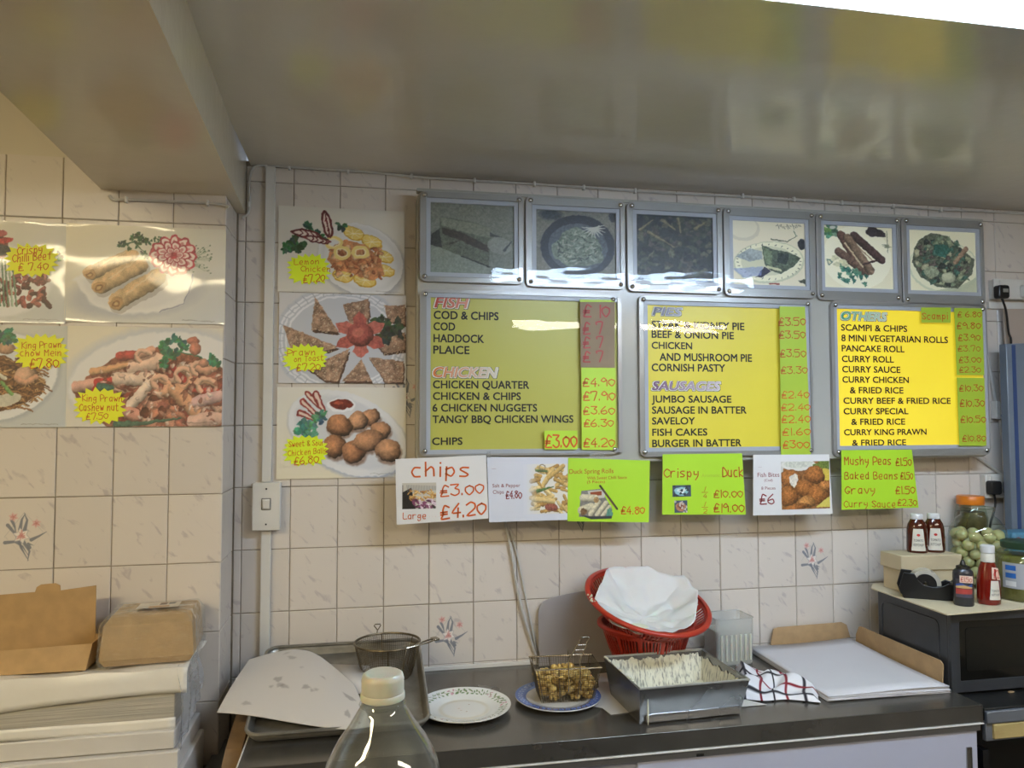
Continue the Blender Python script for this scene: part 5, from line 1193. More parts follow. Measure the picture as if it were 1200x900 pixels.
def keystone(t, r, sy, z0, z1, w0, w1, ofs=0., tomato=True, pf=None):
    """label with the shouldered outline seen on these bottles, bent round the front"""
    n = 8; q = B(); vs = []; fs = []
    rows_ = [(0, 1.), (.12, 1.), (.2, .93), (.55, .84), (.86, .76), (1., .70)]
    for j, (v, k) in enumerate(rows_):
        for i in range(n+1):
            vs.append(((i/n-.5)*(w0*k)+ofs, 0, z0+(z1-z0)*v))
    for j in range(len(rows_)-1):
        for i in range(n): fs.append((j*(n+1)+i, j*(n+1)+i+1, (j+1)*(n+1)+i+1, (j+1)*(n+1)+i))
    rr = (pf or (lambda z: r))
    def wrap(b_, lift):
        for i, p in enumerate(b_.v):
            R_ = rr(p[2])+lift; a = p[0]/r; b_.v[i] = (R_*math.sin(a), -R_*sy*math.cos(a), p[2])
        return b_
    q.add(vs, fs); lb = obj('label', wrap(q, .0008), M['label'], t)
    if tomato:
        q = B(); zc = z0+(z1-z0)*.72; q.add([(ofs+.0055*math.cos(a), 0, zc+.0045*math.sin(a)) for a in np.linspace(0, 2*PI, 12, endpoint=False)], [tuple(range(12))]); obj('tomato_mark', wrap(q, .0014), M['redink'], lb, 0)
    for i, (s, k) in enumerate((('TOMATO', .42), ('KETCHUP', .22))):
        q = B(); z_ = z0+(z1-z0)*k; print_b(q, s, ofs-w0*.33, ofs+w0*.33, z_, z_+(z1-z0)*.11, 0, .0); obj('label_print', wrap(q, .0014), M['ink'], lb, 0)
    return wrap
def sauce_bottle(loc, h, r, m, label, cap='cap_white', rz=0):
    t = thing('sauce_bottle', label, 'bottle', loc, rz)
    pr = [(r*.92, 0), (r, .005), (r*1.02, h*.10), (r*1.0, h*.40), (r*.97, h*.60), (r*.86, h*.74), (r*.64, h*.84), (r*.58, h*.87)]
    sy = .72
    def pf(z):
        for (ra, za), (rb, zb) in zip(pr, pr[1:]):
            if za <= z <= zb: return ra+(rb-ra)*(z-za)/(zb-za)
        return pr[-1][0]
    q = B(); q.lathe(pr, 28, sy=sy); obj('bottle_body', q, M[m], t, 50)
    q = B(); q.lathe([(r*.60, h*.865), (r*.62, h*.87), (r*.60, h*.985), (r*.54, h)], 24, sy=.8); obj('cap', q, M[cap], t, 50)
    return t, pf, sy
p = on(2, LT, 1075, 641)
for px, lb in ((1075, 'brown sauce bottle with white cap on the cream box, left of the two'), (1095, 'brown sauce bottle with white cap on the cream box, right of the two')):
    p = on(1, -.20, px, 640); t, pf, sy = sauce_bottle((p[0], -.20, LT), .134, .034, 'brownsauce', lb, rz=-.50); keystone(t, .034, sy, .008, .084, .046, .034, pf=pf)
# squeezy ketchup with £2 sticker
p = on(1, -.44, 1159, 707)
t = thing('ketchup_bottle', 'red ketchup bottle with white cap and a hand-written price sticker', 'bottle', (p[0], -.44, BT), -.38)
pr = [(.030, 0), (.034, .004), (.035, .02), (.034, .075), (.028, .112), (.0195, .135), (.018, .148)]
q = B(); q.lathe(pr, 28, sy=.8); obj('bottle_body', q, M['ketchup'], t, 50)
q = B(); q.lathe([(.0188, .134), (.0205, .135), (.0195, .160), (.0185, .162)], 24); obj('neck_label', q, M['label'], t)
q = B(); q.lathe([(.0195, .163), (.0205, .164), (.0205, .184), (.018, .187)], 24); obj('cap', q, M['cap_white'], t)
def pf2(z):
    for (ra, za), (rb, zb) in zip(pr, pr[1:]):
        if za <= z <= zb: return ra+(rb-ra)*(z-za)/(zb-za)
    return pr[-1][0]
wr = keystone(t, .035, .8, .018, .078, .036, .03, .010, False, pf2)
q = B(); q.prism([(.0, .084), (.030, .080), (.032, .116), (.003, .120)], 0, .0001); obj('price_sticker', wr(q, .003), M['pricetag'], t, 0)
q = B(); hand_b(q, '£2', .006, .026, .088, .112, 0, w=.0022); obj('sticker_writing', wr(q, .0042), M['redink'], t, 0)
# dark squeezy bottle
p = on(1, -.46, 1134, 711)
t = thing('dark_sauce_bottle', 'dark squeezy sauce bottle with black nozzle and price sticker', 'bottle', (p[0]+.004, -.44, BT), -.62)
pr = [(.027, 0), (.0295, .004), (.0295, .10), (.0285, .108), (.020, .116), (.018, .120)]
q = B(); q.lathe(pr, 28, sy=.75); obj('bottle_body', q, M['darkplastic'], t, 50)
q = B(); q.lathe([(.020, .118), (.019, .124), (.009, .128), (.007, .136), (.0045, .142)], 20); obj('nozzle', q, M['black'], t)
k = Ink(0, 0, 60, 60, 60, (60, 60, 66)); k.poly([(0, 18), (22, 12), (40, 22), (60, 14), (60, 30), (0, 30)], (60, 84, 150)); k.poly([(0, 24), (30, 20), (60, 26), (60, 30), (0, 30)], (206, 170, 110)); k.poly([(0, 32), (60, 32), (60, 48), (0, 50)], (168, 66, 60)); k.poly([(0, 50), (60, 48), (60, 60), (0, 60)], (74, 70, 84))
lbm = k.build('label', -.025, .025, .028, .086, M['print'], t, 0)
co = np.zeros(len(lbm.data.vertices)*3); lbm.data.vertices.foreach_get('co', co); co = co.reshape(-1, 3); a_ = co[:, 0]/.0295; co[:, 1] = -.0303*.75*np.cos(a_); co[:, 0] = .0303*np.sin(a_); lbm.data.vertices.foreach_set('co', co.reshape(-1)); lbm.data.update()
q = B().box((.006, -.0245, .086), (.036, .001, .022)); ps = obj('price_sticker', q, M['pricetag'], t)
q = B(); hand_b(q, '£1.50', -.009, .021, .079, .093, -.0255, w=.0014); obj('sticker_writing', q, M['redink'], ps, 0)
# big jar of pickled onions
M['onion'] = mat('pickled_onion', (206, 198, 146), .3, var=.18, scale=24, sss=.2, coat=.3)
M['brine'] = clear_mat('brine', (206, 204, 160), .02, 1.2)
JZ = BT
p = on(1, -.20, 1147, 665)
jx = p[0]
t = thing('onion_jar', 'large open glass jar of pickled onions behind the sauces', 'jar', (jx, -.20, JZ))
pr = [(.085, 0), (.092, .008), (.092, .175), (.086, .205), (.066, .236), (.052, .248), (.051, .262), (.056, .268), (.055, .276)]
pr = [(r_*1.02, z_*1.0) for r_, z_ in pr]
q = B(); q.shell(pr, 40); q.add([(.087*math.cos(a), .087*math.sin(a), 0) for a in np.linspace(0, 2*PI, 40, endpoint=False)], [tuple(range(39, -1, -1))]); obj('glass_jar', q, M['glass'], t, 60)
q = B(); q.tube([(.055*math.cos(a), .055*math.sin(a), .276) for a in np.linspace(0, 2*PI, 32, endpoint=False)], .003, 6, closed=True); obj('jar_rim', q, M['glass'], t)
rn = random.Random(12); proto = mesh('onion', B().sphere((0, 0, 0), .0215, 14, 9, (1, 1, .9)), M['onion'], 90)
oz = 0
for lv in range(6):
    for i in range(9 if lv % 2 else 9):
        a = i*2*PI/9+lv*.35; rr = .066
        s = rn.uniform(.88, 1.08); o_ = obj('onion', proto, None, t); o_.location = (rr*math.cos(a), rr*math.sin(a), .024+lv*.031+rn.uniform(-.003, .003)); o_.scale = (s, s, s); o_.rotation_euler = (rn.uniform(-.4, .4), rn.uniform(-.4, .4), rn.uniform(0, 3)); oz += 1
# orange-lidded jar behind
M['orange'] = mat('orange_lid', (216, 122, 30), .35)
M['amber'] = mat('amber_contents', (120, 96, 58), .3, var=.5, scale=30, col2=(70, 58, 40))
p = on(1, -.06, 1137, 600)
t = thing('orange_lid_jar', 'glass jar with an orange lid behind the onion jar', 'jar', (p[0], -.062, BT))
hz = on(1, -.07, 1137, 581)[2]-BT
q = B(); q.lathe([(.05, .004), (.053, .01), (.053, hz*.70), (.046, hz*.80)], 28); obj('contents', q, M['amber'], t, 60)
q = B(); q.shell([(.055, 0), (.056, .01), (.056, hz*.74), (.048, hz*.88), (.042, hz*.90)], 32); obj('glass_jar', q, M['glass'], t, 60)
q = B(); q.lathe([(.045, hz*.89), (.047, hz*.90), (.047, hz*.985), (.044, hz)], 32); obj('lid', q, M['orange'], t, 50)
# green-lidded jar at the edge
M['greenlid'] = mat('dark_green_lid', (30, 58, 40), .35)
M['pickle'] = mat('pickle_contents', (122, 116, 62), .3, var=.35, scale=40)
p = on(1, -.42, 1208, 708)
t = thing('green_lid_jar', 'big jar with a dark green lid and blue printed label at the right edge', 'jar', (p[0], -.40, BT))
q = B(); q.lathe([(.078, .003), (.081, .01), (.081, .128), (.072, .142)], 32); obj('contents', q, M['pickle'], t, 60)
q = B(); q.shell([(.082, 0), (.084, .01), (.084, .130), (.070, .158), (.062, .166)], 40); obj('glass_jar', q, M['glass'], t, 60)
q = B(); q.lathe([(.063, .165), (.066, .167), (.066, .186), (.062, .188)], 36); obj('lid', q, M['greenlid'], t, 50)
q = B(); fs = []; q.shell([(.0848, .042), (.0848, .124)], 60); q.f = [f for i, f in enumerate(q.f) if 36 <= i % 60 <= 56 or 30 <= i % 60 < 36]; q.m = [0]*len(q.f); lb = obj('label', q, M['labelgrey'], t, 60)
M['labelblue'] = mat('label_blue', (40, 96, 170), .4)
for zc, hh, mm in ((.108, .016, 'labelblue'), (.083, .016, 'labelblue'), (.057, .016, 'cap_white')):
    q = B(); q.add([((.0856)*math.sin(a), -.0856*math.cos(a), zc+s*hh/2) for a in (-1.44, -1.32, -1.20, -1.06) for s in (-1, 1)], [(0, 2, 3, 1), (2, 4, 5, 3), (4, 6, 7, 5)]); obj('label_print', q, M[mm], lb, 0)
# blue packet at the right edge behind the jar
M['bluepack'] = mat('blue_packet', (92, 150, 180), .35, var=.2, scale=8)
p = on(1, -.14, 1174, 622)
t = thing('blue_packet', 'pale blue plastic packet with red print behind the green-lidded jar', 'packet', (p[0], -.14, BT))
hh = p[2]-BT
q = B(); q.prism(rrect(0, 0, .22, hh, .012), -.05, .03); obj('packet', q, M['bluepack'], t, bevel=.008)
q = B(); q.prism([(.010, hh-.048), (.036, hh-.046), (.036, hh-.022), (.02, hh-.016), (.010, hh-.020)], -.0535, -.050); obj('red_print', q, mat('packet_red', (150, 70, 80), .4), t)
q = B(); q.prism([(.05, hh-.05), (.10, hh-.05), (.10, hh-.012), (.056, hh-.012)], -.0535, -.050); obj('teal_print', q, mat('packet_teal', (30, 110, 130), .4), t)

# ------------------------------------------------------------------ on the counter, right half: paper stack, card flaps, tea towel
a, b_, c, d = (1.352, -.032), (1.738, -.050), (1.748, -.518), (1.342, -.516)
M['sheetpaper'] = mat('greyish_white_paper', (204, 202, 204), .55, var=.04, scale=3, bump=.04, bscale=5)
org = Vector((a[0], a[1], CT+.0012))
t = thing('paper_stack', 'stack of large white wrapping sheets on the counter beside the microwave', 'paper', org)
ply = 6
for i in range(ply):
    rn = random.Random(i*3+1); j = [Vector((rn.uniform(-.006, .001), rn.uniform(-.004, .004), 0)) for _ in range(4)]
    C4 = [Vector((p_[0], p_[1], 0))-Vector((org.x, org.y, 0))+j[q] for q, p_ in enumerate((d, c, b_, a))]; z_ = .0015+i*.0032
    def fn(u, v, C4=C4, z_=z_, i=i):
        p_ = C4[0].lerp(C4[1], u).lerp(C4[3].lerp(C4[2], u), v); return (p_.x, p_.y, z_+.018*(u*v)**2*i/ply+(.0025*math.sin(u*4+i)*(1-v)**2 if i == ply-1 else .001*math.sin(u*5+i*2)*(1-v)))
    q = B(); q.grid(fn, 16, 8); obj('sheet', q, M['sheetpaper'], t, solid=.0022)
def flap(pts, base, label):
    o = on(1, base, *pts[0]); 
    return o
# brown carton under/behind the paper: two raised flaps
o = on(1, -.02, 903, 753)
q = B(); P4 = [on(1, -.020, *p_) for p_ in ((903, 757), (906, 737), (912, 735), (986, 729), (992, 732), (996, 746))]
q.prism([(p_[0]-o[0], p_[2]-CT) for p_ in P4]+[(P4[-1][0]-o[0], .002), (0, .002)], -.002, .002)
t = thing('carton', 'flattened brown carton with two raised flaps behind the white paper stack', 'carton', (o[0], -.02, CT))
obj('back_flap', q, M['card2'], t, bevel=.0006)
q = B(); yz = [(-.056, .003), (-.058, .912-CT), (-.075, .944-CT), (-.085, .948-CT), (-.468, .946-CT), (-.480, .938-CT), (-.478, .905-CT), (-.474, .003)]
n = len(yz); fx = 1.7555-o[0]
q.add([(fx, y_+.02, z_) for y_, z_ in yz]+[(fx+.004, y_+.02, z_) for y_, z_ in yz], [tuple(range(n)), tuple(range(2*n-1, n-1, -1))]+[((i+1) % n, i, i+n, (i+1) % n+n) for i in range(n)])
obj('side_flap', q, M['card2'], t, 0)
obj('base_sheet', B().box((1.56-o[0], -.22, .0004), (.36, .36, .0008)), M['card2'], t)
# tea towel
M['towel'] = bpy.data.materials.new('checked_tea_towel'); nt, pb = nodes(M['towel']); L = nt.links
at = nt.nodes.new('ShaderNodeVertexColor'); at.layer_name = 'ink'; L.new(at.outputs[0], pb.inputs['Base Color']); pb.inputs['Roughness'].default_value = .9
def towel(name, corners, amp, label, seed, heights):
    rn = np.random.default_rng(seed)
    k = Ink(0, 0, 200, 120, 130, (226, 224, 226), False)
    for i, x_ in enumerate((14, 52, 92, 132, 172)): k.line([(x_, 0), (x_, 120)], 6, (34, 30, 36) if i % 2 == 0 else (130, 28, 40))
    for i, y_ in enumerate((12, 44, 78, 108)): k.line([(0, y_), (200, y_)], 5, (130, 28, 40) if i % 2 == 0 else (34, 30, 36))
    o_ = k.build(name, 0, 1, 0, 1, M['towel'])
    me = o_.data; n_ = len(me.vertices); co = np.zeros(n_*3); me.vertices.foreach_get('co', co); co = co.reshape(-1, 3); u = co[:, 0]; v = co[:, 2]
    c0, c1, c2, c3 = [np.array(x_) for x_ in corners]
    P_ = (c0[None]*(1-u[:, None])+c1[None]*u[:, None])*(1-v[:, None])+(c3[None]*(1-u[:, None])+c2[None]*u[:, None])*v[:, None]
    ph = rn.uniform(0, 6, 8)
    z_ = heights(u, v)*(.62+.22*np.sin(7*u+3*v+ph[0])+.2*np.sin(15*u-9*v+ph[1])+.16*np.sin(11*v+4*u+ph[2]))
    edge = np.minimum(np.minimum(u, 1-u), np.minimum(v, 1-v)); z_ = np.where(edge < .06, z_*(edge/.06)*.9+.003, z_)
    P_[:, 0] += amp*np.sin(9*v+ph[3])*.4+amp*np.sin(6*u+ph[4])*.3; P_[:, 1] += amp*np.sin(8*u+ph[5])*.7
    org = c0.copy(); co = np.stack([P_[:, 0]-org[0], P_[:, 1]-org[1], np.maximum(z_, .0015)], -1)
    me.vertices.foreach_set('co', co.reshape(-1)); me.update(); me.flip_normals()
    o_.location = (org[0], org[1], CT+.0005); m_ = o_.modifiers.new('solid', 'SOLIDIFY'); m_.thickness = .0015
    return tag(o_, label, 'towel')
g = lambda x_, y_: on(2, CT+.004, x_, y_)[:2]
towel('tea_towel', (g(866, 819), g(960, 822), g(948, 797), g(864, 780)), .014, 'crumpled white tea towel with black and red checks beside the metal tub', 3, lambda u, v: .050*(1-.5*u)*np.sin(PI*np.clip(v, 0, 1))**.5+.004)
# paper scrap under the tub
q = B(); P4 = [on(2, CT, *p_) for p_ in ((668, 824), (702, 806), (700, 790), (722, 788), (748, 834), (716, 838), (706, 830))]
o = P4[0]; q.add([(p_[0]-o[0], p_[1]-o[1], 0) for p_ in P4]+[(p_[0]-o[0], p_[1]-o[1], .0008) for p_ in P4], [tuple(range(6, -1, -1)), tuple(range(7, 14))]+[(i, (i+1) % 7, (i+1) % 7+7, i+7) for i in range(7)])
q.f = [q.f[0][::-1], q.f[1][::-1]]+[f[::-1] for f in q.f[2:]]
tag(obj('paper_scrap', q, M['paper'], loc=(o[0], o[1], CT+.0008), solid=.0006), 'torn scrap of greaseproof paper on the counter under the metal tub', 'paper')
tag(obj('paper_scrap', B().prism([(0, 0), (.11, 0), (.07, .05), (.02, .045)], 0, .0006, Matrix.Rotation(-PI/2, 4, 'X')), M['paper'], loc=(1.04, -.50, CT+.002)), 'corner of white paper poking out between the tub and the tea towel', 'paper')

# ------------------------------------------------------------------ metal tub with batter
M['tub'] = mat('tub_steel', (150, 150, 150), .26, .85, var=.2, scale=6, bump=.03, bscale=16, rvar=.06)
M['batter'] = mat('batter', (218, 216, 190), .35, var=.12, scale=20, bump=.3, bscale=50, coat=.2)
M['streaks'] = mat('batter_streaks', (222, 220, 200), .35, col2=(150, 150, 138), scale=30, lo=.36, hi=.50, stretch=(6, 6, .6), bump=.3, bscale=60, coat=.2)
t = thing('metal_tub', 'rectangular stainless steel tub smeared inside with pale batter', 'tub', (.885, -.438, CT), math.radians(2))
def taper(x0, x1, y0, y1, z, X0_, X1_, Y0_, Y1_, Z): return [(x0, y0, z), (x1, y0, z), (x1, y1, z), (x0, y1, z), (X0_, Y0_, Z), (X1_, Y0_, Z), (X1_, Y1_, Z), (X0_, Y1_, Z)]
w0, w1, d0, d1, th = .150, .163, .112, .135, .107
yo = -.012
q = B(); q.add(taper(-w0, w0, -d0+.0, d0, 0, -w1, w1, -d1+yo, d1, th), [(0, 3, 2, 1), (0, 1, 5, 4), (1, 2, 6, 5), (2, 3, 7, 6), (3, 0, 4, 7)])
obj('body', q, M['tub'], t, 0, solid=.002)
q = B(); q.tube([(-w1, -d1+yo, th), (w1, -d1+yo, th), (w1, d1, th), (-w1, d1, th)], .0032, 8, closed=True); obj('rolled_rim', q, mat('bright_rim', (186, 186, 180), .3, .5), t)
q = B(); q.prism([(-w0+.012, .006), (w0-.004, .006), (w0-.004, .028), (-w0+.03, .030), (-w0+.012, .024)], -d0-.014, -d0-.004); obj('front_ledge', q, M['tub'], t, bevel=.002)
def smear(f, nu=40, nv=14): 
    q = B(); q.grid(f, nu, nv); return q
rn = random.Random(2)
hs = [rn.uniform(.55, 1.) for _ in range(60)]
def dr(i):  # drip profile
    i = max(0, min(58.99, i)); k_ = int(i); return hs[k_]*(1-(i-k_))+hs[k_+1]*(i-k_)
def back(u, v):
    top_ = .72+.27*dr(u*58)*(1 if .03 < u < .97 else .6); z_ = .004+(th-.008)*v*top_; k_ = z_/th
    return ((w0+(w1-w0)*k_-.004)*(2*u-1), d0+(d1-d0)*k_-.003-.004*(1-v)-.0015*math.sin(u*60)*math.sin(v*7), z_)
obj('batter_smear', smear(back, 110, 12), M['streaks'], t, 60)
def right_(u, v):
    top_ = .62+.3*dr(u*40+9); z_ = .004+(th-.008)*v*top_; k_ = z_/th
    return (w0+(w1-w0)*k_-.003-.003*(1-v), (d0+(d1-d0)*k_-.004)*(1-2*u), z_)
obj('batter_smear', smear(right_, 60, 8), M['streaks'], t, 60)
obj('batter_pool', smear(lambda u, v: ((w0-.004)*(2*u-1), (d0-.004)*(2*v-1), .010+.022*max(0, u-.45)*v+.003*math.sin(u*20)*math.sin(v*13)+.002*math.sin(u*47+v*31)), 40, 30), M['batter'], t, 60)
for i in range(12):
    obj('batter_drip', B().sphere((-w1+.004*rn.random()+.0, rn.uniform(-d1, d1), th+.002), rn.uniform(.003, .006), 8, 6, (1, 1.5, .5)), M['batter'], t)
obj('batter_drip', B().sphere((-w1+.022, -d1+yo-.002, .045), .004, 8, 6, (.6, .4, 9)), M['batter'], t)

# ------------------------------------------------------------------ blue-rimmed plate, rectangular frying basket with scraps
def dish(name, cx, cy, r, label, paintfn, z=CT, h=.022):
    t = thing(name, label, 'plate', (cx, cy, z))
    k = paintfn(); w = k.w
    o_ = k.build('plate_top', -r, r, -r, r, M['plateglaze'], t)
    me = o_.data; n_ = len(me.vertices); co = np.zeros(n_*3); me.vertices.foreach_get('co', co); co = co.reshape(-1, 3); X, Y = co[:, 0].copy(), co[:, 2].copy()
    s = np.maximum(abs(X), abs(Y)); rad = np.hypot(X, Y); f_ = np.where(rad > 0, s/np.maximum(rad, 1e-9), 1); X, Y = X*f_, Y*f_; rr = np.hypot(X, Y)/r
    zz = np.interp(rr, [0, .55, .68, .80, 1.0], [.006, .006, .010, .015, h])
    me.vertices.foreach_set('co', np.stack([X, Y, zz], -1).reshape(-1)); me.update(); me.flip_normals()
    me.flip_normals()
    q = B(); q.lathe([(r*.55, 0), (r*.56, .0035), (r*.70, .006), (r*.82, .011), (r*1.0, h-.003), (r*1.004, h-.001), (r, h)], 64); q.f = q.f[:-1]; q.m = q.m[:-1]
    obj('plate_underside', q, M['porcelain'], t, 60)
    return t
M['plateglaze'] = paint_mat('painted_glaze', .12, coat=.6)
M['porcelain'] = mat('white_porcelain', (222, 222, 214), .12, coat=.5)
def sq(k_, x_, y_):   # disc coordinates -> square paint coordinates
    r_ = math.hypot(x_, y_); s = max(abs(x_), abs(y_)) or 1e-9; f_ = r_/s; return x_*f_, y_*f_
def floral():
    k = Ink(-1, -1, 1, 1, 150, (228, 228, 220))
    rn = random.Random(3)
    # ring of the base stain (follows the plate's shape in disc coordinates)
    s = np.maximum(abs(k.X), abs(k.Y)); 
    st = np.exp(-((s-.50)/.05)**2)*.28*(.4+k.N); k.a[..., :3] = k.a[..., :3]*(1-st[..., None])+np.array((186, 164, 110))/255.*st[..., None]
    for i in range(34):
        a = i*2*PI/34
        for j in range(4):
            a2 = a+j*.045; r_ = .84+.07*math.sin(a*9+j*1.8); x_, y_ = sq(k, r_*math.cos(a2), r_*math.sin(a2))
            c_ = (86, 118, 60) if i % 6 else (196, 140, 150)
            k.ell(x_, y_, .040, .018, c_, rn.uniform(0, 180), .2)
        x_, y_ = sq(k, .9*math.cos(a), .9*math.sin(a)); x2, y2 = sq(k, .8*math.cos(a+.12), .8*math.sin(a+.12)); k.line([(x_, y_), (x2, y2)], .012, (120, 104, 60), op=.8)
    for i in range(4): k.ell(rn.uniform(-.3, .3), rn.uniform(-.3, .3), .02, .012, (150, 110, 60))
    return k
def blueplate():
    k = Ink(-1, -1, 1, 1, 130, (206, 202, 190)); s = np.maximum(abs(k.X), abs(k.Y))
    m_ = (s > .74)[..., None]; k.a[..., :3] = np.where(m_, np.array((70, 98, 158))/255., k.a[..., :3])
    for i in range(40):
        a = i*2*PI/40; x_, y_ = sq(k, .88*math.cos(a), .88*math.sin(a)); k.ell(x_, y_, .05, .05, (176, 190, 216), ringw=.014)
    return k
dish('patterned_plate', .278, -.372, .134, 'white plate with a green leaf border on the steel counter', floral)
dish('blue_plate', .562, -.345, .127, 'blue-rimmed plate under the rectangular frying basket', blueplate, h=.018)
# basket
bx, by, bz = .585, -.335, CT+.010
t = thing('chip_basket', 'small rectangular wire frying basket full of batter scraps on the blue plate', 'basket', (bx, by, bz), math.radians(-4))
W0, W1, D0, D1, HB = .078, .098, .050, .062, .098
def side_pt(k_, s, v):   # k_: side 0..3, s along 0..1, v height 0..1
    w_ = W0+(W1-W0)*v; d_ = D0+(D1-D0)*v; z_ = HB*v
    return [(w_*(2*s-1), -d_, z_), (w_, d_*(2*s-1), z_), (w_*(1-2*s), d_, z_), (-w_, d_*(1-2*s), z_)][k_]
q = B()
for k_ in range(4):
    n_ = 26 if k_ % 2 == 0 else 16
    for i in range(n_+1): q.tube([side_pt(k_, i/n_, 0), side_pt(k_, i/n_, 1)], .00055, 3)
    for j in range(1, 16): q.tube([side_pt(k_, 0, j/16), side_pt(k_, 1, j/16)], .00055, 3)
for i in range(22): q.tube([(W0*(2*i/21-1), -D0, 0), (W0*(2*i/21-1), D0, 0)], .0006, 3)
for i in range(14): q.tube([(-W0, D0*(2*i/13-1), 0), (W0, D0*(2*i/13-1), 0)], .0006, 3)
M['wire'] = mat('greasy_wire', (120, 108, 86), .35, .8, var=.4, scale=40)
M['wirelight'] = mat('bright_wire', (168, 158, 140), .25, 1.)
o_ = obj('wire_mesh', q, M['wire'], t, 0); o_['kind'] = 'stuff'
q = B(); q.tube([side_pt(0, 0, 1), side_pt(0, 1, 1), side_pt(2, 0, 1), side_pt(2, 1, 1)], .0024, 8, closed=True); obj('rim', q, M['wirelight'], t)
for s in (.04, .36, .68, .96):
    obj('upright', B().tube([side_pt(0, s, 0), side_pt(0, s, 1)], .0016, 6), M['wire'], t)
    obj('upright', B().tube([side_pt(2, s, 0), side_pt(2, s, 1)], .0016, 6), M['wire'], t)
for s in (.16, .62):
    obj('hook', B().tube([side_pt(2, 1-s, 1), (side_pt(2, 1-s, 1)[0], D1, HB+.012), (side_pt(2, 1-s, 1)[0], D1+.008, HB+.014)], .0018, 6, smooth=3), M['wire'], t)
hb = B(); hx = .014
L0 = [(hx-.014, -D1-.001, HB*.35), (hx-.014, -D1-.004, HB), (hx-.012, -D1+.01, HB+.018), (hx+.030, -D1+.035, HB+.075)]
L1 = [(hx+.022, -D1-.001, HB*.35), (hx+.020, -D1-.004, HB), (hx+.022, -D1+.01, HB+.018), (hx+.056, -D1+.035, HB+.075)]
hb.tube(L0+[(hx+.032, -D1+.036, HB+.078), (hx+.054, -D1+.036, HB+.078)]+L1[::-1], .0019, 8); obj('handle', hb, M['wirelight'], t)
for f_ in (.3, .5, .72): 
    A_ = Vector(L0[2]).lerp(Vector(L0[3]), f_); B_ = Vector(L1[2]).lerp(Vector(L1[3]), f_); obj('handle_rung', B().tube([A_, B_], .0012, 6), M['wirelight'], t)
# scraps: one heap nobody could count
M['scraps'] = mat('fried_scraps', (208, 176, 96), .45, col2=(150, 112, 50), scale=60, lo=.3, hi=.6, coat=.3)
q = B(); rn = random.Random(8)
for i in range(620):
    v = rn.random()**.8*.70; x_ = rn.uniform(-1, 1)*(W0+(W1-W0)*v-.006); y_ = rn.uniform(-1, 1)*(D0+(D1-D0)*v-.006); 
    top_ = .72-.25*(x_/W0)**2*.8
    if v > top_: continue
    q.sphere((x_, y_, .006+HB*v), rn.uniform(.005, .010), 6, 4, (rn.uniform(.6, 1.6), rn.uniform(.6, 1.4), rn.uniform(.5, 1.2)))
o_ = obj('fried_batter_scraps', q, M['scraps'], loc=(bx, by, bz), smooth=80); tag(o_, 'golden fried batter scraps heaped in the rectangular basket', 'food', kind='stuff'); o_.rotation_euler = (0, 0, math.radians(-4))

# ------------------------------------------------------------------ red colanders with the white paper
M['redplastic'] = mat('red_plastic', (178, 52, 34), .35, var=.12, scale=12, sss=.05)
def colander(name, T, r, h, rb, label, slots=True):
    t = thing(name, label, 'colander'); t.matrix_world = T
    N_ = 168
    def ringz(v): return rb+(r-rb)*v**.62
    prof = [ringz(v) for v in np.linspace(0, 1, 15)]
    q = B(); vs = []; fs = []
    for j in range(15):
        for i in range(N_): a = 2*PI*i/N_; vs.append((prof[j]*math.cos(a), prof[j]*math.sin(a), -h+h*j/14))
    for j in range(14):
        for i in range(N_):
            seg = i % 14
            if 2 <= j <= 11 and j != 6 and seg not in (0, 1) and seg % 2 == 0 and slots: continue
            i2 = (i+1) % N_; fs.append((j*N_+i, j*N_+i2, (j+1)*N_+i2, (j+1)*N_+i))
    fs.append(tuple(range(N_-1, -1, -1)))
    q.add(vs, fs); obj('bowl', q, M['redplastic'], t, 60, solid=.002)
    q = B(); q.lathe([(r-.003, -.004), (r+.008, -.008), (r+.0125, -.004), (r+.0125, .003), (r+.008, .006), (r-.002, .005)], 72, close=True); obj('rim', q, M['redplastic'], t, 60)
    for a in (0, PI): pass
    q = B(); q.tube([((prof[6]+.001)*math.cos(a), (prof[6]+.001)*math.sin(a), -h+h*6.5/14) for a in np.linspace(0, 2*PI, 60, endpoint=False)], .0025, 6, closed=True); obj('band', q, M['redplastic'], t)
    return t
T1 = Matrix.Translation((.905, -.176, 1.030))
colander('red_colander', T1, .148, 1.030-CT-.002, .070, 'lower red plastic colander, upright and mostly hidden by the tub')
cc = on(1, -.215, 759, 703)
T2 = Matrix.Translation(cc) @ Matrix.Rotation(math.radians(7), 4, 'Y') @ Matrix.Rotation(math.radians(18), 4, 'X')
colander('red_colander', T2, .194, .074, .108, 'upper red plastic colander, tilted forward with white paper in it')
# crumpled paper: dished patch whose rear edge stands above the rim
outl = [(697, 700), (704, 684), (713, 664), (757, 666), (800, 677), (818, 690), (817, 712), (814, 730), (800, 738), (778, 741), (752, 741), (728, 735), (710, 722)]
T2i = T2.inverted()
def onpl(px, py, off=0.):   # meet the colander's own rim plane
    o_ = Vector(EYE); d_ = Vector(_fw + _r2*(px-600)/F - _u2*(py-450)/F); n_ = (T2.to_3x3() @ Vector((0, 0, 1))).normalized(); c_ = T2.translation+n_*off
    return T2i @ (o_+d_*((c_-o_).dot(n_)/d_.dot(n_)))
offs = (.0, .03, .05, .055, .05, .045, .03, .005, -.004, -.008, -.010, -.008, -.004)
K = [onpl(*p_, off=o_) for p_, o_ in zip(outl, offs)]; ctr = onpl(757, 710)
def prm(a):
    m_ = len(K); k_ = a*m_; i = int(k_) % m_; f_ = k_-int(k_); return K[i].lerp(K[(i+1) % m_], f_)
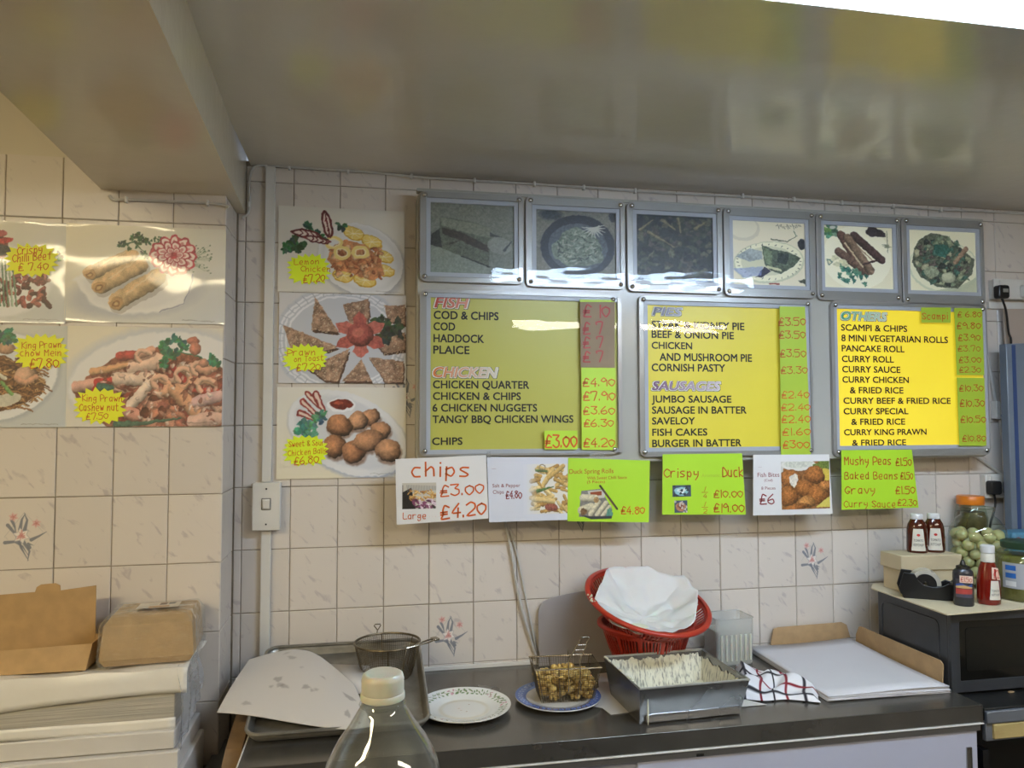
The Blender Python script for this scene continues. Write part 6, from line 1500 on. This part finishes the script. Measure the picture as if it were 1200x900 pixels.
rn = np.random.default_rng(5); fr = [(rn.uniform(-55, 55), rn.uniform(-55, 55), rn.uniform(0, 6)) for _ in range(7)]
def crum(x_, y_): return sum(abs(math.sin(a*x_+b_*y_+c_)) for a, b_, c_ in fr)/7-.6
q = B(); vs = [tuple(ctr+Vector((0, 0, -.045)))]; fs = []; NR, NA = 26, 90
for j in range(1, NR+1):
    s = j/NR
    for i in range(NA):
        e_ = prm(i/NA); p_ = ctr.lerp(e_, s); up_ = e_.z*s*s
        vs.append((p_.x, p_.y, -.045*(1-s**2.2)+up_+.034*crum(p_.x, p_.y)*(.5+.5*s)+.004*math.sin(i*.7)*s))
for i in range(NA): fs.append((0, 1+i, 1+(i+1) % NA))
for j in range(NR-1):
    for i in range(NA): a_ = 1+j*NA; fs.append((a_+i, a_+NA+i, a_+NA+(i+1) % NA, a_+(i+1) % NA))
q.add(vs, fs); M['crumpled'] = mat('white_greaseproof', (212, 208, 204), .55, var=.06, scale=5, sss=.1)
o_ = obj('crumpled_paper', q, M['crumpled'], smooth=22, solid=.001); o_.matrix_world = T2; tag(o_, 'crumpled white greaseproof paper lying in the upper red colander', 'paper')
p_ = onpl(752, 722); q = B(); q.sphere((0, 0, 0), .020, 12, 6, (1.6, .7, .12)); o2 = obj('batter_spot', q, M['batter']); o2.matrix_world = T2 @ Matrix.Translation((p_.x, p_.y, -.034)); tag(o2, 'pale greenish batter blob on the crumpled paper', 'batter')
p_ = onpl(692, 706); q = B()
for i in range(14):
    q.sphere((random.uniform(-.006, .010), random.uniform(-.01, .035), random.uniform(-.002, .004)), random.uniform(.002, .004), 6, 4)
o2 = obj('batter_crumbs', q, M['batter']); o2.matrix_world = T2 @ Matrix.Translation((p_.x+.004, p_.y, .007)); tag(o2, 'batter crumbs stuck to the left rim of the upper colander', 'batter', kind='stuff')

# grey board leaning behind the colanders
M['greyboard'] = mat('grey_plastic_board', (158, 152, 150), .3, var=.05, scale=3, bump=.02, bscale=5)
a = on(1, -.03, 631, 780); b_ = on(1, -.012, 632, 700); c = on(1, -.012, 700, 690)
q = B(); w_ = .42; h_ = b_[2]-CT
q.prism([(0, 0), (w_, 0), (w_, h_+.02), (.28, h_+.022), (.14, h_+.012), (.05, h_-.002), (.02, h_-.014), (.006, h_-.035), (.002, h_-.06)], -.003, .003)
o_ = obj('plastic_board', q, M['greyboard'], bevel=.001); o_.location = (a[0], -.034, CT+.001); o_.rotation_euler = (math.radians(-5.5), 0, 0)
tag(o_, 'grey plastic board with a rounded corner leaning on the tiles behind the colanders', 'board')

# translucent ribbed tub
M['milky'] = mat('milky_plastic', (196, 196, 180), .3, sss=.15, coat=.1)
M['clearplastic'] = clear_mat('cloudy_clear_plastic', (236, 238, 236), .12, 1.45, haze=.28)
t = thing('ribbed_container', 'cloudy plastic container half full of pale batter behind the metal tub', 'container', (1.232, -.10, CT), math.radians(3))
q = B(); q.prism([(x_, y_) for x_, y_ in rrect(-.067, -.05, .067, .05, .012)], 0, 0.108, Matrix.Rotation(PI/2, 4, 'X')); 
q.v = [(x_, y_, z_) for x_, y_, z_ in q.v]
zs = [p_[2] for p_ in q.v]; mn = min(zs); q.v = [(x_, y_, z_-mn+.003) for x_, y_, z_ in q.v]; obj('batter_fill', q, M['milky'], t, 50)
q = B()
for j, (z_, k_) in enumerate(((0, .97), (.01, 1.), (.155, 1.03))): q.add([(x_*1.03*k_, y_*1.05*k_, z_) for x_, y_ in rrect(-.067, -.05, .067, .05, .014)], [])
n_ = 24; q.f = [(j*n_+i, j*n_+(i+1) % n_, (j+1)*n_+(i+1) % n_, (j+1)*n_+i) for j in range(2) for i in range(n_)]; q.m = [0]*len(q.f); obj('container_wall', q, M['clearplastic'], t, 50)
q = B(); q.tube([(x_*1.07, y_*1.09, .155) for x_, y_ in rrect(-.067, -.05, .067, .05, .014)], .002, 6, closed=True); obj('container_rim', q, M['clearplastic'], t)
for i in range(7):
    obj('rib', B().box((-.054+i*.018, -.0535, .058), (.008, .004, .088)), M['milky'], t, bevel=.0015)

# ------------------------------------------------------------------ trays, stained paper and the round basket on the left of the counter
M['tray'] = mat('old_aluminium_tray', (158, 154, 144), .34, .6, var=.4, scale=12, bump=.05, bscale=30, rvar=.08)
M['trayback'] = mat('blue_grey_enamel_tray', (118, 126, 132), .3, .6, var=.35, scale=10)
def tray(loc, w_, d_, h_, rx, label, m_, rz=0):
    t = thing('oven_tray', label, 'tray', loc); t.rotation_euler = (rx, 0, rz)
    o2 = rrect(-w_/2, 0, w_/2, d_, .035, 6); i2 = rrect(-w_/2+.012, .012, w_/2-.012, d_-.012, .03, 6); n_ = len(o2)
    q = B(); vs = [(x_, y_, h_) for x_, y_ in o2]+[(x_*.985, .004+y_*.985, h_*.5) for x_, y_ in o2]+[(x_, y_, .002) for x_, y_ in i2]
    fs = [(j*n_+i, (j+1)*n_+i, (j+1)*n_+(i+1) % n_, j*n_+(i+1) % n_) for j in range(2) for i in range(n_)]+[tuple(2*n_+i for i in range(n_))]
    q.add(vs, fs); obj('pan', q, m_, t, 50, solid=.0018)
    q = B(); q.tube([(x_, y_, h_) for x_, y_ in o2], .005, 8, closed=True); obj('rolled_rim', q, m_, t)
    return t
SLOPE = math.radians(11.5)
tray((-.066, -.50, CT+.004), .47, .455, .028, SLOPE, 'old oven tray with rounded corners, propped up at the wall under the stained paper', M['tray'])
tray((-.066, -.155, CT+.002), .40, .14, .045, 0, 'small grey tin under the raised back of the big oven tray', M['trayback'])
def onslope(px, py, off=.004):   # sight line met with the plane through the tray's rim
    n_ = Vector((0, -math.sin(SLOPE), math.cos(SLOPE))); c_ = Vector((0, -.50, CT+.004+.028+off)); o_ = Vector(EYE); d_ = Vector(_fw + _r2*(px-600)/F - _u2*(py-450)/F)
    return o_+d_*((c_-o_).dot(n_)/d_.dot(n_))
edge_f = [onslope(*p_) for p_ in ((254, 835), (300, 840), (350, 847), (405, 855), (436, 852))]
edge_b = [onslope(*p_, off=.008) for p_ in ((292, 772), (318, 766), (350, 761), (374, 768), (414, 802))]
def bez(L_, u):
    k_ = u*(len(L_)-1); i = min(int(k_), len(L_)-2); t = k_-i; p0 = L_[max(0, i-1)]; p1 = L_[i]; p2 = L_[i+1]; p3 = L_[min(len(L_)-1, i+2)]
    return .5*((2*p1)+(p2-p0)*t+(2*p0-5*p1+4*p2-p3)*t*t+(3*p1-p0-3*p2+p3)*t**3)
org = edge_f[0].copy(); org.z = CT
k = Ink(0, 0, 200, 120, 170, (206, 200, 192), False)
for cx_, cy_, rx_, ry_, op in ((70, 60, 6, 4, .5), (74, 70, 5, 3, .45), (80, 72, 6, 3, .45), (62, 72, 3, 2, .4), (110, 72, 5, 3, .5), (118, 76, 2.5, 2, .4), (124, 74, 3, 2, .4), (88, 20, 7, 3.5, .4), (78, 8, 5, 2, .3), (35, 102, 5, 3, .4), (175, 66, 9, 5, .5), (160, 100, 4, 5, .5), (140, 50, 4, 2, .35), (174, 112, 3, 2, .4), (105, 40, 3, 1.5, .3)):
    k.ell(cx_, cy_, rx_, ry_, (132, 124, 118), random.uniform(-20, 20), op=op, wob=.15, soft=1.5)
M['stained'] = paint_mat('stained_food_paper', .6)
o_ = k.build('stained_paper', 0, 1, 0, 1, M['stained']); me = o_.data; n_ = len(me.vertices); co = np.zeros(n_*3); me.vertices.foreach_get('co', co); co = co.reshape(-1, 3)
new = np.zeros_like(co)
for i in range(n_):
    u, v = co[i, 0], co[i, 2]; p_ = bez(edge_f, u).lerp(bez(edge_b, u), v); p_.z += .012*math.sin(PI*v)*math.sin(2.2*u+.4)+.002*math.sin(9*u+5*v)
    new[i] = (p_.x-org.x, p_.y-org.y, p_.z-org.z)
me.vertices.foreach_set('co', new.reshape(-1)); me.update(); o_.location = org; o_.modifiers.new('solid', 'SOLIDIFY').thickness = .0012
tag(o_, 'large sheet of white paper with grease stains lying across the oven trays', 'paper')
q = B(); P4 = [onslope(376, 778, .001), onslope(432, 780, .001), onslope(450, 815, .001), onslope(410, 812, .001)]; o2 = P4[0]
q.add([tuple(p_-o2) for p_ in P4], [(0, 3, 2, 1)]); tag(obj('paper_sheet', q, M['paper'], loc=o2, solid=.001), 'second white paper sheet under the round frying basket', 'paper')

# round frying basket
rc = Vector(on(1, -.20, 454, 752)); RB, RT, HBk = .070, .0985, .108
t = thing('round_basket', 'round wire frying basket with a hook, standing on the trays', 'basket', (rc.x, rc.y, rc.z-HBk))
q = B()
def rp(a, v): r_ = RB+(RT-RB)*v**.8; return (r_*math.cos(a), r_*math.sin(a)*.96, HBk*v)
for i in range(90): q.tube([rp(2*PI*i/90, v) for v in (0, .33, .66, 1)], .0007, 3)
for j in range(1, 26): q.tube([rp(2*PI*i/40, j/26) for i in range(40)], .0007, 3, closed=True)
for i in range(18):
    x_ = -RB+RB*2*(i+.5)/18; l_ = math.sqrt(max(0, RB*RB-x_*x_)); q.tube([(x_, -l_, 0), (x_, l_, 0)], .0005, 3); q.tube([(-l_, x_, 0), (l_, x_, 0)], .0005, 3)
o_ = obj('wire_mesh', q, M['wire'], t, 0); o_['kind'] = 'stuff'
obj('rim', B().tube([rp(2*PI*i/48, 1) for i in range(48)], .0032, 8, closed=True), M['wire'], t)
obj('base_ring', B().tube([rp(2*PI*i/36, 0) for i in range(36)], .002, 6, closed=True), M['wire'], t)
for a in (PI*.55, PI*1.12, PI*1.5, PI*1.87, PI*.2): obj('upright', B().tube([rp(a, v) for v in (0, .5, 1)], .0018, 6), M['wire'], t)
hk = Vector(rp(PI*.60, 1)); obj('hook', B().tube([hk, hk+Vector((.002, .002, .012)), hk+Vector((-.009, .002, .026)), hk+Vector((-.005, .002, .030)), hk+Vector((.010, .002, .030)), hk+Vector((.012, .002, .026)), hk+Vector((.003, .002, .012))], .0018, 6), M['wire'], t)
a0, a1 = -.10, .38
h0 = [Vector(rp(-1.05, .25)), Vector(rp(-1.0, 1.01)), Vector((RT+.02, -.055, HBk+.006)), Vector((RT+.045, -.020, HBk+.004))]
h1 = [Vector(rp(-.62, .25)), Vector(rp(-.55, 1.01)), Vector((RT+.02, -.03, HBk+.006)), Vector((RT+.050, -.004, HBk+.004))]
obj('handle', B().tube(h0+h1[::-1], .0026, 8), M['wirelight'], t)
obj('handle_grip', B().box((RT+.045, -.012, HBk+.004), (.02, .026, .007), rz=.4), M['wirelight'], t, bevel=.002)

# ------------------------------------------------------------------ left: stacks of wrapped paper on a stand, kraft boxes
M['wrap'] = mat('white_wrap', (234, 230, 220), .4, var=.05, scale=6, bump=.25, bscale=9)
M['boxwhite'] = mat('white_board', (216, 212, 206), .55, var=.06, scale=5)
M['filmwrap'] = clear_mat('clinging_film', rough=.05, bump=.8, bscale=26, haze=.05)
SZ = 1.055
def ream(z0_, z1_, xr, yf, lb, m_='boxwhite', xl=-1.05, edges=False, skew=0.):
    t = thing('paper_pack', lb, 'paper pack', (xr, -.212, z0_)); h_ = z1_-z0_
    q = B(); q.add([(xl-xr, yf+.212, 0), (0, yf+.212+skew, 0), (.0, 0, 0), (xl-xr, 0, 0), (xl-xr, yf+.212, h_), (0, yf+.212+skew, h_), (0, 0, h_), (xl-xr, 0, h_)], [(0, 3, 2, 1), (4, 5, 6, 7), (0, 1, 5, 4), (1, 2, 6, 5), (2, 3, 7, 6), (3, 0, 4, 7)])
    obj('pack', q, M[m_], t, 0, bevel=.003); return t, h_
t, h_ = ream(.910, SZ-.003, -.485, -.455, 'top pack of brown-edged paper sheets on the left stack, in torn white wrapping', 'paperedge', skew=.02)
# torn wrapping folded over its top and front
def wrapf(u, v):
    x_ = -.60+.63*u; lowf = .062+.008*math.sin(u*5+1)+.014*(1-u)
    if v < .3: return (x_, -.250+.02*u-.003*math.sin(u*12), h_+.001-lowf*(1-v/.3))
    w_ = (v-.3)/.7; return (x_+.004*math.sin(v*9), -.250+.02*u+.243*w_, h_+.004+.006*math.sin(u*6+v*3)*math.sin(PI*w_)+.002*math.sin(u*23+v*17))
q = B(); q.grid(wrapf, 40, 16); obj('torn_wrapping', q, M['wrap'], t, 60, solid=.0012)
q = B(); q.grid(lambda u, v: (-.60+.605*u, -.246+.02*u-.006-.004*math.sin(u*7), .028*v-.002+.003*math.sin(u*6)), 30, 3); obj('lower_wrapping', q, M['wrap'], t, 60, solid=.0012)
ream(.862, .907, -.478, -.462, 'second paper pack down in the left stack')
ream(.815, .859, -.466, -.485, 'third pack down in the left stack, sticking out a little', skew=.01)
ream(.70, .812, -.455, -.50, 'wide white box near the bottom of the left stack')
# polythene bag hanging over the right of the stack
q = B()
def bag(u, v):
    p0 = Vector((-.480, -.44+.22*u, 1.056+.004*math.sin(u*20))); p1 = Vector((-.460-.010*(1-u)+.006*math.sin(u*25), -.46+.24*u, .93-.08*(1-u)))
    p_ = p0.lerp(p1, v); p_.x += .007*math.sin(PI*v)*(1+.8*math.sin(u*17+v*4)); return tuple(p_-Vector((-.46, -.35, .90)))
q.grid(bag, 30, 14); M['polybag'] = clear_mat('milky_polythene', (236, 236, 240), .15, 1.45, bump=.5, bscale=30, haze=.30)
tag(obj('polythene_bag', q, M['polybag'], loc=(-.46, -.35, .90)), 'wrinkled clear polythene hanging down the right side of the paper stack', 'bag')
# stand under the stack
M['darkwood'] = mat('dark_stand', (60, 50, 40), .6, var=.3, scale=6)
t = thing('low_stand', 'dark low stand carrying the paper stack, mostly out of view', 'stand', (-.80, -.40, 0))
obj('top', B().box((-.02, .0, .68), (.70, .38, .03)), M['darkwood'], t)
for sx in (-1, 1):
    for sy in (-1, 1): obj('leg', B().box((-.02+sx*.32, sy*.16, .332), (.04, .04, .665)), M['darkwood'], t)
# grey tray/lid edge and brown carton between stack and counter
M['greylid'] = mat('dull_grey_board', (96, 94, 88), .6, var=.15, scale=6)
a = on(2, .76, 226, 900); b_ = on(2, .80, 264, 850)
t = thing('grey_box', 'dark grey box standing in the gap between paper stack and counter', 'box', (-.41, -.30, 0)); obj('body', B().box((0, 0, .365), (.055, .42, .73)), M['greylid'], t, bevel=.003)
P_ = on(2, .862, 276, 900); q = B()
b2 = [Vector(on(1, -.36, 289, 850)), Vector(on(1, -.42, 272, 882)), Vector(on(1, -.46, 270, 900))]
pr = [(-.02, .60), (-.02, .872), (-.10, .862), (-.19, .845), (-.30, .80), (-.30, .60)]
for x_ in (-.034, .008): q.add([(x_, y_, z_-.6) for y_, z_ in pr], [])
q.f = [(5, 4, 3, 2, 1, 0), (6, 7, 8, 9, 10, 11)]+[(i, i+6, (i+1) % 6+6, (i+1) % 6) for i in range(6)]; q.m = [0]*len(q.f)
q.f = [f_[::-1] for f_ in q.f]
t = thing('brown_carton', 'brown cardboard carton side standing against the left end of the counter', 'carton', (-.322, -.26, .60)); M['card3'] = mat('shaded_brown_card', (146, 118, 86), .8, var=.25, scale=14); obj('side', q, M['card3'], t, 0, bevel=.001)  # card colour darkened here, standing in for the weaker light in this gap
t2 = B().box((0, 0, .3), (.04, .27, .598)); obj('lower_body', t2, M['card2'], t).location = (-.013, -.16, -.60)
q = B().box((.0, .0, 0), (.004, .30, .012)); 

# open kraft box against the pier
M['kraft'] = mat('kraft_board', (182, 148, 100), .7, var=.14, scale=26, bump=.04, bscale=160)
YB2 = -.31
def kp(px, py, y_=YB2): p_ = on(1, y_, px, py); return (p_[0], p_[2])
o = on(1, YB2, 0, 797)
t = thing('kraft_box', 'open brown kraft food box with a tabbed lid leaning on the tiles at left', 'box', (-.98, YB2, SZ+.004))
f = lambda px, py, y_=YB2: (on(1, y_, px, py)[0]+.98, on(1, y_, px, py)[2]-SZ-.004)
pts = [f(-12, 765), f(103.5, 756), f(110, 754), f(111, 687), f(69, 693), f(68.5, 687), f(63, 684.5), f(46, 686), f(41, 689), f(39, 695), f(-12, 699)]
obj('raised_lid', B().prism(pts, .010, .013), M['kraft'], t)
ptb = [f(-12, 799, -.42), f(100, 786, -.42), f(108, 754, -.395), f(-12, 764, -.395)]
q = B(); vs = [(p_[0], -.420-YB2, p_[1]) for p_ in ptb[:2]]+[(p_[0], -.395-YB2, p_[1]) for p_ in ptb[2:]]
back_ = [(vs[0][0], .012, vs[0][2]), (vs[1][0], .012, vs[1][2]), (vs[2][0], .012, vs[2][2]), (vs[3][0], .012, vs[3][2])]
q.add(vs+back_, [(0, 1, 2, 3), (1, 5, 6, 2), (0, 4, 5, 1), (5, 4, 7, 6)]); 
zmin = min(v_[2] for v_ in q.v); q.v = [(x_, y_, max(z_, .001)) for x_, y_, z_ in q.v]
obj('box_tray', q, M['kraft'], t, 0, solid=.002)
# closed kraft boxes in film
t = thing('kraft_box', 'closed kraft box pack in shiny clear film with a torn label on top', 'box', (-.566, -.325, SZ+.008), math.radians(4))
Z0, Z1 = 0.0, .122
def kx(a_, b_, c_, d_, z_): return [(a_, c_, z_), (b_, c_, z_), (b_, d_, z_), (a_, d_, z_)]
w_ = .114
q = B()
rings = [kx(-w_+.012, w_-.012, -.085, .085, 0), kx(-w_, w_, -.092, .092, .018), kx(-w_+.006, w_-.006, -.080, .088, .102), kx(-w_+.020, w_-.014, -.040, .082, Z1)]
for r_ in rings: q.add(r_, [])
q.f = [(3, 2, 1, 0)]+[(j*4+i, j*4+(i+1) % 4, (j+1)*4+(i+1) % 4, (j+1)*4+i) for j in range(3) for i in range(4)]+[(12, 13, 14, 15)]; q.m = [0]*len(q.f)
obj('boxes', q, M['kraft'], t, 0, bevel=.002)
q2 = B(); N2 = 36
sk = []
for j, (k_, z_) in enumerate(((.99, -.001), (1.05, .006), (1.055, .02), (1.04, .05), (1.03, .104), (.90, Z1+.004), (.5, Z1+.006), (.05, Z1+.006))):
    rr_ = rrect(-w_*k_, -.092*k_, w_*k_, .092*k_, .02*k_, 8)
    for i, (x_, y_) in enumerate(rr_): sk.append((x_+.003*math.sin(i*1.7+j), y_+.003*math.sin(i*2.3+j*2), z_+.0015*math.sin(i*1.1+j)))
n_ = 36; q2.add(sk, [(j*n_+i, j*n_+(i+1) % n_, (j+1)*n_+(i+1) % n_, (j+1)*n_+i) for j in range(7) for i in range(n_)])
obj('film', q2, M['filmwrap'], t, 0)
k = Ink(0, 0, 120, 50, 90, (206, 196, 178)); k.poly([(0, 30), (30, 26), (34, 50), (0, 50)], (196, 190, 176)); k.poly([(34, 32), (92, 30), (92, 44), (34, 46)], (180, 132, 72)); k.poly([(62, 4), (82, 4), (80, 22), (60, 24)], (120, 86, 56)); k.poly([(86, 4), (106, 2), (104, 18), (86, 20)], (90, 92, 90))
for i in range(7): k.line([(62+i*3, 5), (61+i*3, 22)], 1.2, (70, 50, 40))
for i in range(6): k.line([(30, 8+i*3), (54, 7+i*3)], 1, (150, 146, 140))
lb = k.build('label', -.045, .06, -.03, .03, M['print'], t, 0); lb.rotation_euler = (-PI/2, 0, 0); lb.location = (.004, .0, Z1+.0095)

# ------------------------------------------------------------------ bottle in the foreground on the serving counter
t = thing('serving_counter', 'serving counter under the plastic bottle, below the view', 'counter', (.35, -1.86, 0))
obj('top', B().box((0, .0, 1.185), (3.2, .5, .03)), M['greymetal'], t, bevel=.004)
obj('front', B().box((0, -.15, .585), (3.0, .04, 1.17)), M['cab'], t)
BX, BY = .0155, -1.85
t = thing('plastic_bottle', 'clear plastic bottle with a cloudy white screw cap in the foreground', 'bottle', (BX, BY, 1.20))
ct_ = 1.4725-1.2
pr = [(.040, .0), (.046, .004), (.050, .015), (.051, .06), (.049, .08), (.051, .10), (.0535, .15), (.0525, .180), (.049, .195), (.040, .212), (.030, .226), (.0225, .2385), (.0190, .2445), (.0182, .2515)]
M['pet'] = clear_mat('clear_bottle_plastic', (240, 242, 240), .025, 1.5, bump=.015, bscale=12, haze=.03)
q = B(); q.shell(pr, 56); q.add([(.040*math.cos(a), .040*math.sin(a), 0) for a in np.linspace(0, 2*PI, 56, endpoint=False)], [tuple(range(55, -1, -1))]); obj('bottle_body', q, M['pet'], t, 70)
q = B(); q.shell([(r_*.975, z_) for r_, z_ in pr], 56); q.f = [f_[::-1] for f_ in q.f]; obj('bottle_inner_wall', q, M['pet'], t, 70)
q = B(); q.tube([(.0195*math.cos(a), .0195*math.sin(a), .2450) for a in np.linspace(0, 2*PI, 40, endpoint=False)], .0016, 6, closed=True); obj('neck_ring', q, M['pet'], t)
M['capm'] = mat('cloudy_cap', (188, 188, 174), .35, sss=.3, var=.06, scale=60, coat=.1)
q = B(); q.lathe([(.0190, ct_-.0235), (.0198, ct_-.023), (.0198, ct_-.0185), (.0187, ct_-.0174), (.0190, ct_-.016), (.0190, ct_-.006), (.0180, ct_-.002), (.0155, ct_-.0004), (.0135, ct_-.0010), (.0, ct_-.0012)], 56); obj('screw_cap', q, M['capm'], t, 50)

# ------------------------------------------------------------------ repeats carry the phrase that names their kind
GROUPS = {'picture_panel': 'food picture panels in the top row of the light box', 'menu_board': 'yellow menu boards on the light box', 'price_strip': 'price strips stuck on the menu boards',
          'price_sign': 'paper signs hanging under the light box', 'food_poster': 'food posters on the tiles', 'price_tag': 'star-shaped price tags on the posters', 'mains_plug': 'mains plugs at the right',
          'wall_socket': 'wall sockets at the right', 'red_colander': 'red colanders', 'oven_tray': 'oven trays on the counter', 'paper_pack': 'paper packs in the left stack', 'sauce_bottle': 'brown sauce bottles on the cream box',
          'kraft_box': 'kraft food boxes on the left stack', 'conduit': 'conduits between the sockets', 'clear_tape': 'scraps of clear tape above the signs', 'fluorescent_light': 'tube lights on the ceiling',
          'wall_cable': 'clipped wall cables', 'hanging_cable': 'cables hanging down the tiles', 'paper_scrap': 'scraps of paper by the metal tub'}
for o in C.objects:
    g_ = GROUPS.get(o.name.split('.')[0])
    if g_ and o.parent is None and 'category' in o.keys(): o['group'] = g_
